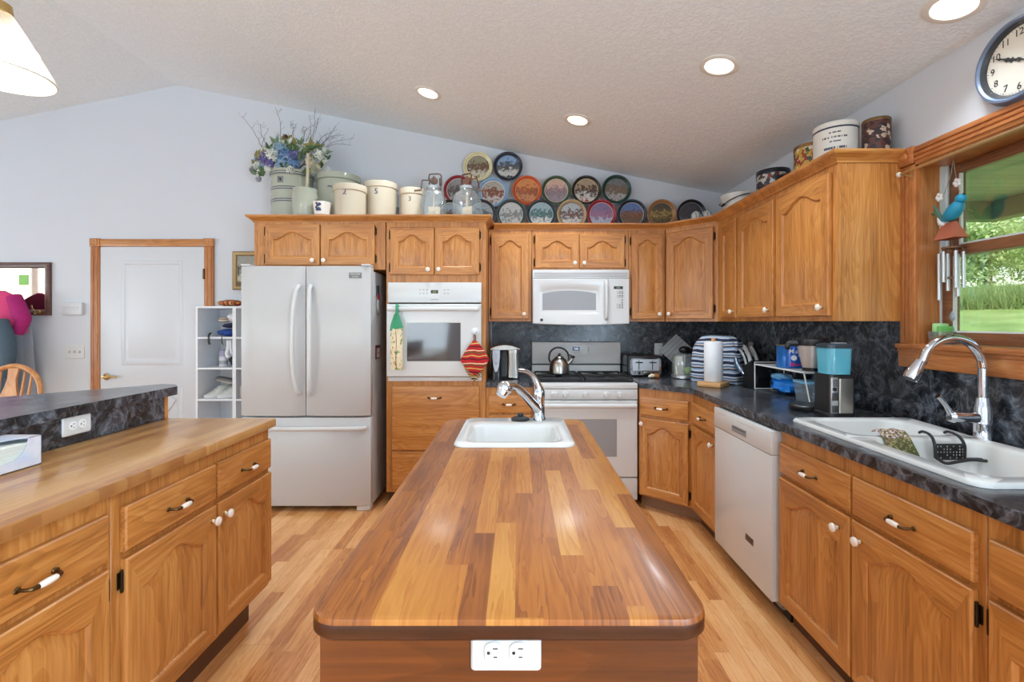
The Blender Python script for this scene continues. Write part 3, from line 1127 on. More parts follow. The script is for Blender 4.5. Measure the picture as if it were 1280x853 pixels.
for sx in (-1, 1):
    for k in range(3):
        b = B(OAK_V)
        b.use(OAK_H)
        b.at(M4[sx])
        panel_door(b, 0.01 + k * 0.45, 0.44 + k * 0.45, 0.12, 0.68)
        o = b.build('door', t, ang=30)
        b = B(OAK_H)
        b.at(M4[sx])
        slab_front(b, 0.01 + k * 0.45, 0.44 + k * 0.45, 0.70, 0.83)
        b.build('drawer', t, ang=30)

# ---- worktops
def slab_top(b, cx, cy, hx, hy, r, z0, z1, hole=None, top=None, edge=None, rnd=0.006, n=10):
    """rounded slab with softened arris and an optional rectangular hole"""
    it = b.mats.index(top)
    ie = b.mats.index(edge)
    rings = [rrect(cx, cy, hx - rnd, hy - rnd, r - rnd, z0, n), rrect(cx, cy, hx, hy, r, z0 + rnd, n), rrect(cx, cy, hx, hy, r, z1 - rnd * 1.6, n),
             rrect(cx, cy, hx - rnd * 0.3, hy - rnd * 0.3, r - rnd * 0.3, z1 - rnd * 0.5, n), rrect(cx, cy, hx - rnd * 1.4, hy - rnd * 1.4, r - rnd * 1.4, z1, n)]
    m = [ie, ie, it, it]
    if hole is None:
        b.ci = it
        b.loops(rings, True, True, mats=lambda k, i: m[k])
        return
    hcx, hcy, hhx, hhy = hole
    rings = [rrect(hcx, hcy, hhx, hhy, 0.04, z0, n)] + rings + [rrect(hcx, hcy, hhx, hhy, 0.04, z1, n)]
    rings.append(rings[0])
    m = [ie, ie, ie, it, it, it, it]
    b.loops(rings, False, False, mats=lambda k, i: m[k])

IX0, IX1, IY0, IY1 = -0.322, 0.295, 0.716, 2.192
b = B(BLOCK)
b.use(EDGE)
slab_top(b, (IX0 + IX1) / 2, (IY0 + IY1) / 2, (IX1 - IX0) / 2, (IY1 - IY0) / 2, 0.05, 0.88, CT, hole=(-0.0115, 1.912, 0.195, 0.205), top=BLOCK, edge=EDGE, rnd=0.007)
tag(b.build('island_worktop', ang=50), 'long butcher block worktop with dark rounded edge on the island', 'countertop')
b = B(BLOCK_L)
b.use(BLOCK_L)
b.box(-1.616, -1.112, -1.1, 2.214, 0.88, CT, 0.006, 2)
tag(b.build('butcher_block_worktop'), 'pale butcher block worktop along the left cabinets, below the raised bar', 'countertop')
b = B(LAM)
b.prism([(-0.2335, TF - 0.025), (0.117, TF - 0.025), (0.117, WY - 0.013), (-0.2335, WY - 0.013)], 0.88, CT)
tag(b.build('laminate_worktop', smooth=False), 'small dark laminate worktop under the coffee brewer, left of the stove', 'countertop')
b = B(LAM)
b.prism([(0.887, WY - 0.013), (0.887, 3.495), (1.162, 3.222), (1.162, 2.125), (WX - 0.013, 2.125), (WX - 0.013, WY - 0.013)], 0.88, CT)
b.box(1.162, 1.25, 1.315, 2.125, 0.88, CT)
b.box(1.665, WX - 0.027, 1.315, 2.125, 0.88, CT)
b.prism([(1.162, 0.52), (WX - 0.027, 0.52), (WX - 0.027, 1.315), (1.162, 1.315)], 0.88, CT)
tag(b.build('laminate_worktop', smooth=False), 'dark laminate worktop running under the window around the white double sink', 'countertop')
b = B(LAM)
b.prism([(-1.603, -1.2), (-1.603, 2.262), (-1.655, 2.325), (-1.735, 2.345), (-2.09, 1.93), (-2.12, 1.8), (-2.12, -1.2)][::-1], 1.019, 1.058)
tag(b.build('raised_counter', smooth=False), 'raised dark laminate bar top on the half wall at the left', 'countertop')

# ------------------------------------------------------------------ appliances
# refrigerator
t = thing('refrigerator', 'white french-door refrigerator with bottom freezer drawer', 'refrigerator', (-1.52, 3.43, 0))
b = B(FRIDGE_W)
b.box(-0.462, 0.462, 0.07, 0.72, 0.03, 1.735, 0.008)
b.use(mat('fridge_grey_base', rgb(120, 118, 116), 0.5))
b.box(-0.43, 0.43, 0.085, 0.10, 0.012, 0.0295)
for k in (-0.4, 0.4):
    b.cyl((k, 0.12, 0.0005), (k, 0.12, 0.03), 0.018)
    b.cyl((k, 0.65, 0.0005), (k, 0.65, 0.03), 0.018)
b.build('body', t)
def fdoor(x0, x1, z0, z1, rails):
    b = B(FRIDGE_W)
    # softly crowned front
    n = 10
    rings = []
    for zz, ins in ((z0, 0.006), (z0 + 0.006, 0.0), (z1 - 0.006, 0.0), (z1, 0.006)):
        ring = [(x1 - ins, 0.064, zz), (x0 + ins, 0.064, zz)]
        for i in range(n + 1):
            u = i / n
            edge = 0.014 * max(0, 1 - min(u, 1 - u) / 0.06) ** 2
            ring.append((x0 + ins + (x1 - x0 - 2 * ins) * u, edge + ins * 0.6 + 0.004 * (2 * u - 1) ** 2, zz))
        rings.append(ring)
    b.loops(rings)
    return b.build('door' if rails else 'freezer_drawer', t, ang=50)
dl = fdoor(-0.465, -0.0025, 0.688, 1.762, 1)
dr = fdoor(0.0025, 0.465, 0.688, 1.762, 1)
df = fdoor(-0.465, 0.465, 0.045, 0.676, 0)
for s_, d_ in ((-1, dl), (1, dr)):
    b = B(WHITE2)
    x = s_ * 0.042
    b.tube([(x, -0.002, 1.62), (x + s_ * 0.004, -0.035, 1.585), (x + s_ * 0.014, -0.062, 1.45), (x + s_ * 0.018, -0.07, 1.235), (x + s_ * 0.014, -0.062, 1.02), (x + s_ * 0.004, -0.035, 0.885), (x, -0.002, 0.85)],
           [0.017, 0.015, 0.0145, 0.0145, 0.0145, 0.015, 0.017], smooth=5, n=12)
    b.build('handle', d_)
b = B(WHITE2)
b.tube([(-0.43, 0.004, 0.605), (-0.40, -0.035, 0.607), (-0.2, -0.055, 0.609), (0, -0.06, 0.609), (0.2, -0.055, 0.609), (0.40, -0.035, 0.607), (0.43, 0.004, 0.605)], 0.0155, smooth=5, n=12)
b.build('handle', df)
b = B(mat('grey_badge', rgb(120, 118, 116), 0.4))
b.box(0.315, 0.405, -0.0015, 0.002, 1.675, 1.715)
b.use(WHITE2).text('FRIGIDAIRE', 0.0145, T_((0.36, -0.0017, 1.704)) @ FACE).text('GALLERY', 0.0125, T_((0.36, -0.0017, 1.686)) @ FACE)
b.build('badge', dr, smooth=False)
for s_ in (-1, 1):
    b = B(WHITE2)
    b.box(s_ * 0.462, s_ * 0.40, 0.0, 0.115, 1.7625, 1.777, 0.006)
    b.box(s_ * 0.458, s_ * 0.41, 0.085, 0.115, 1.7352, 1.7622, 0.003)
    b.build('hinge_cover', t)
b = B(mat('fridge_foot_white', rgb(214, 213, 210), 0.4))
b.box(0.36, 0.455, 0.028, 0.11, 0.0005, 0.042, 0.006)
b.build('foot', t)

# things held to its side by magnets (side plane x = -1.058, facing +X)
SX = -1.058
b = B(mat('dark_clip', rgb(70, 74, 78), 0.35, metal=0.5))
b.box(SX + 0.0005, SX + 0.012, 3.585, 3.63, 1.555, 1.635, 0.004)
b.use(mat('magnet_red', rgb(190, 36, 34), 0.4)).lathe([(0.022, 0), (0.022, 0.006), (0, 0.007)], T=T_((SX + 0.012, 3.607, 1.55)) @ RY(PI / 2))
b.use(STEEL).tube([(SX + 0.008, 3.595, 1.54), (SX + 0.008, 3.585, 1.47), (SX + 0.008, 3.60, 1.42), (SX + 0.008, 3.62, 1.44), (SX + 0.008, 3.617, 1.535)], 0.005, smooth=4)
b.box(SX + 0.0005, SX + 0.006, 3.59, 3.625, 1.48, 1.54, 0.002)
tag(b.build('magnetic_bottle_opener'), 'dark bottle opener with red dot stuck on the refrigerator side', 'bottle opener')
b = B(mat('magnet_dark_red', rgb(112, 30, 30), 0.4))
b.box(SX + 0.0005, SX + 0.005, 3.565, 3.685, 1.085, 1.188, 0.001)
b.use(mat('card_pale', rgb(214, 206, 200), 0.5)).box(SX + 0.005, SX + 0.006, 3.59, 3.665, 1.095, 1.165)
b.use(mat('card_red', rgb(150, 40, 36), 0.5)).box(SX + 0.006, SX + 0.0065, 3.60, 3.655, 1.125, 1.13)
tag(b.build('fridge_magnet'), 'dark red photo magnet low on the refrigerator side', 'magnet')

# built-in wall oven
t = thing('wall_oven', 'white built-in wall oven with dark glass window', 'oven', (-0.611, TF - 0.001, 0))
b = B(WHITE)
hw = 0.345
b.box(-hw, hw, -0.022, -0.0005, 0.925, 0.956, 0.003)
b.build('bottom_trim', t)
b = B(DKLINE)
b.box(-hw + 0.01, hw - 0.01, -0.02, -0.0008, 0.957, 1.502)
b.build('seal', t)
b = B(WHITE)
b.box(-hw, hw, -0.03, -0.0008, 1.505, 1.653, 0.006)
cp = b.build('control_panel', t)
b = B(mat('display_black', rgb(20, 24, 20), 0.15))
b.box(-0.027, 0.027, -0.0312, -0.030, 1.572, 1.596)
b.use(mat('display_green', rgb(120, 150, 90), 0.4, emit=0.4))
b.text('9:50', 0.016, T_((0, -0.0316, 1.584)) @ FACE)
b.build('display', cp, smooth=False)
b = B(GREYLINE)
for x in (-0.105, -0.08, -0.055, 0.075, 0.1):
    for z in (1.572, 1.598):
        b.box(x - 0.006, x + 0.006, -0.0306, -0.030, z - 0.003, z + 0.003)
b.box(-0.03, 0.03, -0.0306, -0.030, 1.524, 1.5285)
b.build('buttons', cp, smooth=False)
b = B(WHITE)
# door with a window opening
zz0, zz1 = 0.962, 1.492
wx0, wx1, wz0, wz1 = -0.196, 0.196, 1.075, 1.357
R_ = lambda x0, x1, z0, z1, y: [(x0, y, z0), (x1, y, z0), (x1, y, z1), (x0, y, z1)]
b.loops([R_(-hw, hw, zz0, zz1, -0.021), R_(-hw, hw, zz0, zz1, -0.054), R_(-hw + 0.006, hw - 0.006, zz0 + 0.006, zz1 - 0.006, -0.06), R_(wx0, wx1, wz0, wz1, -0.06), R_(wx0, wx1, wz0, wz1, -0.056)], True, True)
od = b.build('door', t, ang=30)
b = B(OVENGLASS)
b.box(wx0 + 0.001, wx1 - 0.001, -0.0595, -0.0562, wz0 + 0.001, wz1 - 0.001)
b.build('window', od)
b = B(WHITE2)
b.tube([(-0.325, -0.1, 1.455), (0.325, -0.1, 1.455)], 0.016, n=14)
for s_ in (-1, 1):
    b.box(s_ * 0.31 - 0.018, s_ * 0.31 + 0.018, -0.1, -0.06, 1.443, 1.467, 0.004)
b.build('handle', od)
# tea towel with crocheted top hung on the handle
t = thing('hand_towel', 'printed kitchen towel with green crocheted top on the oven handle', 'towel', (-0.867, TF - 0.101, 0))
GREENY = mat('green_yarn', rgb(72, 158, 116), 0.9, var=0.35, scale=160, bump=0.6, bscale=260)
b = B(GREENY)
b.tube([(0.004, -0.02, 1.40), (0.006, -0.028, 1.44), (0.003, -0.022, 1.473), (-0.002, 0, 1.484), (-0.002, 0.02, 1.47), (0.0, 0.02, 1.44), (-0.004, -0.002, 1.425), (0.0, -0.022, 1.40)], 0.0105, smooth=4, n=8)
rings = []
for z, w_, d_ in ((1.42, 0.012, 0.01), (1.40, 0.02, 0.012), (1.37, 0.03, 0.013), (1.34, 0.04, 0.014), (1.31, 0.046, 0.014)):
    rings.append([(w_ * math.cos(a) + (0.004 * math.sin(7 * a)), -0.02 + d_ * math.sin(a), z + (0.012 * math.cos(a) if z < 1.33 else 0)) for a in [2 * PI * k / 24 for k in range(24)]])
b.loops(rings)
b.build('crocheted_top', t)
def towel_mat():
    m, n, l, p = nodes_of('botanical_print')
    tc = n.new('ShaderNodeTexCoord')
    mp = n.new('ShaderNodeMapping')
    mp.inputs['Scale'].default_value = (30, 30, 16)
    l.new(tc.outputs['Object'], mp.inputs['Vector'])
    a = n.new('ShaderNodeTexNoise')
    a.inputs['Scale'].default_value = 1.6
    a.inputs['Detail'].default_value = 4
    l.new(mp.outputs[0], a.inputs['Vector'])
    c = ramp(n, [(0.0, rgb(120, 150, 80)), (0.36, rgb(120, 140, 70)), (0.43, rgb(226, 208, 172)), (0.6, rgb(232, 216, 184)), (0.66, rgb(196, 150, 80)), (0.75, rgb(90, 96, 60))])
    l.new(a.outputs['Fac'], c.inputs[0])
    l.new(c.outputs[0], p.inputs['Base Color'])
    p.inputs['Roughness'].default_value = 0.9
    return m
b = B(towel_mat())
rings = []
for z, w_, d_ in ((1.315, 0.042, 0.012), (1.27, 0.044, 0.014), (1.18, 0.043, 0.015), (1.08, 0.043, 0.015), (1.024, 0.044, 0.015), (1.02, 0.042, 0.013)):
    rings.append([(w_ * math.copysign(abs(math.cos(a)) ** 0.5, math.cos(a)), -0.018 + d_ * math.sin(a) + 0.004 * math.sin(4 * a + 9 * z), z) for a in [2 * PI * k / 28 for k in range(28)]])
b.loops(rings)
b.use(mat('bark_brown', rgb(96, 72, 44), 0.9)).tube([(-0.002, -0.035, 1.30), (0.002, -0.035, 1.2), (-0.002, -0.0355, 1.1), (0.002, -0.035, 1.03)], 0.0025, smooth=3, n=6)
b.build('printed_cloth', t)
# suction hook and two pot holders on the oven door
hx, hy = -0.611 + 0.302, TF - 0.061
b = B(mat('clear_plastic_hook', rgb(222, 222, 226), 0.15))
b.lathe([(0.03, 0), (0.028, 0.004), (0.014, 0.009), (0.01, 0.016), (0, 0.017)], T=T_((hx, hy - 0.001, 1.29)) @ RX(PI / 2))
b.tube([(hx, hy - 0.014, 1.288), (hx, hy - 0.022, 1.278), (hx, hy - 0.03, 1.272), (hx, hy - 0.034, 1.282)], 0.0035, smooth=4, n=8)
tag(b.build('suction_hook'), 'white round suction hook on the oven door holding the pot holders', 'hook')
def stripes(name, cols, sc, ax=2, rough=0.9, wob=0.2):
    m, n, l, p = nodes_of(name)
    tc = n.new('ShaderNodeTexCoord')
    sp = n.new('ShaderNodeSeparateXYZ')
    l.new(tc.outputs['Object'], sp.inputs[0])
    nz = n.new('ShaderNodeTexNoise')
    nz.inputs['Scale'].default_value = 9
    l.new(tc.outputs['Object'], nz.inputs['Vector'])
    f = M_(n, l, 'FRACT', M_(n, l, 'ADD', M_(n, l, 'MULTIPLY', sp.outputs[ax], sc), M_(n, l, 'MULTIPLY', nz.outputs['Fac'], wob)))
    c = ramp(n, [(k / len(cols), q) for k, q in enumerate(cols)], 'CONSTANT')
    l.new(f, c.inputs[0])
    l.new(c.outputs[0], p.inputs['Base Color'])
    p.inputs['Roughness'].default_value = rough
    return m
red, ylw, grn, blk, wht = rgb(186, 30, 38), rgb(214, 178, 92), rgb(78, 92, 44), rgb(60, 24, 28), rgb(222, 206, 170)
def pot_holder(label, y, cx, top, hw_, hh, m, tilt):
    t = thing('pot_holder', label, 'pot holder', (cx, y, 0))
    b = B(m)
    rings = []
    n = 16
    outline = [(0, 0), (hw_ * 0.28, -hh * 0.2), (hw_ * 0.62, -hh * 0.6), (hw_, -hh * 1.12), (hw_ * 0.7, -hh * 1.5), (hw_ * 0.3, -hh * 1.86), (0, -hh * 2),
               (-hw_ * 0.3, -hh * 1.86), (-hw_ * 0.7, -hh * 1.55), (-hw_, -hh * 1.15), (-hw_ * 0.62, -hh * 0.6), (-hw_ * 0.28, -hh * 0.2)]
    c = (0, -hh)
    for sc, yy in ((0.97, 0.006), (1.0, 0.0), (0.985, -0.006), (0.8, -0.011), (0.5, -0.014), (0.2, -0.0145)):
        rings.append([(c[0] + (p_[0] - c[0]) * sc, yy - (0.006 if abs(p_[0]) < 1e-6 else 0), top + c[1] + (p_[1] - c[1]) * sc) for p_ in outline])
    b.loops(rings)
    o = b.build('quilted_pad', t)
    b = B(mat('loop_tape', rgb(128, 92, 66), 0.9))
    b.tube([(0.002, 0, top - 0.012), (0.007, 0, top + 0.012), (0.003, 0.002, top + 0.032), (-0.003, 0.002, top + 0.032), (-0.006, 0, top + 0.012), (-0.002, 0, top - 0.012)], 0.003, smooth=3, n=6)
    b.build('hanging_loop', t)
pot_holder('dark patterned pot holder hanging behind the red striped one', hy - 0.02, hx - 0.003, 1.24, 0.085, 0.155,
           stripes('patterned_cloth', [grn, wht, blk, ylw, grn, red, wht, blk], 26, wob=2.2), 0)
pot_holder('red striped quilted pot holder hanging on the oven door', hy - 0.047, hx + 0.002, 1.235, 0.107, 0.128,
           stripes('red_woven_stripe', [red, red, red, blk, red, red, ylw, red, red, grn, red, wht], 11, wob=0.5), 0)

# microwave over the range
mx0, mx1 = ux(665.4) + 0.001, ux(785.4) - 0.001
MC = (mx0 + mx1) / 2
t = thing('microwave', 'white over-the-range microwave under the short wall cabinet', 'microwave', (MC, 3.80, 0))
hw = (mx1 - mx0) / 2
b = B(WHITE)
b.box(-hw, hw, 0.022, 0.385, 1.352, 1.779, 0.004)
b.use(DKLINE).box(-hw + 0.03, hw - 0.03, 0.06, 0.36, 1.346, 1.3518)
b.build('body', t)
b = B(WHITE)
b.box(-hw, hw, 0.004, 0.0215, 1.706, 1.777, 0.004)
for k in range(5):
    b.use(GREYLINE).box(-hw + 0.014, hw - 0.014, 0.0025, 0.004, 1.716 + k * 0.0085, 1.7185 + k * 0.0085)
b.build('vent_grille', t)
# door: bowed lower edge and a barrel shaped window
b = B(WHITE)
xs0, xs1 = -hw, 0.212
n = 20
def low(x): return 1.349 - 0.012 * (1 - (x / hw) ** 2)
def ringd(ins, y):
    P = []
    for i in range(n + 1):
        x = xs0 + ins + (xs1 - xs0 - 2 * ins) * i / n
        P.append((x, y - 0.010 * (1 - (x / hw) ** 2), low(x) + ins))
    for i in range(n + 1):
        x = xs1 - ins - (xs1 - xs0 - 2 * ins) * i / n
        P.append((x, y - 0.010 * (1 - (x / hw) ** 2), 1.703 - ins))
    return P
def ringw(ins, y):
    P = []
    a0, a1 = -0.305 + ins, 0.118 - ins
    for i in range(n + 1):
        u = i / n
        P.append((a0 + (a1 - a0) * u, y - 0.010 * (1 - ((a0 + (a1 - a0) * u) / hw) ** 2), 1.455 + ins))
    for i in range(n + 1):
        u = 1 - i / n
        P.append((a0 + (a1 - a0) * u, y - 0.010 * (1 - ((a0 + (a1 - a0) * u) / hw) ** 2), 1.588 + 0.022 * (1 - (2 * u - 1) ** 2) - ins))
    return P
b.loops([ringd(0, 0.021), ringd(0, 0.002), ringd(0.005, -0.003), ringw(-0.028, -0.003), ringw(-0.024, -0.0005), ringw(0, 0.002)], True, False)
md = b.build('door', t, ang=35)
b = B(GREYGLASS)
b.loops([ringw(0.0, 0.0021)], False, True)
b.loops([ringw(0.0, 0.004)], False, True)
b.build('window', md)
b = B(WHITE2)
b.tube([(0.196, -0.010, 1.39), (0.195, -0.04, 1.40), (0.195, -0.048, 1.53), (0.195, -0.04, 1.665), (0.196, -0.010, 1.675)], [0.014, 0.0135, 0.0135, 0.0135, 0.014], smooth=5, n=12)
b.build('handle', md)
b = B(DKLINE)
b.lathe([(0.012, 0), (0.012, 0.002), (0, 0.0022)], T=T_((-0.312, -0.0055, 1.378)) @ RX(PI / 2), n=20)
b.build('badge', md)
b = B(WHITE)
P0 = []
def ringc(ins, y):
    P = []
    for i in range(9):
        x = 0.2135 + ins + (hw - 0.2135 - 2 * ins) * i / 8
        P.append((x, y - 0.010 * (1 - (x / hw) ** 2), low(x) + ins))
    for i in range(9):
        x = hw - ins - (hw - 0.2135 - 2 * ins) * i / 8
        P.append((x, y - 0.010 * (1 - (x / hw) ** 2), 1.703 - ins))
    return P
b.loops([ringc(0, 0.021), ringc(0, 0.002), ringc(0.005, -0.003)], True, True)
mp = b.build('control_panel', t, ang=35)
b = B(BLACK)
b.box(0.258, 0.33, -0.0085, -0.004, 1.622, 1.644)
b.use(mat('display_green', (0, 0, 0, 1))).text('9:50', 0.017, T_((0.294, -0.0088, 1.633)) @ FACE)
b.build('display', mp, smooth=False)
b = B(DKLINE)
for r, z in enumerate((1.60, 1.588, 1.571, 1.56, 1.535, 1.515, 1.50, 1.487, 1.474)):
    for c in range(4):
        if r in (4, 5) and c < 3:
            continue
        x = 0.262 + c * 0.021
        b.box(x - 0.0065, x + 0.0065, -0.0075, -0.003, z - 0.0025, z + 0.0025)
b.build('buttons', mp, smooth=False)

# range
RC = 0.501
t = thing('stove', 'white freestanding gas stove with dark grates on top', 'stove', (RC, 3.53, 0))
hw = 0.379
b = B(WHITE)
b.box(-hw, hw, 0.03, 0.645, 0.05, 0.868, 0.004)
for sx in (-0.33, 0.33):
    for sy in (0.08, 0.6):
        b.use(BLACK).cyl((sx, sy, 0.0005), (sx, sy, 0.05), 0.02)
b.build('body', t)
b = B(WHITE)
b.box(-hw - 0.002, hw + 0.002, -0.012, 0.58, 0.869, 0.912, 0.008)
b.build('cooktop', t)
BURN = mat('matte_black_iron', rgb(38, 38, 40), 0.55)
b = B(BURN)
b.box(-hw + 0.02, hw - 0.02, 0.035, 0.57, 0.9125, 0.917, 0.002)
b.build('burner_tray', t)
for gx in (-0.185, 0.185):
    b = B(BURN)
    x0, x1, y0, y1, z = gx - 0.17, gx + 0.17, 0.05, 0.555, 0.945
    for y in (y0, (y0 + y1) / 2, y1):
        b.box(x0, x1, y - 0.006, y + 0.006, z - 0.012, z, 0.003)
    for x in (x0, x1):
        b.box(x - 0.006, x + 0.006, y0, y1, z - 0.012, z, 0.003)
        for y in (y0, y1):
            b.box(x - 0.006, x + 0.006, y - 0.006, y + 0.006, 0.9175, z - 0.01)
    for cy in ((y0 * 3 + y1) / 4, (y0 + 3 * y1) / 4):
        for k in range(4):
            a = PI / 4 + k * PI / 2
            b.tube([(gx + 0.035 * math.cos(a), cy + 0.035 * math.sin(a), z - 0.005), (gx + 0.17 * math.cos(a), cy + 0.125 * math.sin(a), z - 0.006)], 0.0055, n=6)
    b.build('grate', t)
    for cy in ((y0 * 3 + y1) / 4, (y0 + 3 * y1) / 4):
        b = B(BURN)
        b.lathe([(0.045, 0.9175), (0.045, 0.923), (0.03, 0.925), (0.03, 0.932), (0.0, 0.934)], c=(gx, cy, 0))
        b.build('burner', t)
b = B(WHITE2)
b.box(-hw, hw, -0.01, 0.029, 0.793, 0.867, 0.003)
kp = b.build('knob_panel', t)
for kx in (-0.234, -0.15, -0.002, 0.15, 0.25):
    b = B(WHITE2)
    T = T_((kx, -0.0102, 0.829)) @ RX(PI / 2)
    b.lathe([(0.024, 0), (0.023, 0.006), (0.017, 0.008), (0.016, 0.026), (0, 0.027)], T=T, n=24)
    b.box(kx - 0.004, kx + 0.004, -0.046, -0.034, 0.812, 0.846, 0.002)
    b.build('knob', kp)
b = B(WHITE)
wx0, wx1, wz0, wz1 = -0.229, 0.227, 0.372, 0.648
b.loops([R_(-hw, hw, 0.222, 0.786, 0.029), R_(-hw, hw, 0.222, 0.786, -0.004), R_(-hw + 0.006, hw - 0.006, 0.228, 0.78, -0.01), R_(wx0, wx1, wz0, wz1, -0.01), R_(wx0, wx1, wz0, wz1, -0.006)], True, True)
od = b.build('oven_door', t, ang=30)
b = B(GREYGLASS)
b.box(wx0 + 0.001, wx1 - 0.001, -0.0095, -0.0062, wz0 + 0.001, wz1 - 0.001)
b.build('window', od)
b = B(WHITE2)
b.tube([(-0.36, -0.052, 0.752), (0.36, -0.052, 0.752)], 0.0175, n=14)
for s_ in (-1, 1):
    b.box(s_ * 0.345 - 0.018, s_ * 0.345 + 0.018, -0.052, -0.01, 0.738, 0.766, 0.004)
b.build('handle', od)
b = B(WHITE)
b.box(-hw, hw, -0.008, 0.029, 0.055, 0.214, 0.006)
b.build('storage_drawer', t)
b = B(mat('range_grey_white', rgb(206, 205, 203), 0.3))
b.box(-hw, hw, 0.585, 0.645, 0.869, 0.992, 0.004)
b.box(-hw, hw, 0.575, 0.645, 1.004, 1.19, 0.006)
b.use(BLACK).box(-hw + 0.004, hw - 0.004, 0.59, 0.645, 0.992, 1.004)
bp_ = b.build('backguard', t)
b = B(WHITE2)
b.box(-0.09, 0.095, 0.5725, 0.575, 1.085, 1.165, 0.001)
b.use(mat('display_navy', rgb(30, 26, 60), 0.2)).box(-0.032, 0.03, 0.571, 0.5725, 1.115, 1.15)
b.use(mat('display_glow', rgb(210, 220, 250), 0.4, emit=0.8)).text('9:50', 0.02, T_((0, 0.5708, 1.132)) @ FACE)
b.use(GREYLINE)
b.box(-0.03, 0.05, 0.572, 0.5725, 1.098, 1.101)
b.box(0.105, 0.11, 0.5735, 0.575, 1.10, 1.15)
b.build('clock_display', bp_, smooth=False)

# kettle on the rear left burner
t = thing('kettle', 'stainless steel whistling kettle with black handle on the stove', 'kettle', (0.335, 3.855, 0.946))
b = B(STEEL)
b.lathe([(0.0, 0), (0.074, 0), (0.081, 0.008), (0.081, 0.05), (0.076, 0.08), (0.062, 0.108), (0.04, 0.126), (0.034, 0.130), (0.0, 0.131)], n=40)
b.build('body', t)
b = B(STEEL)
b.tube([(0.06, 0, 0.075), (0.085, 0, 0.098), (0.104, -0.004, 0.122)], [0.019, 0.016, 0.014], smooth=4, n=14)
sp = b.build('spout', t)
b = B(BLACK)
b.ball((0.106, -0.004, 0.135), (0.02, 0.016, 0.012), 14, 8)
b.tube([(0.104, -0.004, 0.135), (0.09, 0, 0.15), (0.078, 0, 0.15)], 0.005, n=8, smooth=3)
b.build('whistle_cap', sp)
b = B(STEEL)
b.lathe([(0.036, 0.1305), (0.03, 0.138), (0.01, 0.141), (0, 0.141)], n=24)
b.use(BLACK).ball((0, 0, 0.153), (0.013, 0.013, 0.013), 14, 10)
b.build('lid', t)
b = B(BLACK)
b.tube([(-0.071, 0, 0.092), (-0.082, 0, 0.125), (-0.072, 0, 0.175), (-0.03, 0, 0.208), (0.022, 0, 0.205), (0.062, 0, 0.175), (0.076, 0, 0.13), (0.069, 0, 0.096)], 0.0075, smooth=6, n=10)
b.build('handle', t)

# dishwasher
t = thing('dishwasher', 'white dishwasher between oak base cabinets on the right', 'dishwasher', (BFX, 2.80, 0), -PI / 2)
w_ = 0.64
b = B(mat('dishwasher_tub_grey', rgb(140, 140, 140), 0.5))
b.box(0.006, w_ - 0.006, 0.012, 0.58, 0.06, 0.872)
b.use(BLACK).box(0.01, w_ - 0.01, 0.05, 0.06, 0.002, 0.0598)
for q in (0.08, w_ - 0.08):
    b.cyl((q, 0.5, 0.0008), (q, 0.5, 0.06), 0.015)
b.build('tub', t)
b = B(WHITE)
b.box(0.008, w_ - 0.008, -0.038, 0.0115, 0.095, 0.756, 0.004)
dd = b.build('door', t)
b = B(WHITE)
b.box(0.006, w_ - 0.006, -0.042, 0.0115, 0.758, 0.868, 0.006)
dc = b.build('control_panel', t)
b = B(GREYLINE)
for k in range(9):
    b.box(0.30 + k * 0.022, 0.311 + k * 0.022, -0.0425, -0.042, 0.842, 0.846)
b.box(0.05, 0.15, -0.0425, -0.042, 0.842, 0.844)
b.build('buttons', dc, smooth=False)
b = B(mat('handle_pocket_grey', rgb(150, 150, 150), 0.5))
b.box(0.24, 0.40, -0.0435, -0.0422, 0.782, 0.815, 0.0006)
b.use(mat('pocket_shade', rgb(108, 108, 108), 0.6)).box(0.246, 0.394, -0.044, -0.0435, 0.800, 0.812)  # shade of the handle pocket painted as a darker strip
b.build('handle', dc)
b = B(mat('nameplate', rgb(96, 78, 70), 0.35, metal=0.4))
b.box(0.385, 0.465, -0.0395, -0.038, 0.268, 0.30, 0.0005)
b.build('badge', dd)

# ------------------------------------------------------------------ sinks and taps
ENAMEL = mat('sink_enamel', rgb(222, 222, 219), 0.14, var=0.01, coat=0.3)
def bowl(b, cx, cy, hx, hy, ztop, depth, r=0.06, n=8):
    return [rrect(cx, cy, hx, hy, r, ztop, n), rrect(cx, cy, hx - 0.006, hy - 0.006, r, ztop - 0.008, n), rrect(cx, cy, hx - 0.022, hy - 0.022, r * 0.95, ztop - depth + 0.03, n),
            rrect(cx, cy, hx - 0.045, hy - 0.045, r * 0.8, ztop - depth + 0.004, n), rrect(cx, cy, 0.05, 0.05, 0.049, ztop - depth, n)]

# island bar sink
t = thing('bar_sink', 'small square white enamel sink set in the island worktop', 'sink', (-0.0115, 1.92, 0))
b = B(ENAMEL)
n = 8
zt = CT + 0.014
ox, oy = 0.218, 0.232
rings = [rrect(0, 0, ox, oy, 0.045, CT + 0.0006, n), rrect(0, 0, ox, oy, 0.045, CT + 0.007, n), rrect(0, 0, ox - 0.006, oy - 0.006, 0.042, zt, n), rrect(0, -0.052, 0.175, 0.152, 0.05, zt, n)]
rings += bowl(b, 0, -0.052, 0.170, 0.147, zt - 0.003, 0.17, 0.05)
b.loops(rings, False, True)
b.build('basin', t, ang=50)
b = B(CHROME)
b.lathe([(0.045, 0), (0.045, 0.003), (0.036, 0.004), (0.03, -0.001), (0, -0.002)], c=(0, -0.052, zt - 0.1725), n=24)
b.build('drain', t)
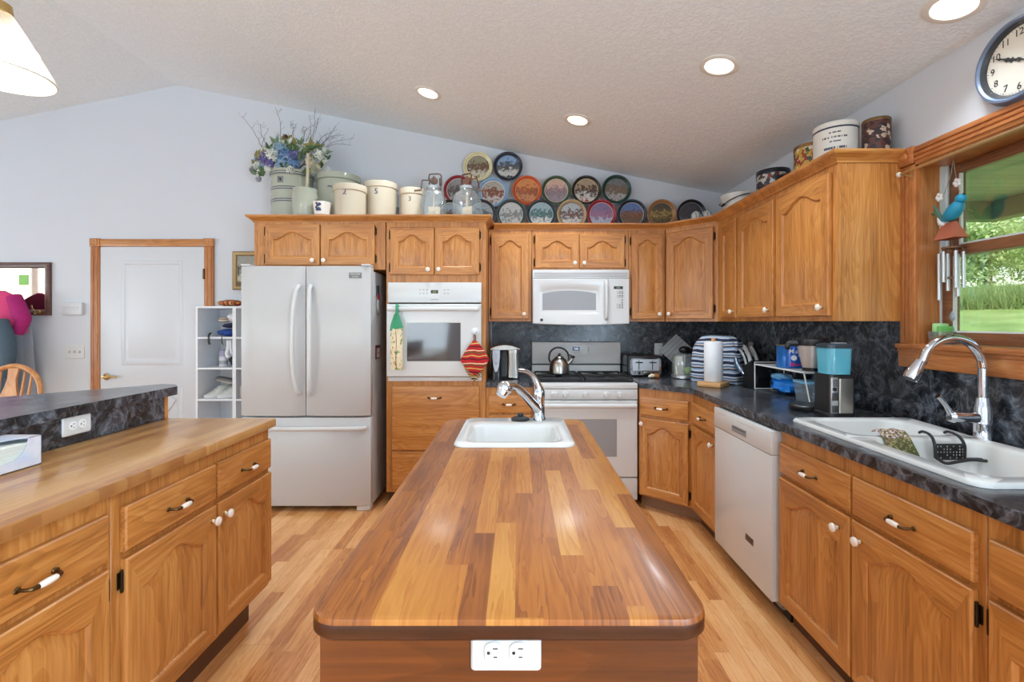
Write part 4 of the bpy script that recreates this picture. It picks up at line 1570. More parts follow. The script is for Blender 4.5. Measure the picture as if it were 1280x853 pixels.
# pull-out tap on its back ledge
t = thing('pullout_faucet', 'chrome pull-out faucet at the back of the island sink', 'faucet', (0.095, 2.108, zt))
b = B(CHROME)
b.lathe([(0.028, 0.0005), (0.028, 0.008), (0.024, 0.014), (0.0235, 0.085), (0.025, 0.10), (0.024, 0.125), (0.017, 0.143), (0, 0.146)], n=28)
b.build('body', t)
b = B(CHROME)
b.tube([(-0.004, -0.005, 0.045), (-0.03, -0.03, 0.075), (-0.07, -0.07, 0.125), (-0.105, -0.105, 0.158), (-0.135, -0.135, 0.165), (-0.15, -0.15, 0.156)], [0.021, 0.02, 0.018, 0.0165, 0.02, 0.024], smooth=5, n=16)
sp = b.build('spout', t)
b = B(CHROME)
d = Vector((-0.45, -0.45, -0.77)).normalized()
c0 = Vector((-0.143, -0.143, 0.164))
b.ball(c0 + d * 0.008, (0.031, 0.031, 0.031), 26, 16)
b.cyl(c0 + d * 0.02, c0 + d * 0.043, 0.027, 0.022, n=24)
b.build('spray_head', sp)
b = B(CHROME)
b.tube([(0, 0, 0.135), (-0.012, -0.004, 0.165), (-0.03, -0.012, 0.195), (-0.062, -0.03, 0.217), (-0.092, -0.048, 0.222)], [0.02, 0.014, 0.011, 0.009, 0.008], smooth=5, n=12)
b.build('lever', t)
b = B(mat('black_rubber', rgb(30, 32, 36), 0.55))
b.lathe([(0.039, 0.0), (0.041, 0.004), (0.036, 0.01), (0.026, 0.014), (0.022, 0.015), (0.012, 0.017), (0.013, 0.028), (0.008, 0.031), (0, 0.031)], c=(0.012, 2.10, zt + 0.0008), n=28)
tag(b.build('sink_stopper'), 'black rubber sink stopper lying beside the island faucet', 'sink stopper')

# double sink under the window
t = thing('kitchen_sink', 'white enamel double-bowl sink set in the dark worktop under the window', 'sink', (0, 0, 0))
b = B(ENAMEL)
zt = CT + 0.016
# each half: outer rim ring bridged to its bowl
def half(y0, y1, x0, x1, bx0, bx1, by0, by1, rad, pinch=None):
    cx, cy, hx, hy = (x0 + x1) / 2, (y0 + y1) / 2, (x1 - x0) / 2, (y1 - y0) / 2
    bx, by, bhx, bhy = (bx0 + bx1) / 2, (by0 + by1) / 2, (bx1 - bx0) / 2, (by1 - by0) / 2
    rings = [rrect(cx, cy, hx, hy, rad, CT + 0.0006, 8), rrect(cx, cy, hx, hy, rad, CT + 0.008, 8), rrect(cx, cy, hx - 0.006, hy - 0.006, rad, zt, 8), rrect(bx, by, bhx + 0.006, bhy + 0.006, 0.07, zt, 8)]
    if pinch:
        rings[:3] = [[(min(x, pinch - 0.006 * (k == 2)), y, z) if y < cy else (x, y, z) for x, y, z in r_] for k, r_ in enumerate(rings[:3])]
    rings += bowl(b, bx, by, bhx, bhy, zt - 0.004, 0.2, 0.07)
    b.loops(rings, False, True)
half(1.785, 2.152, 1.222, 1.748, 1.275, 1.655, 1.81, 2.105, (0.03, 0.03, 0, 0), 1.705)
half(1.268, 1.785, 1.222, 1.705, 1.28, 1.65, 1.325, 1.762, (0, 0, 0.045, 0.045))
b.build('basin', t, ang=50)
for cx, cy in ((1.465, 1.957), (1.465, 1.545)):
    b = B(CHROME)
    b.lathe([(0.045, 0), (0.045, 0.003), (0.036, 0.004), (0.03, -0.001), (0, -0.002)], c=(cx, cy, zt - 0.2035), n=24)
    b.build('drain', t)
t = thing('gooseneck_faucet', 'chrome gooseneck faucet behind the double sink under the window', 'faucet', (1.740, 1.795, CT))
b = B(CHROME)
b.lathe([(0.031, 0.0005), (0.031, 0.01), (0.029, 0.014), (0.0285, 0.06), (0.030, 0.066), (0.0285, 0.07), (0.028, 0.12), (0.024, 0.135), (0.021, 0.16), (0, 0.161)], n=28)
b.build('body', t)
b = B(CHROME)
pts = [(0, 0, 0.15), (0, 0, 0.26)]
for k in range(0, 9):
    a = PI * k / 8 * 0.93
    pts.append((-0.115 + 0.115 * math.cos(a), 0, 0.268 + 0.115 * math.sin(a)))
pts.append((-0.236, 0, 0.29))
b.tube(pts, 0.0152, smooth=4, n=16)
sp = b.build('spout', t)
b = B(CHROME)
q0 = Vector((-0.234, 0, 0.297))
dd_ = Vector((-0.5, 0, -0.86)).normalized()
b.tube([q0, q0 + dd_ * 0.03, q0 + dd_ * 0.06, q0 + dd_ * 0.078], [0.0175, 0.0225, 0.027, 0.024], n=18)
b.use(BLACK).cyl(q0 + dd_ * 0.0785, q0 + dd_ * 0.080, 0.019, n=16)
b.build('spray_head', sp)
b = B(CHROME)
b.cyl((-0.025, 0, 0.085), (-0.10, 0.012, 0.085), 0.021, 0.018, n=18)
b.cyl((-0.10, 0.012, 0.085), (-0.115, 0.014, 0.085), 0.022, 0.016, n=18)
b.tube([(-0.108, 0.013, 0.095), (-0.122, 0.016, 0.125), (-0.142, 0.02, 0.155), (-0.15, 0.022, 0.163)], [0.011, 0.008, 0.009, 0.0125], smooth=4, n=10)
b.build('lever', t)

# cloth over the bowl divider
def knit():
    m, n, l, p = nodes_of('mottled_knit')
    tc = n.new('ShaderNodeTexCoord')
    v = n.new('ShaderNodeTexVoronoi')
    v.inputs['Scale'].default_value = 170
    l.new(tc.outputs['Object'], v.inputs['Vector'])
    sp = n.new('ShaderNodeSeparateXYZ')
    l.new(tc.outputs['Object'], sp.inputs[0])
    nz = n.new('ShaderNodeTexWhiteNoise')
    l.new(v.outputs['Color'], nz.inputs['Vector'])
    f = M_(n, l, 'ADD', M_(n, l, 'MULTIPLY', sp.outputs[2], 6.0), M_(n, l, 'MULTIPLY', nz.outputs['Value'], 0.55))
    c = ramp(n, [(0.0, rgb(84, 88, 52)), (0.25, rgb(150, 140, 96)), (0.42, rgb(120, 92, 74)), (0.55, rgb(212, 180, 190)), (0.72, rgb(122, 70, 86)), (0.88, rgb(208, 170, 178))], 'CONSTANT')
    l.new(f, c.inputs[0])
    l.new(c.outputs[0], p.inputs['Base Color'])
    p.inputs['Roughness'].default_value = 0.95
    return m
b = B(knit())
rows = []
for i in range(13):
    u = i / 12
    # drape profile: up over the divider, then down into the near bowl
    y = 0.03 - 0.11 * u
    z = 0.024 - 0.10 * max(0, (u - 0.35) / 0.65) ** 1.6 - 0.01 * (1 - min(1, u / 0.3)) ** 2
    rows.append([(-0.042 - 0.01 * u + (0.084 + 0.02 * u) * k / 12, y + 0.006 * math.sin(k * 0.9), z + 0.004 * math.sin(k * 1.3 + i) * u + 0.006 * math.sin(PI * k / 12)) for k in range(13)])
top = rows
bot = [[(x, y + 0.002, z - 0.006) for x, y, z in r] for r in rows]
rings = [a + list(reversed(c)) for a, c in zip(top, bot)]
b.loops(rings)
o = b.build('dish_cloth', ang=80)
o.location = (1.385, 1.79, CT + 0.016)
tag(o, 'pink and green mottled dish cloth draped over the sink divider', 'dish cloth')
# black sink caddy hung on the divider
def holed(name):
    m, n, l, p = nodes_of(name)
    p.inputs['Base Color'].default_value = rgb(34, 34, 36)
    p.inputs['Roughness'].default_value = 0.5
    return m
t = thing('sink_caddy', 'black perforated sponge caddy hanging in the near sink bowl', 'caddy', (1.545, 1.715, CT + 0.014))
CS = Matrix.Scale(0.72, 4)
RUB = mat('black_silicone', rgb(36, 36, 38), 0.5)
b = B(RUB).at(CS)
# perforated front plate made of a grid of bars and a rounded frame
W_, H_ = 0.07, 0.07
x0, x1, z0, z1 = -0.07, 0.07, -0.085, -0.015
nx, nz = 9, 5
for i in range(nx + 1):
    x = x0 + (x1 - x0) * i / nx
    b.box(x - 0.0035, x + 0.0035, -0.004, 0.0, z0, z1)
for k in range(nz + 1):
    z = z0 + (z1 - z0) * k / nz
    b.box(x0, x1, -0.004, 0.0, z - 0.0035, z + 0.0035)
for i in range(nx):
    for k in range(nz):
        if R.random() < 0.25:
            b.box(x0 + (x1 - x0) * i / nx, x0 + (x1 - x0) * (i + 1) / nx, -0.0035, -0.0005, z0 + (z1 - z0) * k / nz, z0 + (z1 - z0) * (k + 1) / nz)
b.box(x0 - 0.004, x1 + 0.004, -0.005, 0.001, z1 - 0.003, z1 + 0.007, 0.002)
b.build('perforated_panel', t)
b = B(RUB).at(CS)
b.tube([(-0.072, 0, -0.075), (-0.04, -0.02, -0.10), (0.0, -0.045, -0.085), (0.05, -0.06, -0.072), (0.12, -0.055, -0.078), (0.135, -0.04, -0.08), (0.12, -0.02, -0.08), (0.08, -0.003, -0.085)], 0.0075, smooth=5, n=8)
b.build('front_rail', t)
for s_ in (-1, 1):
    b = B(RUB).at(CS)
    b.tube([(s_ * 0.072, 0, -0.08), (s_ * 0.074, 0.002, -0.02), (s_ * 0.07, 0.02, 0.015), (s_ * 0.066, 0.05, 0.03), (s_ * 0.065, 0.085, 0.032), (s_ * 0.065, 0.105, 0.022)], 0.007, smooth=5, n=8)
    b.build('hook_arm', t)

# ------------------------------------------------------------------ small electric things
# single-serve brewer left of the stove
t = thing('coffee_brewer', 'black and silver pod coffee brewer on the worktop left of the stove', 'coffee maker', (-0.105, 3.78, CT + 0.0008), 0.0)
PLB = mat('brewer_black', rgb(22, 22, 24), 0.25)
b = B(PLB)
b.loops([rrect(-0.01, 0.04, 0.09, 0.12, 0.05, 0, 6), rrect(-0.01, 0.04, 0.092, 0.122, 0.05, 0.012, 6), rrect(-0.01, 0.07, 0.086, 0.09, 0.05, 0.016, 6), rrect(-0.012, 0.08, 0.08, 0.075, 0.05, 0.20, 6), rrect(-0.01, 0.07, 0.08, 0.07, 0.05, 0.235, 6)])
b.build('body', t)
b = B(PLB)
b.loops([rrect(-0.062, -0.03, 0.047, 0.055, 0.03, 0.001, 6), rrect(-0.062, -0.03, 0.045, 0.052, 0.03, 0.05, 6), rrect(-0.06, -0.02, 0.038, 0.045, 0.03, 0.2, 6)])
b.build('front_tower', t)
b = B(mat('silver_plastic', rgb(176, 178, 182), 0.3, metal=0.6))
outline = [(-0.03, 0.225), (0.03, 0.225), (0.03, 0.17), (0.022, 0.10), (0.008, 0.06), (-0.008, 0.06), (-0.022, 0.10), (-0.03, 0.17)]
b.loops([[(-0.06 + x, -0.072 - (0.225 - z) * 0.08, z) for x, z in outline], [(-0.06 + x * 0.92, -0.082 - (0.225 - z) * 0.08, z * 0.985 + 0.002) for x, z in outline]])
for z, r in ((0.19, 0.006), (0.172, 0.005), (0.125, 0.010)):
    b.use(GREYLINE).lathe([(r, 0), (r, 0.002), (0, 0.0022)], T=T_((-0.06, -0.0835 - (0.225 - z) * 0.08, z)) @ RX(PI / 2), n=14)
b.build('control_panel', t)
b = B(STEEL)
b.loops([rrect(0.07, 0.0, 0.046, 0.06, 0.02, 0.008, 6), rrect(0.07, 0.0, 0.043, 0.056, 0.02, 0.13, 6), rrect(0.068, 0.0, 0.042, 0.054, 0.02, 0.225, 6)])
for k in range(4):
    b.use(mat('tank_line', rgb(120, 116, 112), 0.4)).box(0.045 + k * 0.016, 0.049 + k * 0.016, -0.0595, -0.0565, 0.02, 0.2)
b.use(PLB).box(0.024, 0.116, -0.062, 0.062, 0.0005, 0.01, 0.004)
b.build('water_tank', t)
b = B(STEEL)
n_ = 15
rings = []
for i in range(n_):
    u = i / (n_ - 1)
    x = -0.105 + 0.23 * u
    h = 0.228 + 0.047 * math.sin(PI * (0.18 + 0.66 * u)) ** 1.2
    rings.append([(x, -0.075, 0.226 + 0.004 * u), (x, -0.07, h - 0.012), (x, -0.03, h), (x, 0.06, h), (x, 0.11, h - 0.015), (x, 0.12, 0.226)])
b.loops(rings)
b.build('lid', t)

# toaster
t = thing('toaster', 'black and chrome four-slice toaster right of the stove', 'toaster', (1.034, 3.885, CT + 0.0008), 0.0)
b = B(mat('toaster_black', rgb(26, 28, 32), 0.25))
for fx in (-0.12, 0.12):
    for fy in (0.02, 0.2):
        b.cyl((fx, fy, 0), (fx, fy, 0.012), 0.012)
b.loops([[(x, y, z) for x, y, z in rrect(0, 0.11, 0.146, 0.12, 0.03, zz, 6)] for zz in (0.010, 0.02, 0.15)] + [rrect(0, 0.11, 0.14, 0.114, 0.03, 0.165, 6), rrect(0, 0.11, 0.125, 0.10, 0.03, 0.171, 6)])
b.build('body', t)
b = B(CHROME)
ring_o, ring_i = [], []
def frontr(hx, z0, z1, r, y):
    return [(x, y, z) for x, z, _ in rrect(0, (z0 + z1) / 2, hx, (z1 - z0) / 2, r, 0, 5)]
b.loops([frontr(0.125, 0.016, 0.152, 0.02, -0.0105), frontr(0.123, 0.018, 0.150, 0.02, -0.016), frontr(0.108, 0.05, 0.142, 0.012, -0.016), frontr(0.108, 0.05, 0.142, 0.012, -0.012)], True, False)
b.build('front_frame', t)
b = B(STEEL_L)
b.box(-0.107, 0.107, -0.0125, -0.0108, 0.051, 0.141)
b.build('front_plate', t)
for lx in (-0.055, 0.055):
    b = B(BLACK)
    b.box(lx - 0.0035, lx + 0.0035, -0.0135, -0.0125, 0.056, 0.132)
    b.box(lx - 0.028, lx + 0.028, -0.034, -0.0135, 0.112, 0.121, 0.003)
    b.build('lever', t)
for kx in (-0.088, -0.055, -0.025, 0.025, 0.055, 0.088):
    b = B(BLACK)
    r = 0.0115 if abs(kx) == 0.055 else 0.006
    b.lathe([(r, 0), (r, 0.006 if r > 0.01 else 0.002), (0, 0.007)], T=T_((kx, -0.0162, 0.033)) @ RX(PI / 2), n=16)
    b.build('knob', t)
for sx in (-0.062, 0.062):
    for sy in (0.07, 0.15):
        b = B(mat('slot_dark', rgb(12, 12, 12), 0.6))
        b.box(sx - 0.05, sx + 0.05, sy - 0.014, sy + 0.014, 0.1705, 0.1725)
        b.build('slot', t)
b = B(mat('bread_brown', rgb(176, 104, 48), 0.7, var=0.2))
b.ball((0, 0, 0.018), (0.028, 0.02, 0.018), 14, 10)
b.use(mat('bread_cream', rgb(226, 212, 190), 0.6)).ball((-0.034, -0.002, 0.02), (0.024, 0.018, 0.016), 14, 10)
b.ball((-0.052, -0.003, 0.014), (0.014, 0.012, 0.012), 10, 8)
o = b.build('small_ornament')
o.location = (1.095, 3.79, CT)
tag(o, 'small cream and orange ornament lying in front of the toaster', 'ornament')

# jar-like canister with bag, leaning card
t = thing('glass_canister', 'low round glass canister with steel base in front of the leaning card', 'canister', (1.31, 3.79, CT + 0.0008))
b = B(JAR)
b.lathe([(0.088, 0.03), (0.09, 0.10), (0.088, 0.16), (0.078, 0.19), (0.0, 0.195)], n=32, cap0=False)
b.build('glass_body', t)
b = B(STEEL_L)
b.lathe([(0.085, 0), (0.094, 0.006), (0.094, 0.026), (0.09, 0.0295), (0, 0.0296)], n=32)
b.build('base', t)
b = B(mat('cream_packet', rgb(222, 212, 196), 0.5, var=0.12, scale=18))
b.loops([rrect(1.265, 3.76, 0.03, 0.028, 0.01, CT + 0.033, 5), rrect(1.263, 3.76, 0.032, 0.024, 0.01, CT + 0.09, 5), rrect(1.262, 3.765, 0.028, 0.014, 0.006, CT + 0.15, 5), rrect(1.262, 3.765, 0.03, 0.004, 0.003, CT + 0.175, 5)])
tag(b.build('food_packet'), 'cream food packet standing inside the glass canister', 'packet')
b = B(mat('lime_green', rgb(178, 200, 90), 0.5, var=0.15, scale=60))
b.ball((1.335, 3.75, CT + 0.062), (0.032, 0.03, 0.031), 16, 12)
tag(b.build('lime'), 'bright green lime in the glass canister', 'fruit')
b = B(BLACK)
b.ball((1.375, 3.95, CT + 0.215), (0.05, 0.03, 0.03), 16, 10)
b.tube([(1.375, 3.95, CT + 0.20), (1.378, 3.955, CT + 0.10), (1.38, 3.96, CT + 0.002)], 0.012, n=10)
b.lathe([(0.045, 0), (0.04, 0.012), (0.012, 0.018), (0, 0.018)], c=(1.38, 3.96, CT + 0.0008), n=20)
tag(b.build('kitchen_gadget'), 'black round-headed gadget standing behind the glass canister', 'gadget')
m_card = stripes('printed_card', [rgb(150, 152, 154), rgb(120, 122, 124), rgb(160, 162, 164), rgb(140, 142, 144)], 30, ax=2, rough=0.6, wob=0.6)
b = B(m_card)
b.box(-0.10, 0.10, -0.001, 0.001, -0.085, 0.085)
o = b.build('recipe_card')
o.rotation_euler = (-0.35, math.radians(-44), 0)
o.location = (1.325, 4.03, CT + 0.215)
tag(o, 'grey printed card leaning askew behind the glass canister', 'card')

# striped quilted appliance cover
STRIPE = stripes('ticking_stripe', [rgb(40, 58, 92), rgb(206, 208, 214), rgb(150, 176, 206), rgb(52, 48, 56), rgb(196, 186, 186), rgb(88, 122, 160), rgb(214, 216, 222), rgb(36, 40, 60)], 12.5, wob=0.35)
t = thing('appliance_cover', 'blue striped fabric appliance cover behind the paper towels', 'appliance cover', (1.49, 3.56, CT + 0.006), -PI / 4)
b = B(STRIPE)
rings = []
for z, hx, hy, r in ((0.0, 0.175, 0.115, 0.05), (0.03, 0.18, 0.12, 0.06), (0.16, 0.178, 0.115, 0.06), (0.24, 0.172, 0.105, 0.06), (0.29, 0.155, 0.088, 0.06), (0.325, 0.12, 0.06, 0.05), (0.34, 0.07, 0.03, 0.03)):
    rr = rrect(0, 0, hx, hy, r, z, 8)
    rings.append([(x * (1 + 0.012 * math.sin(9 * math.atan2(y, x) + z * 20)), y * (1 + 0.03 * math.sin(7 * math.atan2(y, x))), zz + 0.004 * math.sin(5 * x * 20)) for x, y, zz in rr])
b.loops(rings, True, True)
b.build('quilted_cover', t, ang=70)
b = B(STRIPE)
for k in range(5):
    ang_ = k * 0.4
    b.tube([(0.12, -0.07, 0.335 - k * 0.003), (0.15 + 0.004 * k, -0.09, 0.31), (0.165, -0.105, 0.26 - 0.01 * k)], 0.007, smooth=3, n=6)
b.build('ruffle', t)

# paper towel
t = thing('paper_towel_roll', 'white paper towel roll on a square wooden stand', 'paper towel', (1.352, 3.315, CT + 0.0008), -PI / 4)
PINE = oak('pine_stand', 0, rgb(220, 172, 112), rgb(204, 150, 90), rgb(178, 120, 66))
b = B(PINE)
b.box(-0.08, 0.08, -0.08, 0.08, 0, 0.032, 0.004)
b.build('stand', t)
b = B(mat('paper_white', rgb(230, 232, 236), 0.9, bump=0.15, bscale=120))
b.lathe([(0.02, 0.034), (0.058, 0.034), (0.061, 0.038), (0.061, 0.305), (0.058, 0.309), (0.02, 0.309)], n=40)
b.build('roll', t)
b = B(PINE)
b.cyl((0, 0, 0.031), (0, 0, 0.318), 0.012)
b.ball((0, 0, 0.32), 0.014, 12, 8)
b.build('dowel', t)

# knife block
t = thing('knife_block', 'black slanted knife block with steel-handled knives beside the striped cover', 'knife block', (1.60, 3.25, CT + 0.0008), -PI / 2 + 0.25)
b = B(BLACK)
b.prism([(-0.045, 0.0), (0.085, 0.0), (0.095, 0.08), (0.03, 0.185), (-0.04, 0.14)], -0.05, 0.05, 'y')
o = b.build('block', t)
d = Vector((-0.52, 0, 0.86)).normalized()
for i in range(3):
    for j in range(2):
        base = Vector((-0.028 + i * 0.022, -0.032 + j * 0.05 + (i % 2) * 0.012, 0.148 + i * 0.0145))
        b = B(mat('satin_handle_steel', rgb(188, 188, 190), 0.4, metal=0.5))
        L = 0.125 - 0.012 * j
        side = Vector((0, 1, 0))
        p = [base + d * (-0.01), base + d * 0.015, base + d * L * 0.5 + Vector((0.006, 0, 0)), base + d * L * 0.85, base + d * L + Vector((-0.008, 0, -0.004))]
        b.tube(p, [0.006, 0.0095, 0.008, 0.0095, 0.0085], smooth=4, n=8)
        b.use(BLACK).tube([base + d * 0.02 + side * 0.0082, base + d * L * 0.9 + side * 0.0085], 0.0022, n=6)
        tag(b.build('knife', t))
b = B(mat('blue_grey_steel', rgb(120, 136, 152), 0.3, metal=0.6))
b.tube([(-0.055, -0.05, 0.10), (-0.09, -0.055, 0.14), (-0.115, -0.055, 0.19)], [0.018, 0.02, 0.013], n=10, smooth=4)
b.tube([(-0.040, -0.048, 0.085), (-0.055, -0.05, 0.10)], 0.01, n=8)
b.build('scissors_handle', t)

# white wire shelf with a tin on top and blue plastic bags underneath
t = thing('wire_shelf', 'white coated wire shelf standing on the dark worktop', 'wire shelf', (1.555, 2.60, CT + 0.0008))
WIREW = mat('white_coated_wire', rgb(232, 232, 230), 0.3)
SL, SD, SH = 0.55, 0.195, 0.165
b = B(WIREW)
b.tube([(0, 0, SH), (0, SL, SH), (SD, SL, SH), (SD, 0, SH)], 0.0042, n=8, closed=True)
for k in range(1, 22):
    b.tube([(0, SL * k / 22, SH + 0.001), (SD, SL * k / 22, SH + 0.001)], 0.0022, n=6)
for k in range(1, 8):
    b.tube([(SD * k / 8, 0, SH - 0.002), (SD * k / 8, SL, SH - 0.002)], 0.0022, n=6)
b.tube([(0.0, SL, SH), (0.0, SL, SH + 0.014), (SD, SL, SH + 0.014), (SD, SL, SH)], 0.003, n=6)
b.build('shelf_grid', t)
for yy, lean in ((0.0, -0.045), (SL, 0.0)):
    b = B(WIREW)
    b.tube([(0.002, yy - lean * 0.2, SH), (0.002, yy + lean, 0.006), (SD - 0.002, yy + lean, 0.006), (SD - 0.002, yy - lean * 0.2, SH)], 0.0042, n=8)
    b.build('leg_frame', t)
t = thing('coffee_can', 'blue ground coffee can on the white wire shelf', 'can', (1.645, 2.895, CT + SH + 0.0048), -0.52)
BLUEC = mat('can_blue', rgb(24, 84, 176), 0.22, metal=0.2, var=0.04)
b = B(mat('can_teal_blue', rgb(28, 110, 190), 0.22, metal=0.2))
b.lathe([(0.074, 0), (0.077, 0.003), (0.075, 0.006), (0.075, 0.128), (0.077, 0.131), (0, 0.131)], n=40)
b.use(BLUEC)
rr = [[(0.0756 * math.cos(a), 0.0756 * math.sin(a), z) for a in [PI * 1.5 - 0.3 + 2.2 * k / 16 for k in range(17)]] for z in (0.007, 0.127)]
b.loops(rr, False, False, closed=False)
b.build('can_body', t)
b = B(mat('can_rim', rgb(176, 168, 120), 0.3, metal=0.8))
b.lathe([(0.0775, 0.1312), (0.079, 0.134), (0.0765, 0.137), (0.07, 0.134), (0, 0.134)], n=40)
b.build('lid', t)
b = B(mat('can_lettering_white', rgb(236, 238, 240), 0.4))
def curved_text(b, s_, size, z, ang, rad):
    """letters set one by one round a can, reading left to right seen from -y"""
    wd = {'M': 0.85, 'W': 1.0, 'I': 0.35, 'i': 0.3, 'l': 0.3, ' ': 0.4}
    ws = [wd.get(c, 0.68) * size for c in s_]
    a = ang - sum(ws) / rad / 2
    for c, w_ in zip(s_, ws):
        a += w_ / rad / 2
        if c != ' ':
            b.text(c, size, RZ(a) @ T_((0, -rad, z)) @ FACE)
        a += w_ / rad / 2
curved_text(b, 'Maxwell', 0.036, 0.10, 0.86, 0.0762)
curved_text(b, 'HOUSE', 0.017, 0.075, 0.95, 0.0762)
b.lathe([(0.016, 0), (0.013, 0.0008), (0, 0.001)], T=RZ(0.25) @ T_((0, -0.0758, 0.062)) @ RX(PI / 2), n=20)
b.use(mat('can_magenta', rgb(190, 40, 110), 0.4))
b.lathe([(0.012, 0), (0.01, 0.0008), (0, 0.001)], T=RZ(0.15) @ T_((0, -0.0758, 0.022)) @ RX(PI / 2), n=20)
for k in range(4):
    a = 0.34 + k * 0.13
    b.lathe([(0.006, 0), (0.005, 0.0008), (0, 0.001)], T=RZ(a) @ T_((0, -0.0758, 0.022)) @ RX(PI / 2), n=12)
b.build('printed_label', t, smooth=False)
# blue plastic bags
BAGB = mat('blue_plastic', rgb(26, 120, 205), 0.18, var=0.35, scale=12, coat=0.4)
BAGL = mat('pale_blue_plastic', rgb(120, 186, 226), 0.2, var=0.2, scale=14, coat=0.4)
def crumple(b, c, r, seed, n=18, m=12, amp=0.3):
    q = random.Random(seed)
    ph = [q.uniform(0, 6.28) for _ in range(6)]
    rings = []
    for k in range(m + 1):
        t_ = PI * k / m
        rr = max(math.sin(t_), 1e-3)
        ring = []
        for i in range(n):
            a = 2 * PI * i / n
            f = 1 + amp * (0.5 * math.sin(3 * a + ph[0] + 2 * t_) + 0.35 * math.sin(5 * a + ph[1] - 3 * t_) + 0.3 * math.sin(7 * t_ + ph[2] + a))
            ring.append((c[0] + r[0] * rr * math.cos(a) * f, c[1] + r[1] * rr * math.sin(a) * f, max(c[2] - r[2] * math.cos(t_) * (1 + 0.3 * (f - 1)), 0.001)))
        rings.append(ring)
    b.loops(rings, False, False)
t = thing('plastic_bag', 'crumpled bright blue plastic bag under the white wire shelf', 'plastic bag', (1.642, 2.94, CT + 0.001))
b = B(BAGB)
crumple(b, (0, 0, 0.05), (0.066, 0.125, 0.046), 3)
b.build('crumpled_bag', t, ang=25)
b = B(BAGL)
crumple(b, (-0.01, 0.02, 0.105), (0.05, 0.08, 0.02), 5, amp=0.25)
b.build('open_mouth', t, ang=25)
t = thing('plastic_container', 'clear plastic tub with pale lid between the wire shelf legs', 'container', (1.65, 2.69, CT + 0.001))
b = B(clear('blue_tinted_plastic', (0.75, 0.88, 0.95, 1), gloss=0.4, tintmix=0.2))
b.loops([rrect(0, 0, 0.06, 0.065, 0.02, 0, 5), rrect(0, 0, 0.07, 0.075, 0.02, 0.10, 5)], True, False)
b.build('tub', t)
b = B(BAGL)
b.loops([rrect(0, 0, 0.073, 0.078, 0.02, 0.1005, 5), rrect(0, 0, 0.073, 0.078, 0.02, 0.112, 5), rrect(0, 0, 0.06, 0.065, 0.02, 0.114, 5)])
b.build('lid', t)

# big drip coffee machine with blue water tank
t = thing('coffee_machine', 'tall coffee machine with blue water tank beside the double sink', 'coffee maker', (1.492, 2.265, CT + 0.0008))
b = B(BLACK)
b.loops([rrect(0, 0, 0.064, 0.07, 0.03, 0, 6), rrect(0, 0, 0.066, 0.072, 0.03, 0.006, 6), rrect(0, 0, 0.064, 0.07, 0.03, 0.018, 6), rrect(0.002, 0, 0.060, 0.066, 0.02, 0.022, 6), rrect(0.002, 0, 0.060, 0.066, 0.02, 0.19, 6), rrect(0, 0, 0.058, 0.064, 0.02, 0.198, 6)])
b.build('body', t)
b = B(STEEL)
b.loops([rrect(0.014, -0.058, 0.036, 0.012, 0.01, 0.024, 5), rrect(0.014, -0.058, 0.036, 0.012, 0.01, 0.182, 5)])
b.build('front_plate', t)
b = B(STEEL_L)
b.box(-0.059, -0.027, -0.074, -0.062, 0.022, 0.188, 0.003)
cp = b.build('control_panel', t)
b = B(BLACK)
for k in range(5):
    b.box(-0.054, -0.032, -0.0755, -0.074, 0.148 + k * 0.007, 0.151 + k * 0.007)
b.lathe([(0.009, 0), (0.008, 0.006), (0, 0.007)], T=T_((-0.046, -0.074, 0.135)) @ RX(PI / 2), n=16)
for k in range(4):
    b.box(-0.056 + k * 0.007, -0.0515 + k * 0.007, -0.0752, -0.074, 0.082, 0.118)
    b.box(-0.056 + k * 0.007, -0.0515 + k * 0.007, -0.0752, -0.074, 0.03, 0.06)
b.build('buttons', cp, smooth=False)
TANKB = clear('blue_tank_plastic', (0.16, 0.62, 0.80, 1), gloss=0.3, tintmix=0.75)
b = B(TANKB)
b.loops([rrect(-0.002, -0.004, 0.054, 0.056, 0.03, 0.2, 6), rrect(-0.002, -0.004, 0.058, 0.06, 0.03, 0.32, 6)], True, True)
b.build('water_tank', t)
b = B(mat('tank_lid_grey', rgb(52, 62, 70), 0.3))
b.loops([rrect(-0.002, -0.004, 0.06, 0.062, 0.03, 0.321, 6), rrect(-0.002, -0.004, 0.06, 0.062, 0.03, 0.337, 6), rrect(-0.002, -0.004, 0.048, 0.045, 0.03, 0.341, 6)])
b.use(GREYLINE).box(-0.03, 0.03, -0.05, -0.02, 0.3415, 0.346, 0.002)
b.build('tank_lid', t)
# brewing head, arm and warming plate behind the tower
b = B(BLACK)
b.box(-0.02, 0.06, 0.066, 0.30, 0.325, 0.345, 0.006)
b.box(0.03, 0.07, 0.09, 0.20, 0.0, 0.325, 0.006)
b.build('brew_arm', t)
b = B(mat('basket_steel', rgb(200, 198, 196), 0.35, metal=0.55))
b.lathe([(0.042, 0.215), (0.046, 0.23), (0.064, 0.315), (0.066, 0.324)], c=(-0.018, 0.14, 0), n=36)
bb = b.build('brew_basket', t)
b = B(BLACK)
b.lathe([(0.0665, 0.3245), (0.069, 0.335), (0.069, 0.357), (0.06, 0.362), (0, 0.362)], c=(-0.018, 0.14, 0), n=36)
b.tube([(-0.075, 0.15, 0.335), (-0.115, 0.16, 0.335), (-0.13, 0.162, 0.318), (-0.12, 0.16, 0.305)], [0.016, 0.014, 0.012, 0.008], smooth=4, n=10)
b.lathe([(0.043, 0.198), (0.045, 0.214), (0, 0.2142)], c=(-0.018, 0.14, 0), n=30)
b.build('basket_lid', bb)
b = B(BLACK)
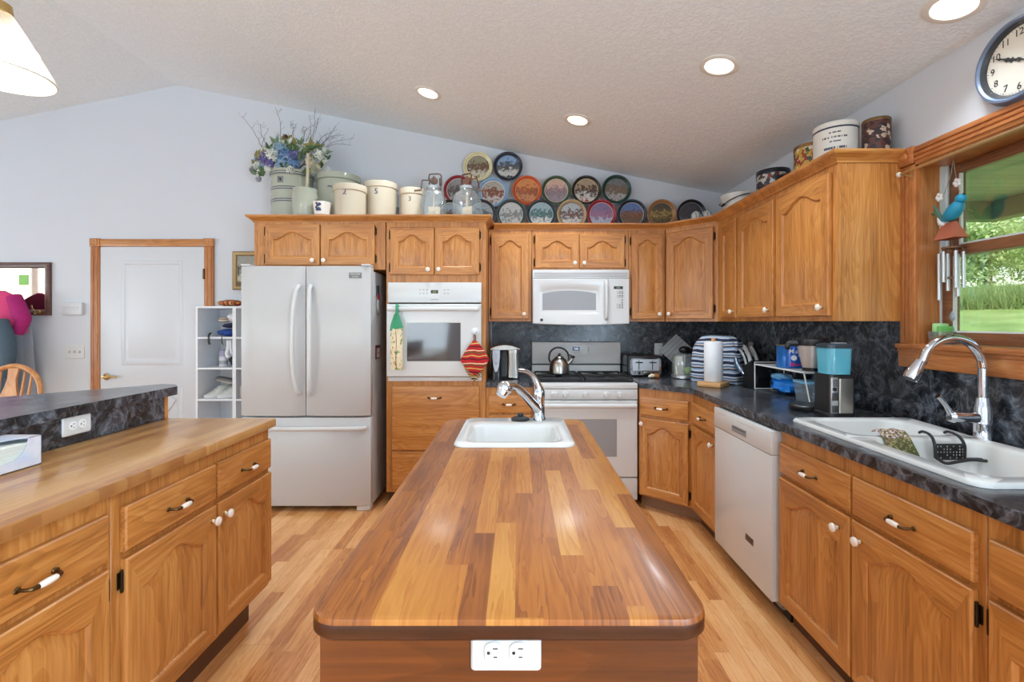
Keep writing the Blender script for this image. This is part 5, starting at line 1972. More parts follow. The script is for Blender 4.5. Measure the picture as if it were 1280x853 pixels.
b.lathe([(0.078, 0.0), (0.082, 0.006), (0.082, 0.022), (0.076, 0.028), (0.05, 0.026), (0, 0.026)], c=(-0.03, 0.16, 0), n=40)
b.build('warming_plate', t)
b = B(BLACK)
b.tube([(0.075, 0.03, 0.05), (0.13, 0.0, 0.02), (0.17, -0.04, 0.004), (0.2, -0.12, 0.004), (0.24, -0.05, 0.004), (0.255, 0.05, 0.02), (0.262, 0.06, 0.06)], 0.004, smooth=6, n=6)
b.build('power_cord', t)

# ------------------------------------------------------------------ outlets, switches
def outlet(label, loc, rotz, horizontal=True, w_=0.114, h_=0.07):
    t = thing('power_outlet', label, 'outlet', loc, rotz)
    M = Matrix.Identity(4) if horizontal else RY(PI / 2)
    pl = B(WHITE2)
    pl.at(M)
    hx, hz = w_ / 2, h_ / 2
    def rr(ins, y): return [(x, y, z) for x, z, _ in rrect(0, 0, hx - ins, hz - ins, 0.006, 0, 3)]
    pl.loops([rr(0, -0.0006), rr(0, -0.003), rr(0.003, -0.006)])
    pl.lathe([(0.0035, 0), (0.003, 0.0015), (0, 0.0016)], T=T_((0, -0.006, 0)) @ RX(PI / 2), n=10)
    p = pl.build('cover_plate', t)
    for s_ in (-1, 1):
        b = B(mat('socket_white', rgb(232, 232, 230), 0.35))
        b.at(M)
        ring = []
        for k in range(24):
            a = 2 * PI * k / 24
            ring.append((s_ * 0.0195 + max(-0.0135, min(0.0135, 0.0168 * math.cos(a))), 0.0165 * math.sin(a)))
        b.loops([[(x, -0.0061, z) for x, z in ring], [(x, -0.0085, z) for x, z in ring]])
        b.use(DKLINE)
        b.box(s_ * 0.0195 - 0.001, s_ * 0.0195 + 0.007, -0.0088, -0.0085, 0.0055, 0.0075)
        b.box(s_ * 0.0195 - 0.000, s_ * 0.0195 + 0.006, -0.0088, -0.0085, -0.0075, -0.0055)
        b.lathe([(0.0028, 0), (0.0028, 0.0003), (0, 0.0004)], T=T_((s_ * 0.0195 - 0.0075, -0.0085, 0)) @ RX(PI / 2), n=10)
        b.build('socket', t)
    return t
outlet('white double outlet on the front end of the island', (-0.018 + 0.0, 0.7515, 0.8475), 0, True, 0.1095, 0.062)
outlet('white double outlet on the dark splash under the raised bar', (-1.6165, 1.757, 0.985), PI / 2, True)
outlet('white upright outlet on the dark splash above the toaster', (1.228, WY - 0.0125, 1.12), 0, False)
outlet('white upright outlet on the right-hand splash behind the knife block', (WX - 0.0125, 3.68, 1.15), -PI / 2, False)
t = thing('light_switch', 'white triple light switch on the wall left of the door', 'light switch', (-3.87, WY - 0.0005, 1.10))
b = B(WHITE2)
def rr_(ins, y): return [(x, y, z) for x, z, _ in rrect(0, 0, 0.082 - ins, 0.058 - ins, 0.006, 0, 3)]
b.loops([rr_(0, 0), rr_(0, -0.003), rr_(0.003, -0.006)])
b.build('cover_plate', t)
for k in (-0.046, 0, 0.046):
    b = B(mat('switch_grey', rgb(178, 178, 180), 0.4))
    b.box(k - 0.007, k + 0.007, -0.0075, -0.006, -0.013, 0.013)
    b.use(WHITE2).prism([(-0.006, 0.004), (-0.018, 0.009), (-0.018, 0.002), (-0.006, -0.006)], k - 0.005, k + 0.005, 'x')
    b.build('toggle', t)
t = thing('door_chime', 'grey white door chime box on the wall above the light switch', 'door chime', (-3.872, WY - 0.0005, 1.477))
b = B(mat('chime_white', rgb(206, 206, 206), 0.4))
def rc(ins, y): return [(x, y, z) for x, z, _ in rrect(0, 0, 0.088 - ins, 0.055 - ins, 0.016, 0, 4)]
b.loops([rc(0, 0), rc(0, -0.03), rc(0.006, -0.036)])
b.build('housing', t)
b = B(GREYLINE)
b.box(-0.07, 0.07, -0.0368, -0.036, 0.012, 0.015)
b.box(-0.07, 0.07, -0.0368, -0.036, -0.004, -0.002)
b.build('groove', t)

# ------------------------------------------------------------------ collectible trays against the back wall
def tray_picture(key, sky, far, dark, ground, accent, off):
    m, n, l, p = nodes_of('tray_picture_' + key)
    tc = n.new('ShaderNodeTexCoord')
    mp = n.new('ShaderNodeMapping')
    mp.inputs['Location'].default_value = (off, off * 2.3, off * 0.7)
    l.new(tc.outputs['Object'], mp.inputs['Vector'])
    sp = n.new('ShaderNodeSeparateXYZ')
    l.new(tc.outputs['Object'], sp.inputs[0])
    a = n.new('ShaderNodeTexNoise')
    a.inputs['Scale'].default_value = 42
    a.inputs['Detail'].default_value = 8
    a.inputs['Roughness'].default_value = 0.65
    l.new(mp.outputs[0], a.inputs['Vector'])
    c_ = n.new('ShaderNodeTexNoise')
    c_.inputs['Scale'].default_value = 110
    c_.inputs['Detail'].default_value = 4
    l.new(mp.outputs[0], c_.inputs['Vector'])
    h = M_(n, l, 'ADD', M_(n, l, 'MULTIPLY', sp.outputs[2], 4.2), 0.5)
    f = M_(n, l, 'ADD', h, M_(n, l, 'MULTIPLY', M_(n, l, 'SUBTRACT', a.outputs['Fac'], 0.5), 1.25))
    cr = ramp(n, [(0.08, accent), (0.2, ground), (0.34, tuple(0.75 * x for x in ground[:3]) + (1,)), (0.42, dark), (0.52, far), (0.6, dark), (0.66, sky), (0.95, tuple(min(1, 0.8 * x) for x in sky[:3]) + (1,))])
    l.new(f, cr.inputs[0])
    mx = n.new('ShaderNodeMix')
    mx.data_type = 'RGBA'
    g = ramp(n, [(0.52, (0, 0, 0, 1)), (0.66, (1, 1, 1, 1))])
    l.new(c_.outputs['Fac'], g.inputs[0])
    band = M_(n, l, 'SUBTRACT', 1.0, M_(n, l, 'MINIMUM', M_(n, l, 'MULTIPLY', M_(n, l, 'ABSOLUTE', M_(n, l, 'SUBTRACT', h, 0.42)), 3.2), 1.0))
    l.new(M_(n, l, 'MULTIPLY', M_(n, l, 'MULTIPLY', g.outputs[0], band), 0.9), mx.inputs[0])
    l.new(cr.outputs[0], mx.inputs[6])
    mx.inputs[7].default_value = far
    l.new(mx.outputs[2], p.inputs['Base Color'])
    p.inputs['Roughness'].default_value = 0.3
    return m


snow, dusk, brown, deep = rgb(212, 212, 206), rgb(150, 140, 130), rgb(120, 76, 50), rgb(48, 46, 44)
TRAYS = [
    # px, py, row, rim colour, inner line, (sky, far, dark, ground, accent), label
    (563.5, 265, 0, rgb(34, 40, 40), rgb(196, 190, 160), (rgb(140, 150, 160), brown, deep, snow, deep), 'dark tray mostly hidden behind the two glass churns'),
    (601.5, 265, 0, rgb(40, 48, 56), rgb(180, 200, 200), (rgb(160, 170, 175), rgb(90, 110, 110), deep, snow, deep), 'dark tray half hidden by the right glass churn'),
    (639, 267, 0, rgb(52, 66, 66), rgb(190, 200, 196), (rgb(196, 200, 198), rgb(120, 124, 120), rgb(110, 112, 108), rgb(200, 202, 198), rgb(150, 155, 150)), 'grey-green tray with pale misty sailing picture, bottom row'),
    (676.6, 267, 0, rgb(36, 50, 62), rgb(180, 196, 196), (rgb(150, 178, 184), rgb(66, 110, 110), rgb(46, 70, 70), snow, rgb(150, 170, 130)), 'dark blue tray with blue-green snow picture, bottom row'),
    (714.5, 267, 0, rgb(172, 150, 116), rgb(110, 90, 66), (rgb(176, 186, 190), rgb(120, 66, 50), deep, snow, rgb(130, 60, 50)), 'tan rimmed tray with grey winter picture, bottom row'),
    (751.7, 267, 0, rgb(146, 32, 44), rgb(214, 190, 190), (rgb(130, 110, 150), rgb(190, 120, 150), rgb(80, 66, 96), rgb(190, 200, 220), rgb(90, 120, 130)), 'red rimmed tray with lilac picture in the bottom row'),
    (789.7, 267, 0, rgb(36, 44, 56), rgb(180, 180, 180), (rgb(90, 116, 168), rgb(150, 90, 44), rgb(66, 44, 32), rgb(120, 80, 50), rgb(90, 56, 40)), 'black rimmed tray with deep blue sky and brown land'),
    (827, 266.5, 0, rgb(158, 106, 62), rgb(196, 150, 100), (rgb(84, 74, 62), rgb(196, 160, 84), rgb(40, 34, 28), rgb(96, 78, 50), rgb(44, 36, 28)), 'copper brown rimmed tray with dark golden picture'),
    (863.5, 267, 0, rgb(36, 38, 46), rgb(150, 146, 150), (rgb(80, 76, 80), rgb(104, 96, 100), rgb(36, 34, 38), rgb(120, 116, 118), rgb(40, 36, 36)), 'black rimmed tray with dark grey picture at the cabinet corner'),
    (573, 238, 1, rgb(132, 24, 38), rgb(220, 206, 200), (rgb(150, 152, 156), rgb(110, 96, 96), deep, rgb(170, 170, 172), rgb(120, 60, 60)), 'dark red rimmed tray behind the right glass churn'),
    (616.2, 240.7, 1, rgb(132, 164, 196), rgb(222, 228, 232), (rgb(176, 170, 160), rgb(150, 84, 56), rgb(96, 60, 46), rgb(214, 204, 196), rgb(120, 80, 60)), 'pale blue rimmed tray with russet picture'),
    (658.7, 238.3, 1, rgb(188, 82, 40), rgb(228, 150, 96), (rgb(214, 140, 82), rgb(190, 100, 56), rgb(92, 50, 36), rgb(200, 140, 96), rgb(150, 80, 50)), 'orange tray with rust toned picture'),
    (695.3, 238.5, 1, rgb(52, 78, 54), rgb(216, 206, 176), (rgb(210, 176, 160), rgb(160, 130, 140), rgb(110, 96, 104), rgb(150, 140, 150), rgb(130, 120, 130)), 'green rimmed tray with pinkish glowing picture'),
    (732.8, 238.3, 1, rgb(34, 32, 34), rgb(206, 190, 150), (rgb(176, 156, 130), rgb(96, 62, 46), rgb(46, 40, 36), snow, rgb(150, 50, 46)), 'black rimmed tray with cream line and brown snow picture'),
    (770.4, 237.5, 1, rgb(30, 60, 52), rgb(40, 78, 66), (rgb(120, 120, 122), rgb(130, 108, 86), rgb(80, 70, 60), rgb(176, 176, 174), rgb(100, 96, 92)), 'dark green rimmed tray with grey winter tree picture'),
    (597.5, 208.6, 2, rgb(214, 206, 160), rgb(236, 230, 196), (rgb(150, 146, 120), rgb(120, 80, 56), rgb(70, 60, 44), rgb(206, 198, 176), rgb(110, 90, 60)), 'cream rimmed tray at the top of the pile, left one'),
    (635, 208.6, 2, rgb(32, 40, 52), rgb(60, 72, 88), (rgb(140, 170, 206), rgb(96, 96, 96), rgb(40, 44, 46), snow, rgb(50, 54, 54)), 'dark blue rimmed tray at the top of the pile, right one'),
]
for i, (px, py, row, rim, line, pal, label) in enumerate(TRAYS):
    D = (4.085, 4.115, 4.14)[row]
    x = (px - 647) * D / 600
    z = DK + 0.1275 if row == 0 else EYE + (403 - py) * D / 600
    t = thing('tray', label, 'tray', (x, D, z), 0, 'collectible metal trays standing on the wall cabinets')
    rad = 0.1255
    key = str(i)
    T = RX(PI / 2)
    b = B(mat('tray_rim_' + key, rim, 0.25, metal=0.1, var=0.06))
    b.lathe([(0.101, -0.002), (0.101, 0.004), (0.115, 0.016), (0.120, 0.018), (rad, 0.0165), (rad, 0.0135), (0.116, 0.011), (0.104, -0.004), (0, -0.004)], T=T, n=44, cap0=False)
    b.build('rim', t)
    b = B(mat('tray_line_' + key, line, 0.3))
    b.lathe([(0.097, 0.0008), (0.097, 0.002), (0.1012, 0.0045), (0.1012, 0.003)], T=T, n=44, cap0=False, cap1=False)
    b.build('painted_line', t)
    b = B(tray_picture(key, *pal, off=i * 1.37))
    b.lathe([(0.097, -0.001), (0.097, 0.0012), (0, 0.0012)], T=T, n=44)
    b.build('picture', t)
    t.rotation_euler = (0.045 if row == 0 else 0.0, 0, 0)

# ------------------------------------------------------------------ stoneware and glass on the tall cabinets
STONE = mat('glazed_stoneware', rgb(196, 184, 162), 0.22, var=0.06, scale=8, coat=0.3)
STONE_G = mat('grey_green_stoneware', rgb(168, 170, 152), 0.2, var=0.08, scale=7, coat=0.3)
COBALT = mat('cobalt_glaze', rgb(42, 54, 92), 0.3, var=0.15)
def tX(px, D): return (px - 647) * D / 600
def crock_profile(r, h, lip=0.008):
    return [(r * 0.94, 0.0), (r * 0.985, 0.006), (r, h * 0.3), (r, h * 0.82), (r, h - 0.05), (r + lip, h - 0.045), (r + lip + 0.002, h - 0.012), (r + lip, h), (r - 0.006, h + 0.001), (r - 0.012, h - 0.01), (r - 0.014, h - 0.10), (0, h - 0.12)]
def crock(name, label, px, D, r, h, m, mark=None, mark_z=0.7, size=0.05, rot=0.0, lip=0.008):
    t = thing(name, label, 'crock', (tX(px, D), D, DK), rot)
    b = B(m)
    b.lathe(crock_profile(r, h, lip), n=44)
    b.build('body', t)
    if mark:
        b = B(COBALT)
        # numeral bent round the wall
        key = mark
        b.text(mark, size, FACE)
        b.v = [Vector(((r + 0.0006) * math.sin(q.x / r), -(r + 0.0006) * math.cos(q.x / r) + q.y, q.z + h * mark_z)) for q in b.v]
        b.build('painted_numeral', t, smooth=False)
    return t
t = crock('stoneware_crock', 'blue banded stoneware crock holding the flower arrangement', 365.5, 3.93, 0.158, 0.425, STONE_G)
for zz in (0.185, 0.168, 0.282, 0.265, 0.385, 0.402):
    b = B(COBALT)
    rr = 0.1592 if zz < 0.37 else 0.1675
    b.lathe([(rr - 0.003, zz - 0.0035), (rr, zz - 0.003), (rr, zz + 0.003), (rr - 0.003, zz + 0.0035)], n=44, cap0=False, cap1=False)
    b.build('painted_band', t)
b = B(COBALT)
for x0, x1, z0, z1 in ((-0.02, 0.02, 0.312, 0.3145), (-0.02, 0.02, 0.355, 0.3575), (-0.02, -0.0175, 0.312, 0.3575), (0.0175, 0.02, 0.312, 0.3575), (-0.01, 0.01, 0.332, 0.348), (-0.006, 0.006, 0.322, 0.332)):
    b.box(-0.02 + x0, -0.02 + x1, -0.1612, -0.155, z0, z1)
b.build('painted_badge', t)
t = thing('butter_churn', 'small stoneware butter churn with wooden dasher rod', 'churn', (tX(380, 3.61), 3.63, DK))
b = B(STONE_G)
b.lathe([(0.075, 0), (0.085, 0.01), (0.092, 0.08), (0.092, 0.15), (0.084, 0.195), (0.086, 0.214), (0.08, 0.217), (0.03, 0.219), (0, 0.22)], n=40)
b.build('body', t)
b = B(mat('dasher_wood', rgb(186, 170, 146), 0.7, var=0.12))
b.tube([(0.012, 0, 0.2), (0.02, 0, 0.36), (0.024, -0.004, 0.485)], [0.0115, 0.011, 0.0125], n=12)
b.build('dasher', t)
crock('stoneware_crock', 'widest grey-green stoneware crock with rolled rim, behind crock marked 2', 423, 3.995, 0.165, 0.415, STONE_G, mark='~', mark_z=0.72, size=0.09, lip=0.014)
crock('stoneware_crock', 'cream stoneware crock marked with a 2', 437.5, 3.655, 0.117, 0.24, STONE, mark='2', mark_z=0.72, size=0.06)
t = crock('stoneware_crock', 'tall cream stoneware crock marked with a dark 5', 476, 3.865, 0.126, 0.32, STONE, mark='5', mark_z=0.72, size=0.062)
b = B(mat('bail_wood', rgb(60, 50, 42), 0.5))
b.tube([(0.136, -0.01, 0.24), (0.142, -0.012, 0.19), (0.142, -0.02, 0.13)], 0.003, n=6, smooth=3)
b.cyl((0.142, -0.02, 0.13), (0.142, -0.02, 0.05), 0.011, n=10)
b.build('bail_handle', t)
crock('stoneware_crock', 'small cream stoneware crock with faint 3, beside the left glass churn', 515.5, 3.87, 0.094, 0.275, STONE, mark='3', mark_z=0.66, size=0.05)
t = thing('spongeware_bowl', 'small white bowl with dark blue motif in front of the crocks', 'bowl', (tX(403, 3.575), 3.57, DK))
b = B(mat('bowl_white', rgb(226, 218, 206), 0.25))
b.lathe([(0.046, 0), (0.055, 0.006), (0.066, 0.09), (0.068, 0.098), (0.064, 0.098), (0.054, 0.02), (0, 0.012)], n=36)
b.build('body', t)
b = B(COBALT)
q = random.Random(4)
for k in range(16):
    a = -PI / 2 + q.uniform(-0.35, 0.2)
    zz = q.uniform(0.03, 0.085)
    rr = 0.0575 + (zz - 0.02) * 0.125
    b.ball((rr * math.cos(a), rr * math.sin(a), zz), (0.009, 0.003, 0.009), 8, 6)
b.build('blue_motif', t)

RUST = mat('rusty_iron', rgb(74, 56, 46), 0.6, metal=0.6, var=0.25)
RUST2 = mat('brown_rust', rgb(98, 60, 46), 0.65, metal=0.5, var=0.3)
def glass_churn(label, px, D, iron, turn):
    t = thing('glass_churn', label, 'churn', (tX(px, D), D, DK + 0.0005), turn)
    b = B(JAR)
    n = 7
    b.loops([rrect(0, 0, 0.078, 0.078, 0.03, 0.0, n), rrect(0, 0, 0.088, 0.088, 0.035, 0.012, n), rrect(0, 0, 0.09, 0.09, 0.035, 0.14, n), rrect(0, 0, 0.078, 0.078, 0.04, 0.195, n), rrect(0, 0, 0.056, 0.056, 0.055, 0.222, n), rrect(0, 0, 0.052, 0.052, 0.051, 0.245, n)], True, False)
    b.build('jar', t)
    b = B(mat('zinc_lid', rgb(168, 170, 170), 0.4, metal=0.7))
    b.lathe([(0.056, 0.232), (0.057, 0.252), (0.05, 0.257), (0.02, 0.26), (0, 0.26)], n=30)
    b.build('lid', t)
    b = B(iron)
    for x in (-0.035, 0.045):
        b.tube([(x, 0, 0.257), (x, 0, 0.32)], 0.0055, n=8)
    b.tube([(-0.04, 0, 0.30), (-0.036, 0, 0.345), (-0.02, 0, 0.352), (0.04, 0, 0.352), (0.056, 0, 0.335), (0.056, 0, 0.27), (0.045, 0, 0.26)], 0.0055, n=8, smooth=3)
    b.lathe([(0.03, 0), (0.03, 0.008), (0.012, 0.01), (0, 0.01)], T=T_((0.0, 0.005, 0.30)) @ RX(PI / 2), n=20)
    b.cyl((0, 0, 0.255), (0, 0, 0.335), 0.007, n=10)
    b.cyl((-0.09, 0, 0.305), (0.03, 0, 0.305), 0.005, n=8)
    b.build('gear_frame', t)
    b = B(iron)
    b.tube([(-0.09, 0, 0.305), (-0.092, -0.02, 0.27), (-0.092, -0.03, 0.225)], 0.0048, n=8)
    b.use(mat('crank_wood', rgb(112, 84, 60), 0.6)).cyl((-0.092, -0.03, 0.222), (-0.145, -0.035, 0.215), 0.0075, 0.009, n=10)
    b.build('crank', t)
    b = B(mat('paddle_wood', rgb(214, 190, 156), 0.7))
    b.box(-0.006, 0.006, -0.008, 0.008, 0.06, 0.232)
    b.box(-0.045, 0.045, -0.003, 0.003, 0.03, 0.10, 0.002)
    b.build('paddle', t)
glass_churn('glass butter churn with dark iron crank beside the small crock', 542.5, 3.70, RUST, 0.0)
glass_churn('glass butter churn with brown rusty crank in front of the red tray', 584, 3.70, RUST2, 2.6)

# flower arrangement in the banded crock
fx, fy, fz = tX(365.5, 3.93), 3.93, DK + 0.315
t = thing('flower_arrangement', 'artificial flowers and curly twigs in blue and white arranged in the banded crock', 'flowers', (fx, fy, fz))
q = random.Random(21)
def petal_cluster(b, c, r, n, ps, out):
    """many small petals over a ball"""
    for k in range(n):
        v = Vector((q.gauss(0, 1), q.gauss(0, 1), q.gauss(0, 1)))
        if v.length < 1e-3:
            continue
        v.normalize()
        p = c + v * r * q.uniform(0.75, 1.05)
        u = v.orthogonal().normalized()
        u.rotate(Matrix.Rotation(q.uniform(0, 6.28), 3, v))
        w_ = v.cross(u)
        for a in range(4):
            d = u * math.cos(a * PI / 2) + w_ * math.sin(a * PI / 2)
            e = u * math.cos(a * PI / 2 + 0.8) + w_ * math.sin(a * PI / 2 + 0.8)
            b.add([p, p + d * ps * 0.7 + v * ps * 0.1, p + (d + e) * ps * 0.72 + v * ps * 0.25, p + e * ps * 0.7 + v * ps * 0.1], [(0, 1, 2, 3)])
PET = {'white': mat('white_petal', rgb(226, 228, 216), 0.7, var=0.08), 'cream': mat('cream_petal', rgb(214, 208, 172), 0.7, var=0.1), 'blue': mat('blue_petal', rgb(104, 140, 182), 0.7, var=0.2),
       'violet': mat('violet_petal', rgb(112, 100, 160), 0.7, var=0.2), 'sky': mat('sky_petal', rgb(150, 180, 200), 0.7, var=0.15), 'plum': mat('plum_berry', rgb(84, 40, 44), 0.4), 'grey': mat('dusty_petal', rgb(140, 140, 150), 0.8, var=0.2)}
LEAF = [mat('leaf_green', rgb(74, 98, 52), 0.6, var=0.25), mat('leaf_olive', rgb(128, 118, 52), 0.6, var=0.25), mat('leaf_sage', rgb(120, 140, 112), 0.7, var=0.2)]
S_ = 3.93 / 600
def fl(px, py, d=0.0): return Vector(((px - 365.5) * S_, d, EYE + (403 - py) * S_ - fz))
BLOOMS = [('blue', 366, 203, .062, -.10), ('sky', 355, 190, .045, -.06), ('white', 350, 201, .045, -.12), ('violet', 341, 203, .042, -.11), ('violet', 346, 211, .035, -.13), ('white', 334, 199, .036, -.06),
          ('white', 326, 209, .034, -.03), ('white', 337, 192, .036, .02), ('blue', 376, 210, .04, -.13), ('white', 384, 192, .035, -.04), ('cream', 394, 207, .034, -.1), ('cream', 395, 217, .028, -.11), ('white', 401, 196, .038, -.05),
          ('white', 407, 203, .028, -.04), ('white', 411, 214, .022, -.03), ('sky', 378, 196, .04, -.03), ('white', 360, 181, .036, .02), ('sky', 345, 180, .03, .05), ('white', 371, 187, .034, -.02), ('white', 374, 220, .028, -.15),
          ('violet', 377, 200, .035, -.12), ('white', 346, 217, .028, -.13), ('grey', 315, 212, .02, 0), ('grey', 325, 225, .02, -.02), ('white', 330, 218, .026, -.05), ('cream', 388, 184, .03, 0), ('sky', 362, 212, .04, -.13), ('white', 398, 188, .03, .03),
          ('grey', 323, 196, .022, .02), ('white', 330, 190, .032, .0), ('sky', 321, 203, .03, .0), ('white', 353, 176, .034, .03), ('white', 366, 177, .03, .0), ('white', 382, 182, .034, .02), ('white', 405, 188, .03, .02),
          ('sky', 336, 211, .032, -.06), ('white', 317, 205, .026, .02), ('violet', 324, 197, .024, -.02), ('cream', 400, 212, .03, -.06)]
for col, px, py, r, d in BLOOMS:
    b = B(PET[col])
    c = fl(px, py, d)
    petal_cluster(b, c, r * 1.05, 34, r * 0.5, None)
    b.build('blossom', t, smooth=False, fix=False)
def leaf_mesh(b, p, d, L, W):
    d = d.normalized()
    s = d.cross(Vector((0, -1, 0.3))).normalized()
    up_ = s.cross(d)
    P = [p, p + d * L * 0.35 + s * W * 0.5 + up_ * W * 0.1, p + d * L + up_ * -0.1 * L, p + d * L * 0.35 - s * W * 0.5 + up_ * W * 0.1, p + d * L * 0.4 - up_ * W * 0.15]
    b.add(P, [(0, 1, 4), (1, 2, 4), (2, 3, 4), (3, 0, 4)])
LEAVES = [(390, 190, .11, 0, -.1), (386, 196, .1, 0, -.12), (360, 171, .075, 1, 0), (354, 174, .05, 1, .0), (372, 183, .08, 1, -.05), (393, 183, .09, 1, -.04), (328, 199, .08, 1, -.08), (341, 199, .07, 1, -.12), (338, 222, .09, 0, -.1), (332, 214, .08, 2, -.06),
          (349, 190, .09, 2, -.04), (365, 192, .1, 0, -.06), (383, 205, .08, 0, -.12), (402, 211, .08, 0, -.05), (396, 199, .07, 2, -.08), (322, 205, .06, 1, -.03), (356, 214, .08, 0, -.13), (344, 176, .08, 2, .02), (333, 184, .08, 0, .04), (360, 184, .09, 0, -.02), (398, 182, .08, 2, .03), (409, 197, .07, 0, .0), (328, 214, .07, 0, -.02), (378, 190, .09, 0, -.06), (350, 184, .09, 2, -.01), (347, 208, .07, 0, -.1), (374, 177, .07, 2, .03), (406, 189, .07, 2, 0),
          (342, 187, .07, 2, .03), (318, 216, .06, 2, 0), (370, 214, .07, 0, -.14), (390, 222, .08, 0, -.12)]
for px, py, L, k, d in LEAVES:
    b = B(LEAF[k])
    p = fl(px, py, d)
    for j in range(3):
        a = q.uniform(0.2, 2.9)
        leaf_mesh(b, p - Vector((0, 0, 0.02)), Vector((math.cos(a), q.uniform(-0.5, 0.1), math.sin(a))), L * q.uniform(0.7, 1.1), L * 0.5)
    b.build('leaf_cluster', t, smooth=False, fix=False)
b = B(PET['plum'])
b.ball(fl(358, 171, -0.01), 0.016, 10, 8)
b.build('berry', t)
TWIG = mat('grey_twig', rgb(118, 112, 112), 0.8, var=0.2)
TW = [((335, 195), (318, 165), (303, 146)), ((340, 195), (325, 168), (322, 152)), ((352, 195), (352, 158), (346, 136)), ((352, 190), (345, 172), (340, 166)), ((362, 190), (366, 160), (360, 154)), ((372, 190), (384, 162), (380, 138)), ((378, 190), (388, 160), (387, 130)),
      ((384, 192), (396, 165), (400, 150)), ((388, 195), (405, 168), (414, 152)), ((390, 195), (410, 172), (430, 168)), ((392, 197), (412, 178), (440, 170)), ((392, 197), (414, 180), (438, 180)), ((388, 192), (402, 170), (421, 160)), ((390, 190), (400, 174), (412, 166)),
      ((376, 185), (377, 160), (392, 147)), ((345, 200), (328, 182), (336, 160))]
for pts in TW:
    b = B(TWIG)
    dep = q.uniform(-0.04, 0.12)
    P = [fl(368, 215, 0)] + [fl(x, y, dep * (k + 1) / 3) for k, (x, y) in enumerate(pts)]
    P = spline(P, 6)
    P = [p + Vector((q.uniform(-.004, .004), q.uniform(-.004, .004), 0)) for p in P]
    b.tube(P, [0.0028, 0.0022, 0.0012], n=5)
    for k in range(7):
        i = q.randint(8, len(P) - 2)
        d = Vector((q.uniform(-1, 1), q.uniform(-.5, .5), q.uniform(0.2, 1))).normalized()
        b.tube([P[i], P[i] + d * 0.03, P[i] + d * 0.05 + Vector((q.uniform(-.012, .012), 0, 0.006))], 0.0009, n=4)
    b.build('twig', t)
for px, py in ((365, 156), (379, 160)):
    b = B(TWIG)
    c = fl(px, py, 0.03)
    b.tube([fl(370, 200, 0), fl(px - 2, py + 16, 0.02)] + [c + Vector((0.026 * math.cos(a), 0, 0.026 * math.sin(a))) * (1 - 0.05 * k) for k, a in enumerate([-PI / 2 - 0.6 * j for j in range(13)])], 0.0018, n=5, smooth=2)
    b.build('curled_tendril', t)

# ------------------------------------------------------------------ tins on the right-hand wall cabinets
def wrap_print(key, base, c1, c2, c3, sc=26):
    m, n, l, p = nodes_of('tin_print_' + key)
    tc0 = n.new('ShaderNodeTexCoord')
    wob = n.new('ShaderNodeTexNoise')
    wob.inputs['Scale'].default_value = 60
    l.new(tc0.outputs['Object'], wob.inputs['Vector'])
    tc = n.new('ShaderNodeVectorMath')
    tc.operation = 'MULTIPLY_ADD'
    l.new(wob.outputs['Color'], tc.inputs[0])
    tc.inputs[1].default_value = (0.03, 0.03, 0.03)
    l.new(tc0.outputs['Object'], tc.inputs[2])
    v = n.new('ShaderNodeTexVoronoi')
    v.inputs['Scale'].default_value = sc * 1.7
    l.new(tc.outputs[0], v.inputs['Vector'])
    sp = n.new('ShaderNodeSeparateColor')
    l.new(v.outputs['Color'], sp.inputs[0])
    c = ramp(n, [(0, base), (0.4, c1), (0.62, base), (0.72, c2), (0.86, c3)], 'CONSTANT')
    l.new(sp.outputs[0], c.inputs[0])
    l.new(c.outputs[0], p.inputs['Base Color'])
    p.inputs['Roughness'].default_value = 0.35
    p.inputs['Metallic'].default_value = 0.1
    return m
def tin(label, x, y, r, h, side, lidm, lid_h=0.02, ell=(1, 1), name='storage_tin', rot=0.0):
    t = thing(name, label, 'tin', (x, y, DK + 0.0005), rot)
    b = B(side)
    b.lathe([(r * 0.985, 0), (r, 0.004), (r, h - lid_h), (0, h - lid_h)], n=44, ell=ell)
    b.build('body', t)
    b = B(lidm)
    b.lathe([(r * 1.015, h - lid_h + 0.0004), (r * 1.02, h - lid_h + 0.003), (r * 1.02, h - 0.004), (r * 0.99, h), (r * 0.9, h + 0.001), (r * 0.88, h - 0.003), (0, h - 0.002)], n=44, ell=ell)
    b.build('lid', t)
    return t
TINW = mat('tin_cream_white', rgb(222, 218, 208), 0.3)
t = tin('large white tin bucket with dark lettering on the wall cabinet end', 1.60, 2.415, 0.098, 0.192, TINW, TINW, 0.022)
b = B(mat('tin_navy', rgb(44, 48, 62), 0.4))
b.lathe([(0.0975, 0.158), (0.0988, 0.158), (0.0988, 0.166), (0.0975, 0.166)], n=44, cap0=False, cap1=False)
q5 = random.Random(9)
for z, hgt, span in ((0.136, 0.007, 0.5), (0.113, 0.0085, 1.1), (0.092, 0.006, 0.45), (0.06, 0.012, 0.95)):      # illegible lines of small dark print
    a = -0.62 - span / 2
    while a < -0.62 + span / 2:
        w_ = q5.uniform(0.025, 0.06)
        if q5.random() > 0.15:
            P = [RZ(a + w_ * k) @ Vector((0, -0.0984, z + dz)) for k, dz in ((0, -hgt / 2), (0.8, -hgt / 2), (0.8, hgt / 2), (0, hgt / 2))]
            b.add(P, [(0, 1, 2, 3)])
        a += w_
b.build('lettering', t, smooth=False)
t.rotation_euler[2] = 0.0
tin('brown oval tin with dark figures beside the white tin bucket', 1.716, 2.297, 0.058, 0.175, wrap_print('brown', rgb(86, 44, 34), rgb(50, 30, 28), rgb(190, 170, 150), rgb(40, 26, 24), 34), mat('tin_bronze', rgb(120, 92, 58), 0.35, metal=0.6), 0.016)
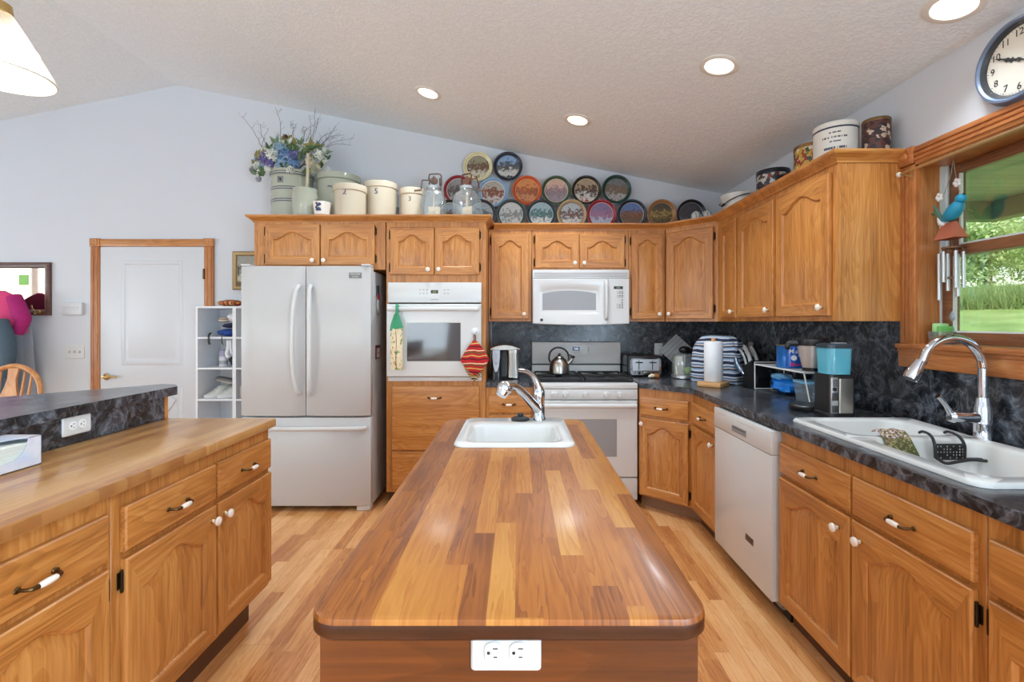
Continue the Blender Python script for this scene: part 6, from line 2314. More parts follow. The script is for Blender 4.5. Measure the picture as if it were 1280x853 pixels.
tin('colourful red and yellow printed tin with domed lid', 1.665, 2.72, 0.088, 0.205, wrap_print('red', rgb(196, 160, 60), rgb(160, 44, 38), rgb(60, 70, 50), rgb(226, 214, 190), 30), wrap_print('redlid', rgb(150, 110, 60), rgb(110, 70, 44), rgb(170, 140, 60), rgb(120, 90, 50), 30), 0.02)
t = tin('dark printed tin pail between the red tin and the white basin', 1.645, 3.09, 0.098, 0.18, wrap_print('dark', rgb(44, 50, 60), rgb(190, 186, 176), rgb(130, 60, 44), rgb(60, 64, 70), 28), mat('tin_black', rgb(38, 42, 50), 0.3, metal=0.4), 0.03)
t = thing('enamel_basin', 'white lidded basin with thin bail handle at the cabinet corner', 'basin', (1.64, 3.53, DK + 0.0005), 0)
b = B(mat('basin_white', rgb(214, 212, 204), 0.25))
b.lathe([(0.10, 0), (0.118, 0.01), (0.135, 0.12), (0.14, 0.135), (0.14, 0.14), (0.132, 0.146), (0.05, 0.162), (0, 0.165)], n=44)
b.build('body', t)
b = B(mat('basin_wire', rgb(60, 56, 54), 0.4, metal=0.6))
b.tube([(0.0, 0.142, 0.12), (-0.09, 0.11, 0.11), (-0.135, 0.05, 0.085), (-0.145, -0.02, 0.06), (-0.12, -0.08, 0.085), (-0.06, -0.13, 0.11), (0.0, -0.142, 0.12)], 0.0035, smooth=5, n=8)
b.tube([(-0.145, -0.02, 0.06), (-0.143, -0.05, 0.066)], 0.008, n=8)
b.build('bail_handle', t)
BST = stripes('striped_pot_glaze', [rgb(206, 208, 204), rgb(206, 208, 204), rgb(112, 140, 150), rgb(206, 208, 204)], 36, ax=0, rough=0.25, wob=0.2)
for label, x, y, r in (('small striped pot on the corner cabinet, nearer the black tray', 1.405, 3.78, 0.042), ('small striped pot with lid tucked in the cabinet corner', 1.50, 3.80, 0.048)):
    t = thing('striped_pot', label, 'pot', (x, y, DK + 0.0005))
    b = B(BST)
    b.lathe([(r * 0.6, 0), (r * 0.9, r * 0.3), (r, r * 0.8), (r * 0.9, r * 1.3), (r * 0.6, r * 1.6)], n=30)
    b.build('body', t)
    b = B(mat('pot_lid_white', rgb(214, 216, 212), 0.3))
    b.lathe([(r * 0.7, r * 1.61), (r * 0.66, r * 1.72), (r * 0.25, r * 1.9), (r * 0.16, r * 2.0), (0, r * 2.05)], n=24)
    b.build('lid', t)

# ------------------------------------------------------------------ clock on the right-hand wall
t = thing('wall_clock', 'round blue-grey wall clock with cream dial above the window', 'clock', (WX - 0.0005, 1.70, 2.292), -PI / 2)
CLK = mat('clock_blue_grey', rgb(104, 118, 142), 0.35, metal=0.2)
T = RX(PI / 2)
b = B(CLK)
b.lathe([(0.150, 0), (0.153, 0.006), (0.153, 0.02), (0.147, 0.028), (0.145, 0.040), (0.141, 0.046), (0.134, 0.046), (0.128, 0.040), (0.126, 0.02), (0.0, 0.02)], T=T, n=72)
b.build('case', t)
b = B(mat('clock_dark_ring', rgb(64, 64, 68), 0.35))
b.lathe([(0.1265, 0.0205), (0.1265, 0.040), (0.117, 0.026), (0.117, 0.0205)], T=T, n=72, cap0=False, cap1=False)
b.build('inner_ring', t)
b = B(mat('clock_dial', rgb(228, 216, 204), 0.5, var=0.02))
b.lathe([(0.117, 0.0205), (0.117, 0.0225), (0, 0.0225)], T=T, n=72)
dial = b.build('dial', t)
INK = mat('clock_ink', rgb(50, 48, 48), 0.5)
b = B(INK)
for k in range(1, 13):
    a = PI / 2 - k * PI / 6
    b.text(str(k), 0.034, T_((0.095 * math.cos(a), -0.0232, 0.095 * math.sin(a))) @ FACE)
for k in range(60):
    a = k * PI / 30
    b.ball((0.1125 * math.cos(a), -0.0228, 0.1125 * math.sin(a)), 0.0012 if k % 5 else 0.002, 6, 4)
b.build('numerals', dial, smooth=False)
b = B(INK)
for ang, L, w_, y in ((math.radians(152), 0.092, 0.005, -0.0262), (math.radians(156), 0.056, 0.008, -0.0245)):
    d = Vector((math.cos(ang), 0, math.sin(ang)))
    s = Vector((-d.z, 0, d.x))
    o_ = Vector((0, y, 0))
    P = [(-0.25, 0.4), (0.1, 0.5), (0.35, 0.6), (0.45, 1.3), (0.55, 0.6), (0.75, 0.5), (0.8, 1.0), (0.86, 0.5), (1.0, 0.12)]
    ring = [o_ + d * (L * u) + s * (w_ * q_) for u, q_ in P] + [o_ + d * (L * u) - s * (w_ * q_) for u, q_ in reversed(P)]
    b.loops([ring, [p + Vector((0, -0.0012, 0)) for p in ring]])
b.lathe([(0.007, 0.0225), (0.007, 0.029), (0, 0.0295)], T=T, n=16)
b.build('hands', t, smooth=False)
b = B(GLASS)
b.lathe([(0.127, 0.041), (0.06, 0.046), (0, 0.047)], T=T, n=48, cap0=False)
b.build('glass_cover', t)

# curtain rod
t = thing('curtain_rod', 'thin brass curtain rod across the top of the window', 'curtain rod', (0, 0, 0))
b = B(mat('pale_brass', rgb(196, 170, 126), 0.3, metal=0.8))
b.cyl((1.738, 0.93, 2.032), (1.738, 2.18, 2.032), 0.0065, n=12)
b.build('rod', t)
b = B(mat('pearl_finial', rgb(220, 214, 200), 0.25))
for y in (2.186, 0.924):
    b.ball((1.738, y, 2.032), 0.0125, 14, 10)
b.build('finial', t)
b = B(mat('pale_brass', (0, 0, 0, 1)))
for y in (2.16, 0.95):
    b.tube([(1.738, y, 2.025), (1.76, y, 2.018), (1.7735, y, 2.02)], 0.003, smooth=3, n=6)
    b.box(1.7715, 1.7735, y - 0.008, y + 0.008, 2.0, 2.035)
b.build('bracket', t)

# wind chime with a blue bird
wx_, wy_ = 1.842, 2.03
t = thing('wind_chime', 'blue bird wind chime with metal tubes hanging in the window', 'wind chime', (wx_, wy_, 0))
b = B(mat('chime_cord', rgb(150, 140, 128), 0.7))
b.tube([(0, 0, 2.049), (-0.005, 0.01, 1.97), (-0.006, 0.045, 1.90)], 0.0016, n=5, smooth=3)
b.tube([(0, 0, 2.049), (0.0, -0.012, 1.98), (0, -0.03, 1.90)], 0.0016, n=5, smooth=3)
b.build('cord', t)
b = B(mat('bird_blue', rgb(24, 140, 176), 0.4, var=0.12))
# the bird's body lies along the window (local y); head towards the camera and up
prof = [(-0.05, 0.007, 1.80), (-0.035, 0.017, 1.806), (-0.015, 0.026, 1.815), (0.004, 0.029, 1.828), (0.02, 0.025, 1.845), (0.03, 0.017, 1.862)]
b.tube([(0, -y, z) for y, r, z in prof], [r for y, r, z in prof], n=18)
b.ball((0, -0.035, 1.875), (0.019, 0.02, 0.019), 16, 12)
o = b.build('bird', t)
b = B(mat('bird_tail_green', rgb(70, 110, 92), 0.5))
b.tube([(0, 0.045, 1.795), (0, 0.085, 1.84), (0.0, 0.118, 1.833)], [0.01, 0.006, 0.002], n=8, smooth=3)
b.tube([(0, 0.05, 1.80), (0, 0.082, 1.855), (0.0, 0.092, 1.88)], [0.008, 0.006, 0.002], n=8, smooth=3)
b.build('tail', t)
b = B(mat('bird_white', rgb(226, 226, 226), 0.5))
b.tube([(0, 0.07, 1.82), (0, 0.055, 1.79), (0, 0.03, 1.775)], [0.006, 0.014, 0.004], n=10, smooth=3)
b.use(BLACK).cyl((0, -0.046, 1.892), (0, -0.056, 1.886), 0.003, 0.0005, n=8)
b.build('wing_tip', t)
for y, z in ((0.062, 1.905), (-0.022, 1.945)):
    b = B(mat('bird_white', (0, 0, 0, 1)))
    for k in range(5):
        a = k * 2 * PI / 5
        b.ball((-0.004, y + 0.011 * math.cos(a), z + 0.011 * math.sin(a)), (0.005, 0.009, 0.009), 8, 6)
    b.build('flower', t)
b = B(mat('terracotta_roof', rgb(172, 96, 70), 0.7, var=0.15))
b.loops([[(0.03 * c, s * 0.052 + 0.012, 1.715) for c, s in ((1, 1), (1, -1), (-1, -1), (-1, 1))], [(0.004 * c, s * 0.03 + 0.016, 1.785) for c, s in ((1, 1), (1, -1), (-1, -1), (-1, 1))]])
b.build('roof', t)
b = B(mat('chime_bronze', rgb(120, 84, 60), 0.5, metal=0.4))
b.lathe([(0.036, 0), (0.036, 0.007), (0, 0.007)], c=(0, 0.004, 1.672), n=24)
b.tube([(0, 0.008, 1.715), (0, 0.004, 1.678)], 0.003, n=6)
b.tube([(0, 0.004, 1.672), (0, 0.004, 1.40)], 0.001, n=5)
b.lathe([(0.016, 0), (0.016, 0.008), (0, 0.008)], c=(0, 0.004, 1.545), n=16)
b.build('suspension_plate', t)
for k, (dx, dy, z1, L) in enumerate(((-0.02, 0.045, 1.655, 0.20), (-0.03, 0.012, 1.66, 0.13), (-0.012, -0.026, 1.66, 0.155), (0.016, -0.03, 1.655, 0.15), (0.026, 0.006, 1.65, 0.18), (0.008, 0.034, 1.655, 0.16))):
    b = B(STEEL_L)
    b.cyl((dx, dy, z1 - L), (dx, dy, z1), 0.007, n=12)
    b.cyl((dx, dy, z1), (dx * 0.9, dy * 0.9, 1.673), 0.0008, n=4)
    b.build('tube', t)
b = B(mat('grey_sail', rgb(150, 160, 170), 0.3, metal=0.3))
b.lathe([(0.0, -0.024), (0.011, -0.012), (0.013, 0.0), (0.009, 0.012), (0.0, 0.024)], c=(0, 0.004, 1.385), n=14, ell=(0.5, 1))
b.build('sail', t)

# sponges in a clear holder on the window stool
t = thing('sponge_holder', 'clear plastic sponge holder on the window sill corner', 'holder', (1.845, 2.085, 1.2648))
b = B(clear('clear_plastic', (0.92, 0.94, 0.94, 1), gloss=0.5, tintmix=0.15))
b.loops([rrect(0, 0, 0.036, 0.03, 0.008, 0.0, 4), rrect(0, 0, 0.042, 0.036, 0.01, 0.055, 4), rrect(0, 0, 0.040, 0.034, 0.009, 0.055, 4), rrect(0, 0, 0.034, 0.028, 0.008, 0.003, 4)], True, True)
b.build('box', t)
for lab, m, x0, x1, z1, y0, y1 in (('bright green scrub sponge standing nearest in the sill holder', mat('sponge_green', rgb(110, 178, 92), 0.9, bump=0.3, bscale=300), -0.03, 0.028, 0.078, -0.025, -0.004), ('pale green sponge behind the bright one in the sill holder', mat('sponge_pale', rgb(168, 214, 150), 0.9, bump=0.3, bscale=300), -0.028, 0.03, 0.09, -0.001, 0.022)):
    b = B(m)
    b.box(x0, x1, y0, y1, 0.004, z1, 0.005)
    o = b.build('sponge')
    o.location = (1.845, 2.085, 1.2648)
    tag(o, lab, 'sponge')

# ------------------------------------------------------------------ napkin box on the left block
t = thing('tissue_box', 'white cardboard box of paper sheets on the left butcher block', 'box', (-1.487, 1.50, CT + 0.0008), PI / 2)
def box_print():
    m, n, l, p = nodes_of('pale_box_print')
    tc = n.new('ShaderNodeTexCoord')
    a = n.new('ShaderNodeTexNoise')
    a.inputs['Scale'].default_value = 11
    l.new(tc.outputs['Object'], a.inputs['Vector'])
    c = ramp(n, [(0.35, rgb(196, 206, 226)), (0.5, rgb(214, 216, 224)), (0.62, rgb(206, 198, 220)), (0.75, rgb(188, 184, 214))])
    l.new(a.outputs['Fac'], c.inputs[0])
    l.new(c.outputs[0], p.inputs['Base Color'])
    p.inputs['Roughness'].default_value = 0.4
    return m
BP = box_print()
bw, bd, bh = 0.24, 0.112, 0.09      # x from -bw to 0 (towards the camera), y from 0 (aisle) to bd
b = B(BP)
b.box(-bw, 0, bd - 0.002, bd, 0, bh)
b.box(-bw, -bw + 0.002, 0, bd, 0, bh)
b.box(-0.002, 0, 0, bd, 0, bh)
b.box(-bw, 0, 0, bd, 0, 0.002)
# aisle face with a wide curved cut-out, top with the matching cut
n = 24
def cut(u):
    return 0.062 * max(0.0, 1 - abs(2 * u - 1) ** 2.6) ** 0.5
P, Q = [], []
ux0, ux1 = -bw + 0.04, -0.04
for i in range(n):
    u0, u1 = i / n, (i + 1) / n
    xa, xb = ux0 + (ux1 - ux0) * u0, ux0 + (ux1 - ux0) * u1
    za, zb = bh - cut(u0), bh - cut(u1)
    ya, yb = 0.5 * cut(u0), 0.5 * cut(u1)
    b.loops([[(xa, 0, 0), (xb, 0, 0), (xb, 0, zb), (xa, 0, za)], [(xa, 0.0015, 0), (xb, 0.0015, 0), (xb, 0.0015, zb), (xa, 0.0015, za)]])
    b.loops([[(xa, ya, bh), (xb, yb, bh), (xb, bd, bh), (xa, bd, bh)], [(xa, ya, bh - 0.0015), (xb, yb, bh - 0.0015), (xb, bd, bh - 0.0015), (xa, bd, bh - 0.0015)]])
for xa, xb in ((-bw, ux0), (ux1, 0)):
    b.box(xa, xb, 0, 0.0015, 0, bh)
    b.box(xa, xb, 0, bd, bh - 0.0015, bh)
b.build('carton', t, ang=20)
b = B(mat('paper_sheet', rgb(226, 230, 222), 0.9))
for k in range(13):
    b.box(-bw + 0.006 + 0.002 * R.random(), -0.006, 0.004 + 0.003 * R.random(), bd - 0.006, 0.004 + k * 0.0055, 0.0086 + k * 0.0055)
tag(b.build('paper_stack', t), None)

# ------------------------------------------------------------------ the entry side of the room
MIRROR = mat('mirror_silver', rgb(226, 228, 230), 0.03, metal=1.0, var=0.0)
MFRAME = oak('dark_mirror_frame', 0, rgb(116, 78, 62), rgb(92, 60, 50), rgb(62, 40, 34), rough=0.35)
mxa, mxb, mza, mzb = (-70 - 647) * 4.17 / 600, (61 - 647) * 4.17 / 600, EYE + (403 - 394.5) * 4.17 / 600, EYE + (403 - 328) * 4.17 / 600
t = thing('wall_mirror', 'dark wood framed mirror with coat hooks on the far left wall', 'mirror', (mxb, WY - 0.001, mza))
mw, mh = mxb - mxa, mzb - mza
b = B(MFRAME)
prof = [(0, 0), (0, 0.024), (0.012, 0.03), (0.036, 0.026), (0.044, 0.018), (0.05, 0.014), (0.052, 0.006)]
b.loops([[(-mw + o_, -y, o_), (-o_, -y, o_), (-o_, -y, mh - o_), (-mw + o_, -y, mh - o_)] for o_, y in prof], True, True)
b.build('frame', t)
b = B(MIRROR)
b.box(-mw + 0.05, -0.05, -0.011, -0.0075, 0.05, mh - 0.05)
b.build('mirror_glass', t, smooth=False)
for k in range(4):
    b = B(BRASS)
    x = -0.09 - k * 0.2
    b.lathe([(0.018, 0), (0.015, 0.004), (0, 0.006)], T=T_((x, -0.027, 0.03)) @ RX(PI / 2), n=14)
    b.tube([(x, -0.03, 0.035), (x, -0.06, 0.04), (x, -0.082, 0.058), (x, -0.09, 0.085)], [0.006, 0.005, 0.005, 0.007], smooth=4, n=8)
    b.tube([(x, -0.03, 0.025), (x, -0.05, 0.012), (x, -0.062, 0.018)], [0.006, 0.005, 0.007], smooth=4, n=8)
    b.build('coat_hook', t)
b = B(mat('note_green', rgb(150, 206, 106), 0.6))
b.box(-0.042, 0.042, -0.0015, 0, -0.045, 0.045)
o = b.build('sticky_note')
o.location = ((27 - 647) * 4.17 / 600, WY - 0.0126, EYE + (403 - 350) * 4.17 / 600)
tag(o, 'light green sticky note on the mirror glass', 'note')

def coat(label, m, px, D, ztop, zbot, wtop, wbot, seed, depth=0.09, sleeve=None, m2=None):
    x = (px - 647) * D / 600
    q = random.Random(seed)
    t = thing('hanging_coat', label, 'coat', (x, D, ztop))
    H = ztop - zbot
    b = B(m)
    rings = []
    ph = [q.uniform(0, 6.28) for _ in range(3)]
    n = 40
    for k in range(17):
        u = k / 16
        s_ = min(1.0, (u / 0.14)) ** 0.6
        w_ = (0.16 + 0.84 * s_) * (wtop + (wbot - wtop) * u) / 2
        d_ = depth * (0.35 + 0.65 * s_) * (0.75 + 0.25 * u) / 2
        ring = []
        for i in range(n):
            a = 2 * PI * i / n
            fold = 1 + (0.30 * math.sin(7 * a + ph[0] + u) + 0.2 * math.sin(12 * a + ph[1])) * (0.25 + 0.75 * u)
            ring.append((w_ * math.cos(a) * (1 + 0.04 * math.sin(3 * a + ph[2])), d_ * math.sin(a) * fold, -H * u - 0.02 * s_ * abs(math.cos(a)) + 0.01 * math.sin(4 * a + ph[1]) * u))
        rings.append(ring)
    b.loops(rings)
    b.build('coat_body', t, ang=70)
    for sx, L, col in sleeve or ():
        b = B(col)
        w0 = wtop / 2 * 0.8
        b.tube([(sx * w0 * 0.9, -0.01, -0.05), (sx * (w0 + 0.05), -0.02, -0.2), (sx * (w0 + 0.065), -0.02, -L * 0.7), (sx * (w0 + 0.03), -0.03, -L)], [0.05, 0.058, 0.05, 0.038], smooth=5, n=14)
        b.build('sleeve', t, ang=60)
    return t
PINK = mat('pink_fleece', rgb(206, 62, 112), 0.9, var=0.12)
MAG = mat('magenta_knit', rgb(164, 30, 104), 0.9, var=0.15)
GREYC = mat('grey_jacket', rgb(150, 156, 166), 0.8, var=0.08)
TEAL = mat('slate_teal_jacket', rgb(72, 90, 104), 0.8, var=0.1)
NAVY = mat('navy_jacket', rgb(38, 46, 62), 0.8, var=0.1)
coat('pale grey jacket hanging second from the mirror corner', GREYC, 22, 4.115, 1.43, 0.70, 0.22, 0.32, 2, 0.08)
coat('pink jacket with magenta sleeve hanging below the mirror', PINK, 3, 4.03, 1.625, 1.30, 0.26, 0.44, 5, 0.06, sleeve=[(1.15, 0.36, MAG)])
coat('slate teal jacket hanging in front at the picture edge', TEAL, -9, 3.92, 1.42, 0.78, 0.20, 0.28, 8, 0.075, sleeve=[(1, 0.5, TEAL)])
coat('navy jacket hanging behind the slate teal one', NAVY, -38, 4.115, 1.42, 0.62, 0.24, 0.40, 11, 0.08)

# bow-back dining chair beyond the bar
t = thing('dining_chair', 'honey oak bow-back dining chair beyond the raised bar', 'chair', (-3.29, 2.92, 0))
CHW = oak('chair_oak', 2, rgb(214, 152, 86), rgb(192, 126, 64), rgb(150, 90, 42))
b = B(CHW)
b.loops([rrect(0, -0.02, 0.19, 0.18, 0.1, 0.43, 8), rrect(0, -0.02, 0.215, 0.205, 0.12, 0.44, 8), rrect(0, -0.02, 0.215, 0.205, 0.12, 0.458, 8), rrect(0, -0.02, 0.17, 0.16, 0.1, 0.452, 8)])
b.build('seat', t)
b = B(CHW)
b.tube([(-0.19, 0.13, 0.455), (-0.21, 0.16, 0.7), (-0.20, 0.19, 0.90), (-0.14, 0.21, 1.02), (0, 0.22, 1.075), (0.14, 0.21, 1.02), (0.20, 0.19, 0.90), (0.21, 0.16, 0.7), (0.19, 0.13, 0.455)], 0.0155, smooth=6, n=12)
b.build('back_bow', t)
b = B(CHW)
out = [(0.03, 0.46), (0.035, 0.6), (0.05, 0.72), (0.068, 0.80), (0.066, 0.86), (0.04, 0.93), (0.028, 0.99), (0.034, 1.06)]
ring = [(x, z) for x, z in out] + [(-x, z) for x, z in reversed(out)]
b.loops([[(x, 0.11 + (z - 0.46) * 0.18 - 0.006, z) for x, z in ring], [(x, 0.11 + (z - 0.46) * 0.18 + 0.006, z) for x, z in ring]])
b.build('back_splat', t)
for x in (-0.12, -0.075, 0.075, 0.12):
    b = B(CHW)
    b.tube([(x * 0.9, 0.12, 0.455), (x * 1.0, 0.175, 0.8), (x * 1.05, 0.21, 1.035)], [0.008, 0.009, 0.006], n=8, smooth=3)
    b.build('spindle', t)
for sx in (-1, 1):
    for sy in (-1, 1):
        b = B(CHW)
        b.tube([(sx * 0.15, -0.02 + sy * 0.14, 0.435), (sx * 0.18, -0.02 + sy * 0.17, 0.22), (sx * 0.205, -0.02 + sy * 0.2, 0.002)], [0.014, 0.02, 0.012], n=10, smooth=5)
        b.build('leg', t)
b = B(CHW)
for sx in (-1, 1):
    b.tube([(sx * 0.184, -0.19, 0.2), (sx * 0.184, 0.155, 0.2)], 0.009, n=8)
b.tube([(-0.184, -0.02, 0.2), (0.184, -0.02, 0.2)], 0.009, n=8)
b.build('stretcher', t)

# cubby shelf
t = thing('cubby_shelf', 'white open cubby shelf between the door and the refrigerator', 'shelf', (-2.30, 3.895, 0))
CUBW = mat('cubby_white', rgb(226, 227, 230), 0.5)
CX0_, CX1_, CD, CH = -0.312, 0.295, 0.30, 1.49
b = B(CUBW)
for x0, x1 in ((CX0_, CX0_ + 0.016), (-0.014, 0.014), (CX1_ - 0.016, CX1_)):
    b.box(x0, x1, 0, CD, 0.001, CH - 0.016)
b.box(CX0_, CX1_, 0, CD, CH - 0.016, CH, 0.001)
b.build('carcass', t, smooth=False)
levels = [1.24, 0.99, 0.735, 0.49, 0.245, 0.05]
for z in levels:
    b = B(CUBW)
    b.box(CX0_ + 0.0165, -0.0145, 0.001, CD - 0.004, z - 0.014, z)
    b.box(0.0145, CX1_ - 0.0165, 0.001, CD - 0.004, z - 0.014, z)
    b.build('shelf', t, smooth=False)
b = B(mat('cubby_back_grey', rgb(206, 207, 211), 0.6))
b.box(CX0_ + 0.0165, -0.0145, CD - 0.0035, CD, 0.02, CH - 0.0165)
b.box(0.0145, CX1_ - 0.0165, CD - 0.0035, CD, 0.02, CH - 0.0165)
b.build('back_panel', t, smooth=False)
CXW, CYW = -2.30, 3.895
def soft(name, label, cat, m, c, r, seed, amp=0.15, extra=None):
    b = B(m)
    crumple(b, (0, 0, r[2]), r, seed, n=22, m=14, amp=amp)
    o = b.build(name, ang=70)
    o.location = (CXW + c[0], CYW + c[1], c[2] + 0.0015)
    return tag(o, label, cat)
multi = stripes('madras_cloth', [rgb(190, 60, 40), rgb(220, 170, 60), rgb(60, 110, 80), rgb(200, 90, 50), rgb(90, 60, 80)], 20, ax=0, wob=2.5)
soft('scarf', 'bunched red and yellow scarf on top of the cubby shelf', 'scarf', multi, (-0.10, 0.12, CH), (0.10, 0.07, 0.028), 3)
z = levels[0]
soft('folded_hat', 'royal blue cap at the bottom of the pile in the top cubby', 'cap', mat('royal_blue_cloth', rgb(38, 70, 140), 0.9, var=0.2), (-0.115, 0.14, z), (0.088, 0.10, 0.032), 6, 0.1)
soft('folded_hat', 'dark navy cap in the middle of the pile in the top cubby', 'cap', mat('navy_cloth', rgb(30, 36, 62), 0.9, var=0.2), (-0.10, 0.15, z + 0.068), (0.07, 0.085, 0.022), 8, 0.1)
soft('knit_hat', 'cream patterned knit hat on the left of the cubby pile', 'hat', stripes('fair_isle', [rgb(214, 204, 180), rgb(150, 120, 90), rgb(190, 190, 180)], 40, wob=0.8), (-0.155, 0.12, z + 0.116), (0.045, 0.05, 0.022), 9, 0.1)
soft('folded_cloth', 'white folded cloth at the top of the cubby pile', 'cloth', mat('white_cloth', rgb(226, 224, 228), 0.9), (-0.075, 0.14, z + 0.117), (0.05, 0.07, 0.042), 12, 0.2)
b = B(BLACK)
for x in (-0.06, -0.05, 0.05):
    b.tube([(x, 0, 0.02), (x - 0.004, -0.018, 0.0), (x - 0.006, -0.016, -0.05), (x, -0.014, -0.075)], 0.004, smooth=4, n=6)
o = b.build('drawstring_cord')
o.location = (CXW - 0.13, CYW - 0.006, z + 0.014)
tag(o, 'black dangling drawstrings over the front edge of the top cubby', 'cord')
z = levels[1]
t2 = thing('spray_bottle', 'lilac and white bottle in the second cubby', 'bottle', (CXW - 0.16, CYW + 0.12, z + 0.0008))
b = B(mat('bottle_white', rgb(206, 202, 210), 0.4))
b.lathe([(0.03, 0), (0.033, 0.006), (0.033, 0.07), (0.028, 0.09)], n=24)
b.use(GREYLINE).lathe([(0.0333, 0.02), (0.0333, 0.05)], n=24, cap0=False, cap1=False)
b.build('bottle_body', t2)
b = B(mat('lilac_cap', rgb(150, 146, 170), 0.4))
b.lathe([(0.034, 0.085), (0.035, 0.095), (0.034, 0.125), (0.022, 0.142), (0, 0.146)], n=24)
b.build('cap', t2)
soft('black_bag', 'black crumpled bag in the second cubby', 'bag', mat('black_nylon', rgb(34, 34, 38), 0.5), (-0.08, 0.17, z), (0.04, 0.075, 0.05), 15, 0.2)
b = B(mat('white_strap', rgb(222, 222, 226), 0.8))
b.tube([(0.0, 0.0, 0.0), (0.004, -0.004, -0.05), (-0.012, 0.0, -0.11), (0.006, 0.0, -0.14)], 0.013, smooth=4, n=8)
b.tube([(0.018, 0.0, 0.0), (0.022, 0.0, -0.07), (0.03, 0.0, -0.11)], 0.008, smooth=4, n=8)
o = b.build('white_strap')
o.location = (CXW - 0.068, CYW + 0.03, levels[0] - 0.029)
tag(o, 'white strap hanging down into the second cubby', 'strap')
z = levels[2]
def shoe(name, label, m, sole, c, rot, L=0.24, zoff=0.0, knit_top=True):
    t = thing(name, label, 'shoe', (CXW + c[0], CYW + c[1], c[2] + 0.001), rot)
    b = B(sole)
    def foot(sc, z_):
        P = []
        for k in range(28):
            a = 2 * PI * k / 28
            x = L / 2 * math.cos(a)
            wv = 0.038 + 0.008 * math.cos(a - 0.5) - 0.007 * math.cos(2 * a)
            P.append((x * sc, wv * math.sin(a) * sc, z_))
        return P
    b.loops([foot(0.97, 0), foot(1.0, 0.006), foot(1.0, 0.022), foot(0.96, 0.026)])
    b.build('sole', t)
    b = B(m)
    rings = []
    for k in range(9):
        u = k / 8
        zz = 0.026 + 0.062 * u
        ring = []
        for x, y, _ in foot(0.95, 0):
            toe = max(0.0, x / (L / 2))
            xx = x if x < 0 else x * (1 - 0.78 * u ** 0.9)
            ring.append((xx - 0.0, y * (1 - 0.35 * u), zz - 0.02 * u * toe + (0.012 * u * max(0, -x / (L / 2)))))
        rings.append(ring)
    rings.append([(x, y * 0.8, zz - 0.006) for x, y, zz in rings[-1]])
    rings.append([(x * 0.9, y * 0.7, zz - 0.03) for x, y, zz in rings[-2]])
    b.loops(rings, False, True)
    b.build('upper', t, ang=70)
    b = B(WHITE2)
    for k in range(4):
        x = 0.02 + 0.014 * k
        b.tube([(x, -0.02, 0.073 - 0.008 * k), (x + 0.003, 0, 0.079 - 0.008 * k), (x, 0.02, 0.073 - 0.008 * k)], 0.003, n=6, smooth=3)
    b.build('laces', t)
    return t
SH1 = mat('pale_grey_mesh', rgb(206, 208, 200), 0.85, var=0.05)
shoe('sneaker', 'pale grey sneaker on the left of the pair in the third cubby', SH1, WHITE2, (-0.20, 0.13, z), -2.2)
shoe('sneaker', 'pale grey sneaker on the right of the pair in the third cubby', SH1, WHITE2, (-0.09, 0.13, z), -2.2)
b = B(mat('sandal_grey', rgb(110, 112, 116), 0.7))
b.loops([rrect(0, 0, 0.10, 0.04, 0.04, 0.0, 6), rrect(0, 0, 0.105, 0.042, 0.04, 0.008, 6), rrect(0, 0, 0.10, 0.04, 0.04, 0.02, 6)])
b.use(mat('sandal_sole', rgb(196, 180, 156), 0.7)).loops([rrect(0, 0, 0.107, 0.044, 0.042, -0.008, 6), rrect(0, 0, 0.107, 0.044, 0.042, 0.0, 6)])
o = b.build('slipper')
o.location = (CXW - 0.137, CYW + 0.16, z + 0.128)
o.rotation_euler = (0, 0.2, 0)
tag(o, 'grey flat slipper lying over the pale sneakers', 'slipper')
t2 = thing('storage_basket', 'white woven basket in the second column of the cubby shelf', 'basket', (CXW + 0.145, CYW + 0.13, z + 0.001))
b = B(mat('basket_white', rgb(216, 212, 206), 0.7))
for k in range(6):
    hh = 0.012 + k * 0.016
    b.loops([rrect(0, 0, 0.115 + 0.001 * k, 0.10, 0.02, hh - 0.007, 5), rrect(0, 0, 0.118 + 0.001 * k, 0.103, 0.02, hh, 5), rrect(0, 0, 0.115 + 0.001 * k, 0.10, 0.02, hh + 0.007, 5)], True, True)
for k in range(14):
    b.cyl((-0.11 + k * 0.017, -0.105, 0.002), (-0.11 + k * 0.017, -0.105, 0.105), 0.003, n=6)
b.build('woven_body', t2)
b = B(mat('basket_blue_cloth', rgb(48, 78, 110), 0.9, var=0.25))
crumple(b, (0.0, 0, 0.128), (0.10, 0.08, 0.03), 31, amp=0.2)
o = b.build('denim_cloth')
o.location = (CXW + 0.145, CYW + 0.13, z + 0.004)
tag(o, 'dark blue cloth heaped on the white basket', 'cloth')

# gilt frame behind the refrigerator
t = thing('picture_frame', 'small gilt framed picture partly hidden behind the refrigerator cabinet', 'picture', (-2.30, WY - 0.0006, 1.81))
b = B(mat('gilt_frame', rgb(158, 132, 90), 0.4, metal=0.5, var=0.2))
fw, fh = 0.185, 0.168
b.loops([[(-fw + o_, -y, -fh + o_), (fw - o_, -y, -fh + o_), (fw - o_, -y, fh - o_), (-fw + o_, -y, fh - o_)] for o_, y in ((0, 0), (0, 0.018), (0.01, 0.024), (0.03, 0.02), (0.036, 0.01), (0.04, 0.008))], True, False)
b.build('frame', t)
b = B(tray_picture('framed', rgb(160, 160, 150), rgb(90, 100, 80), rgb(60, 56, 44), rgb(196, 190, 170), rgb(90, 76, 56), 40.0))
b.box(-fw + 0.039, fw - 0.039, -0.0095, -0.007, -fh + 0.039, fh - 0.039)
b.build('canvas', t, smooth=False)

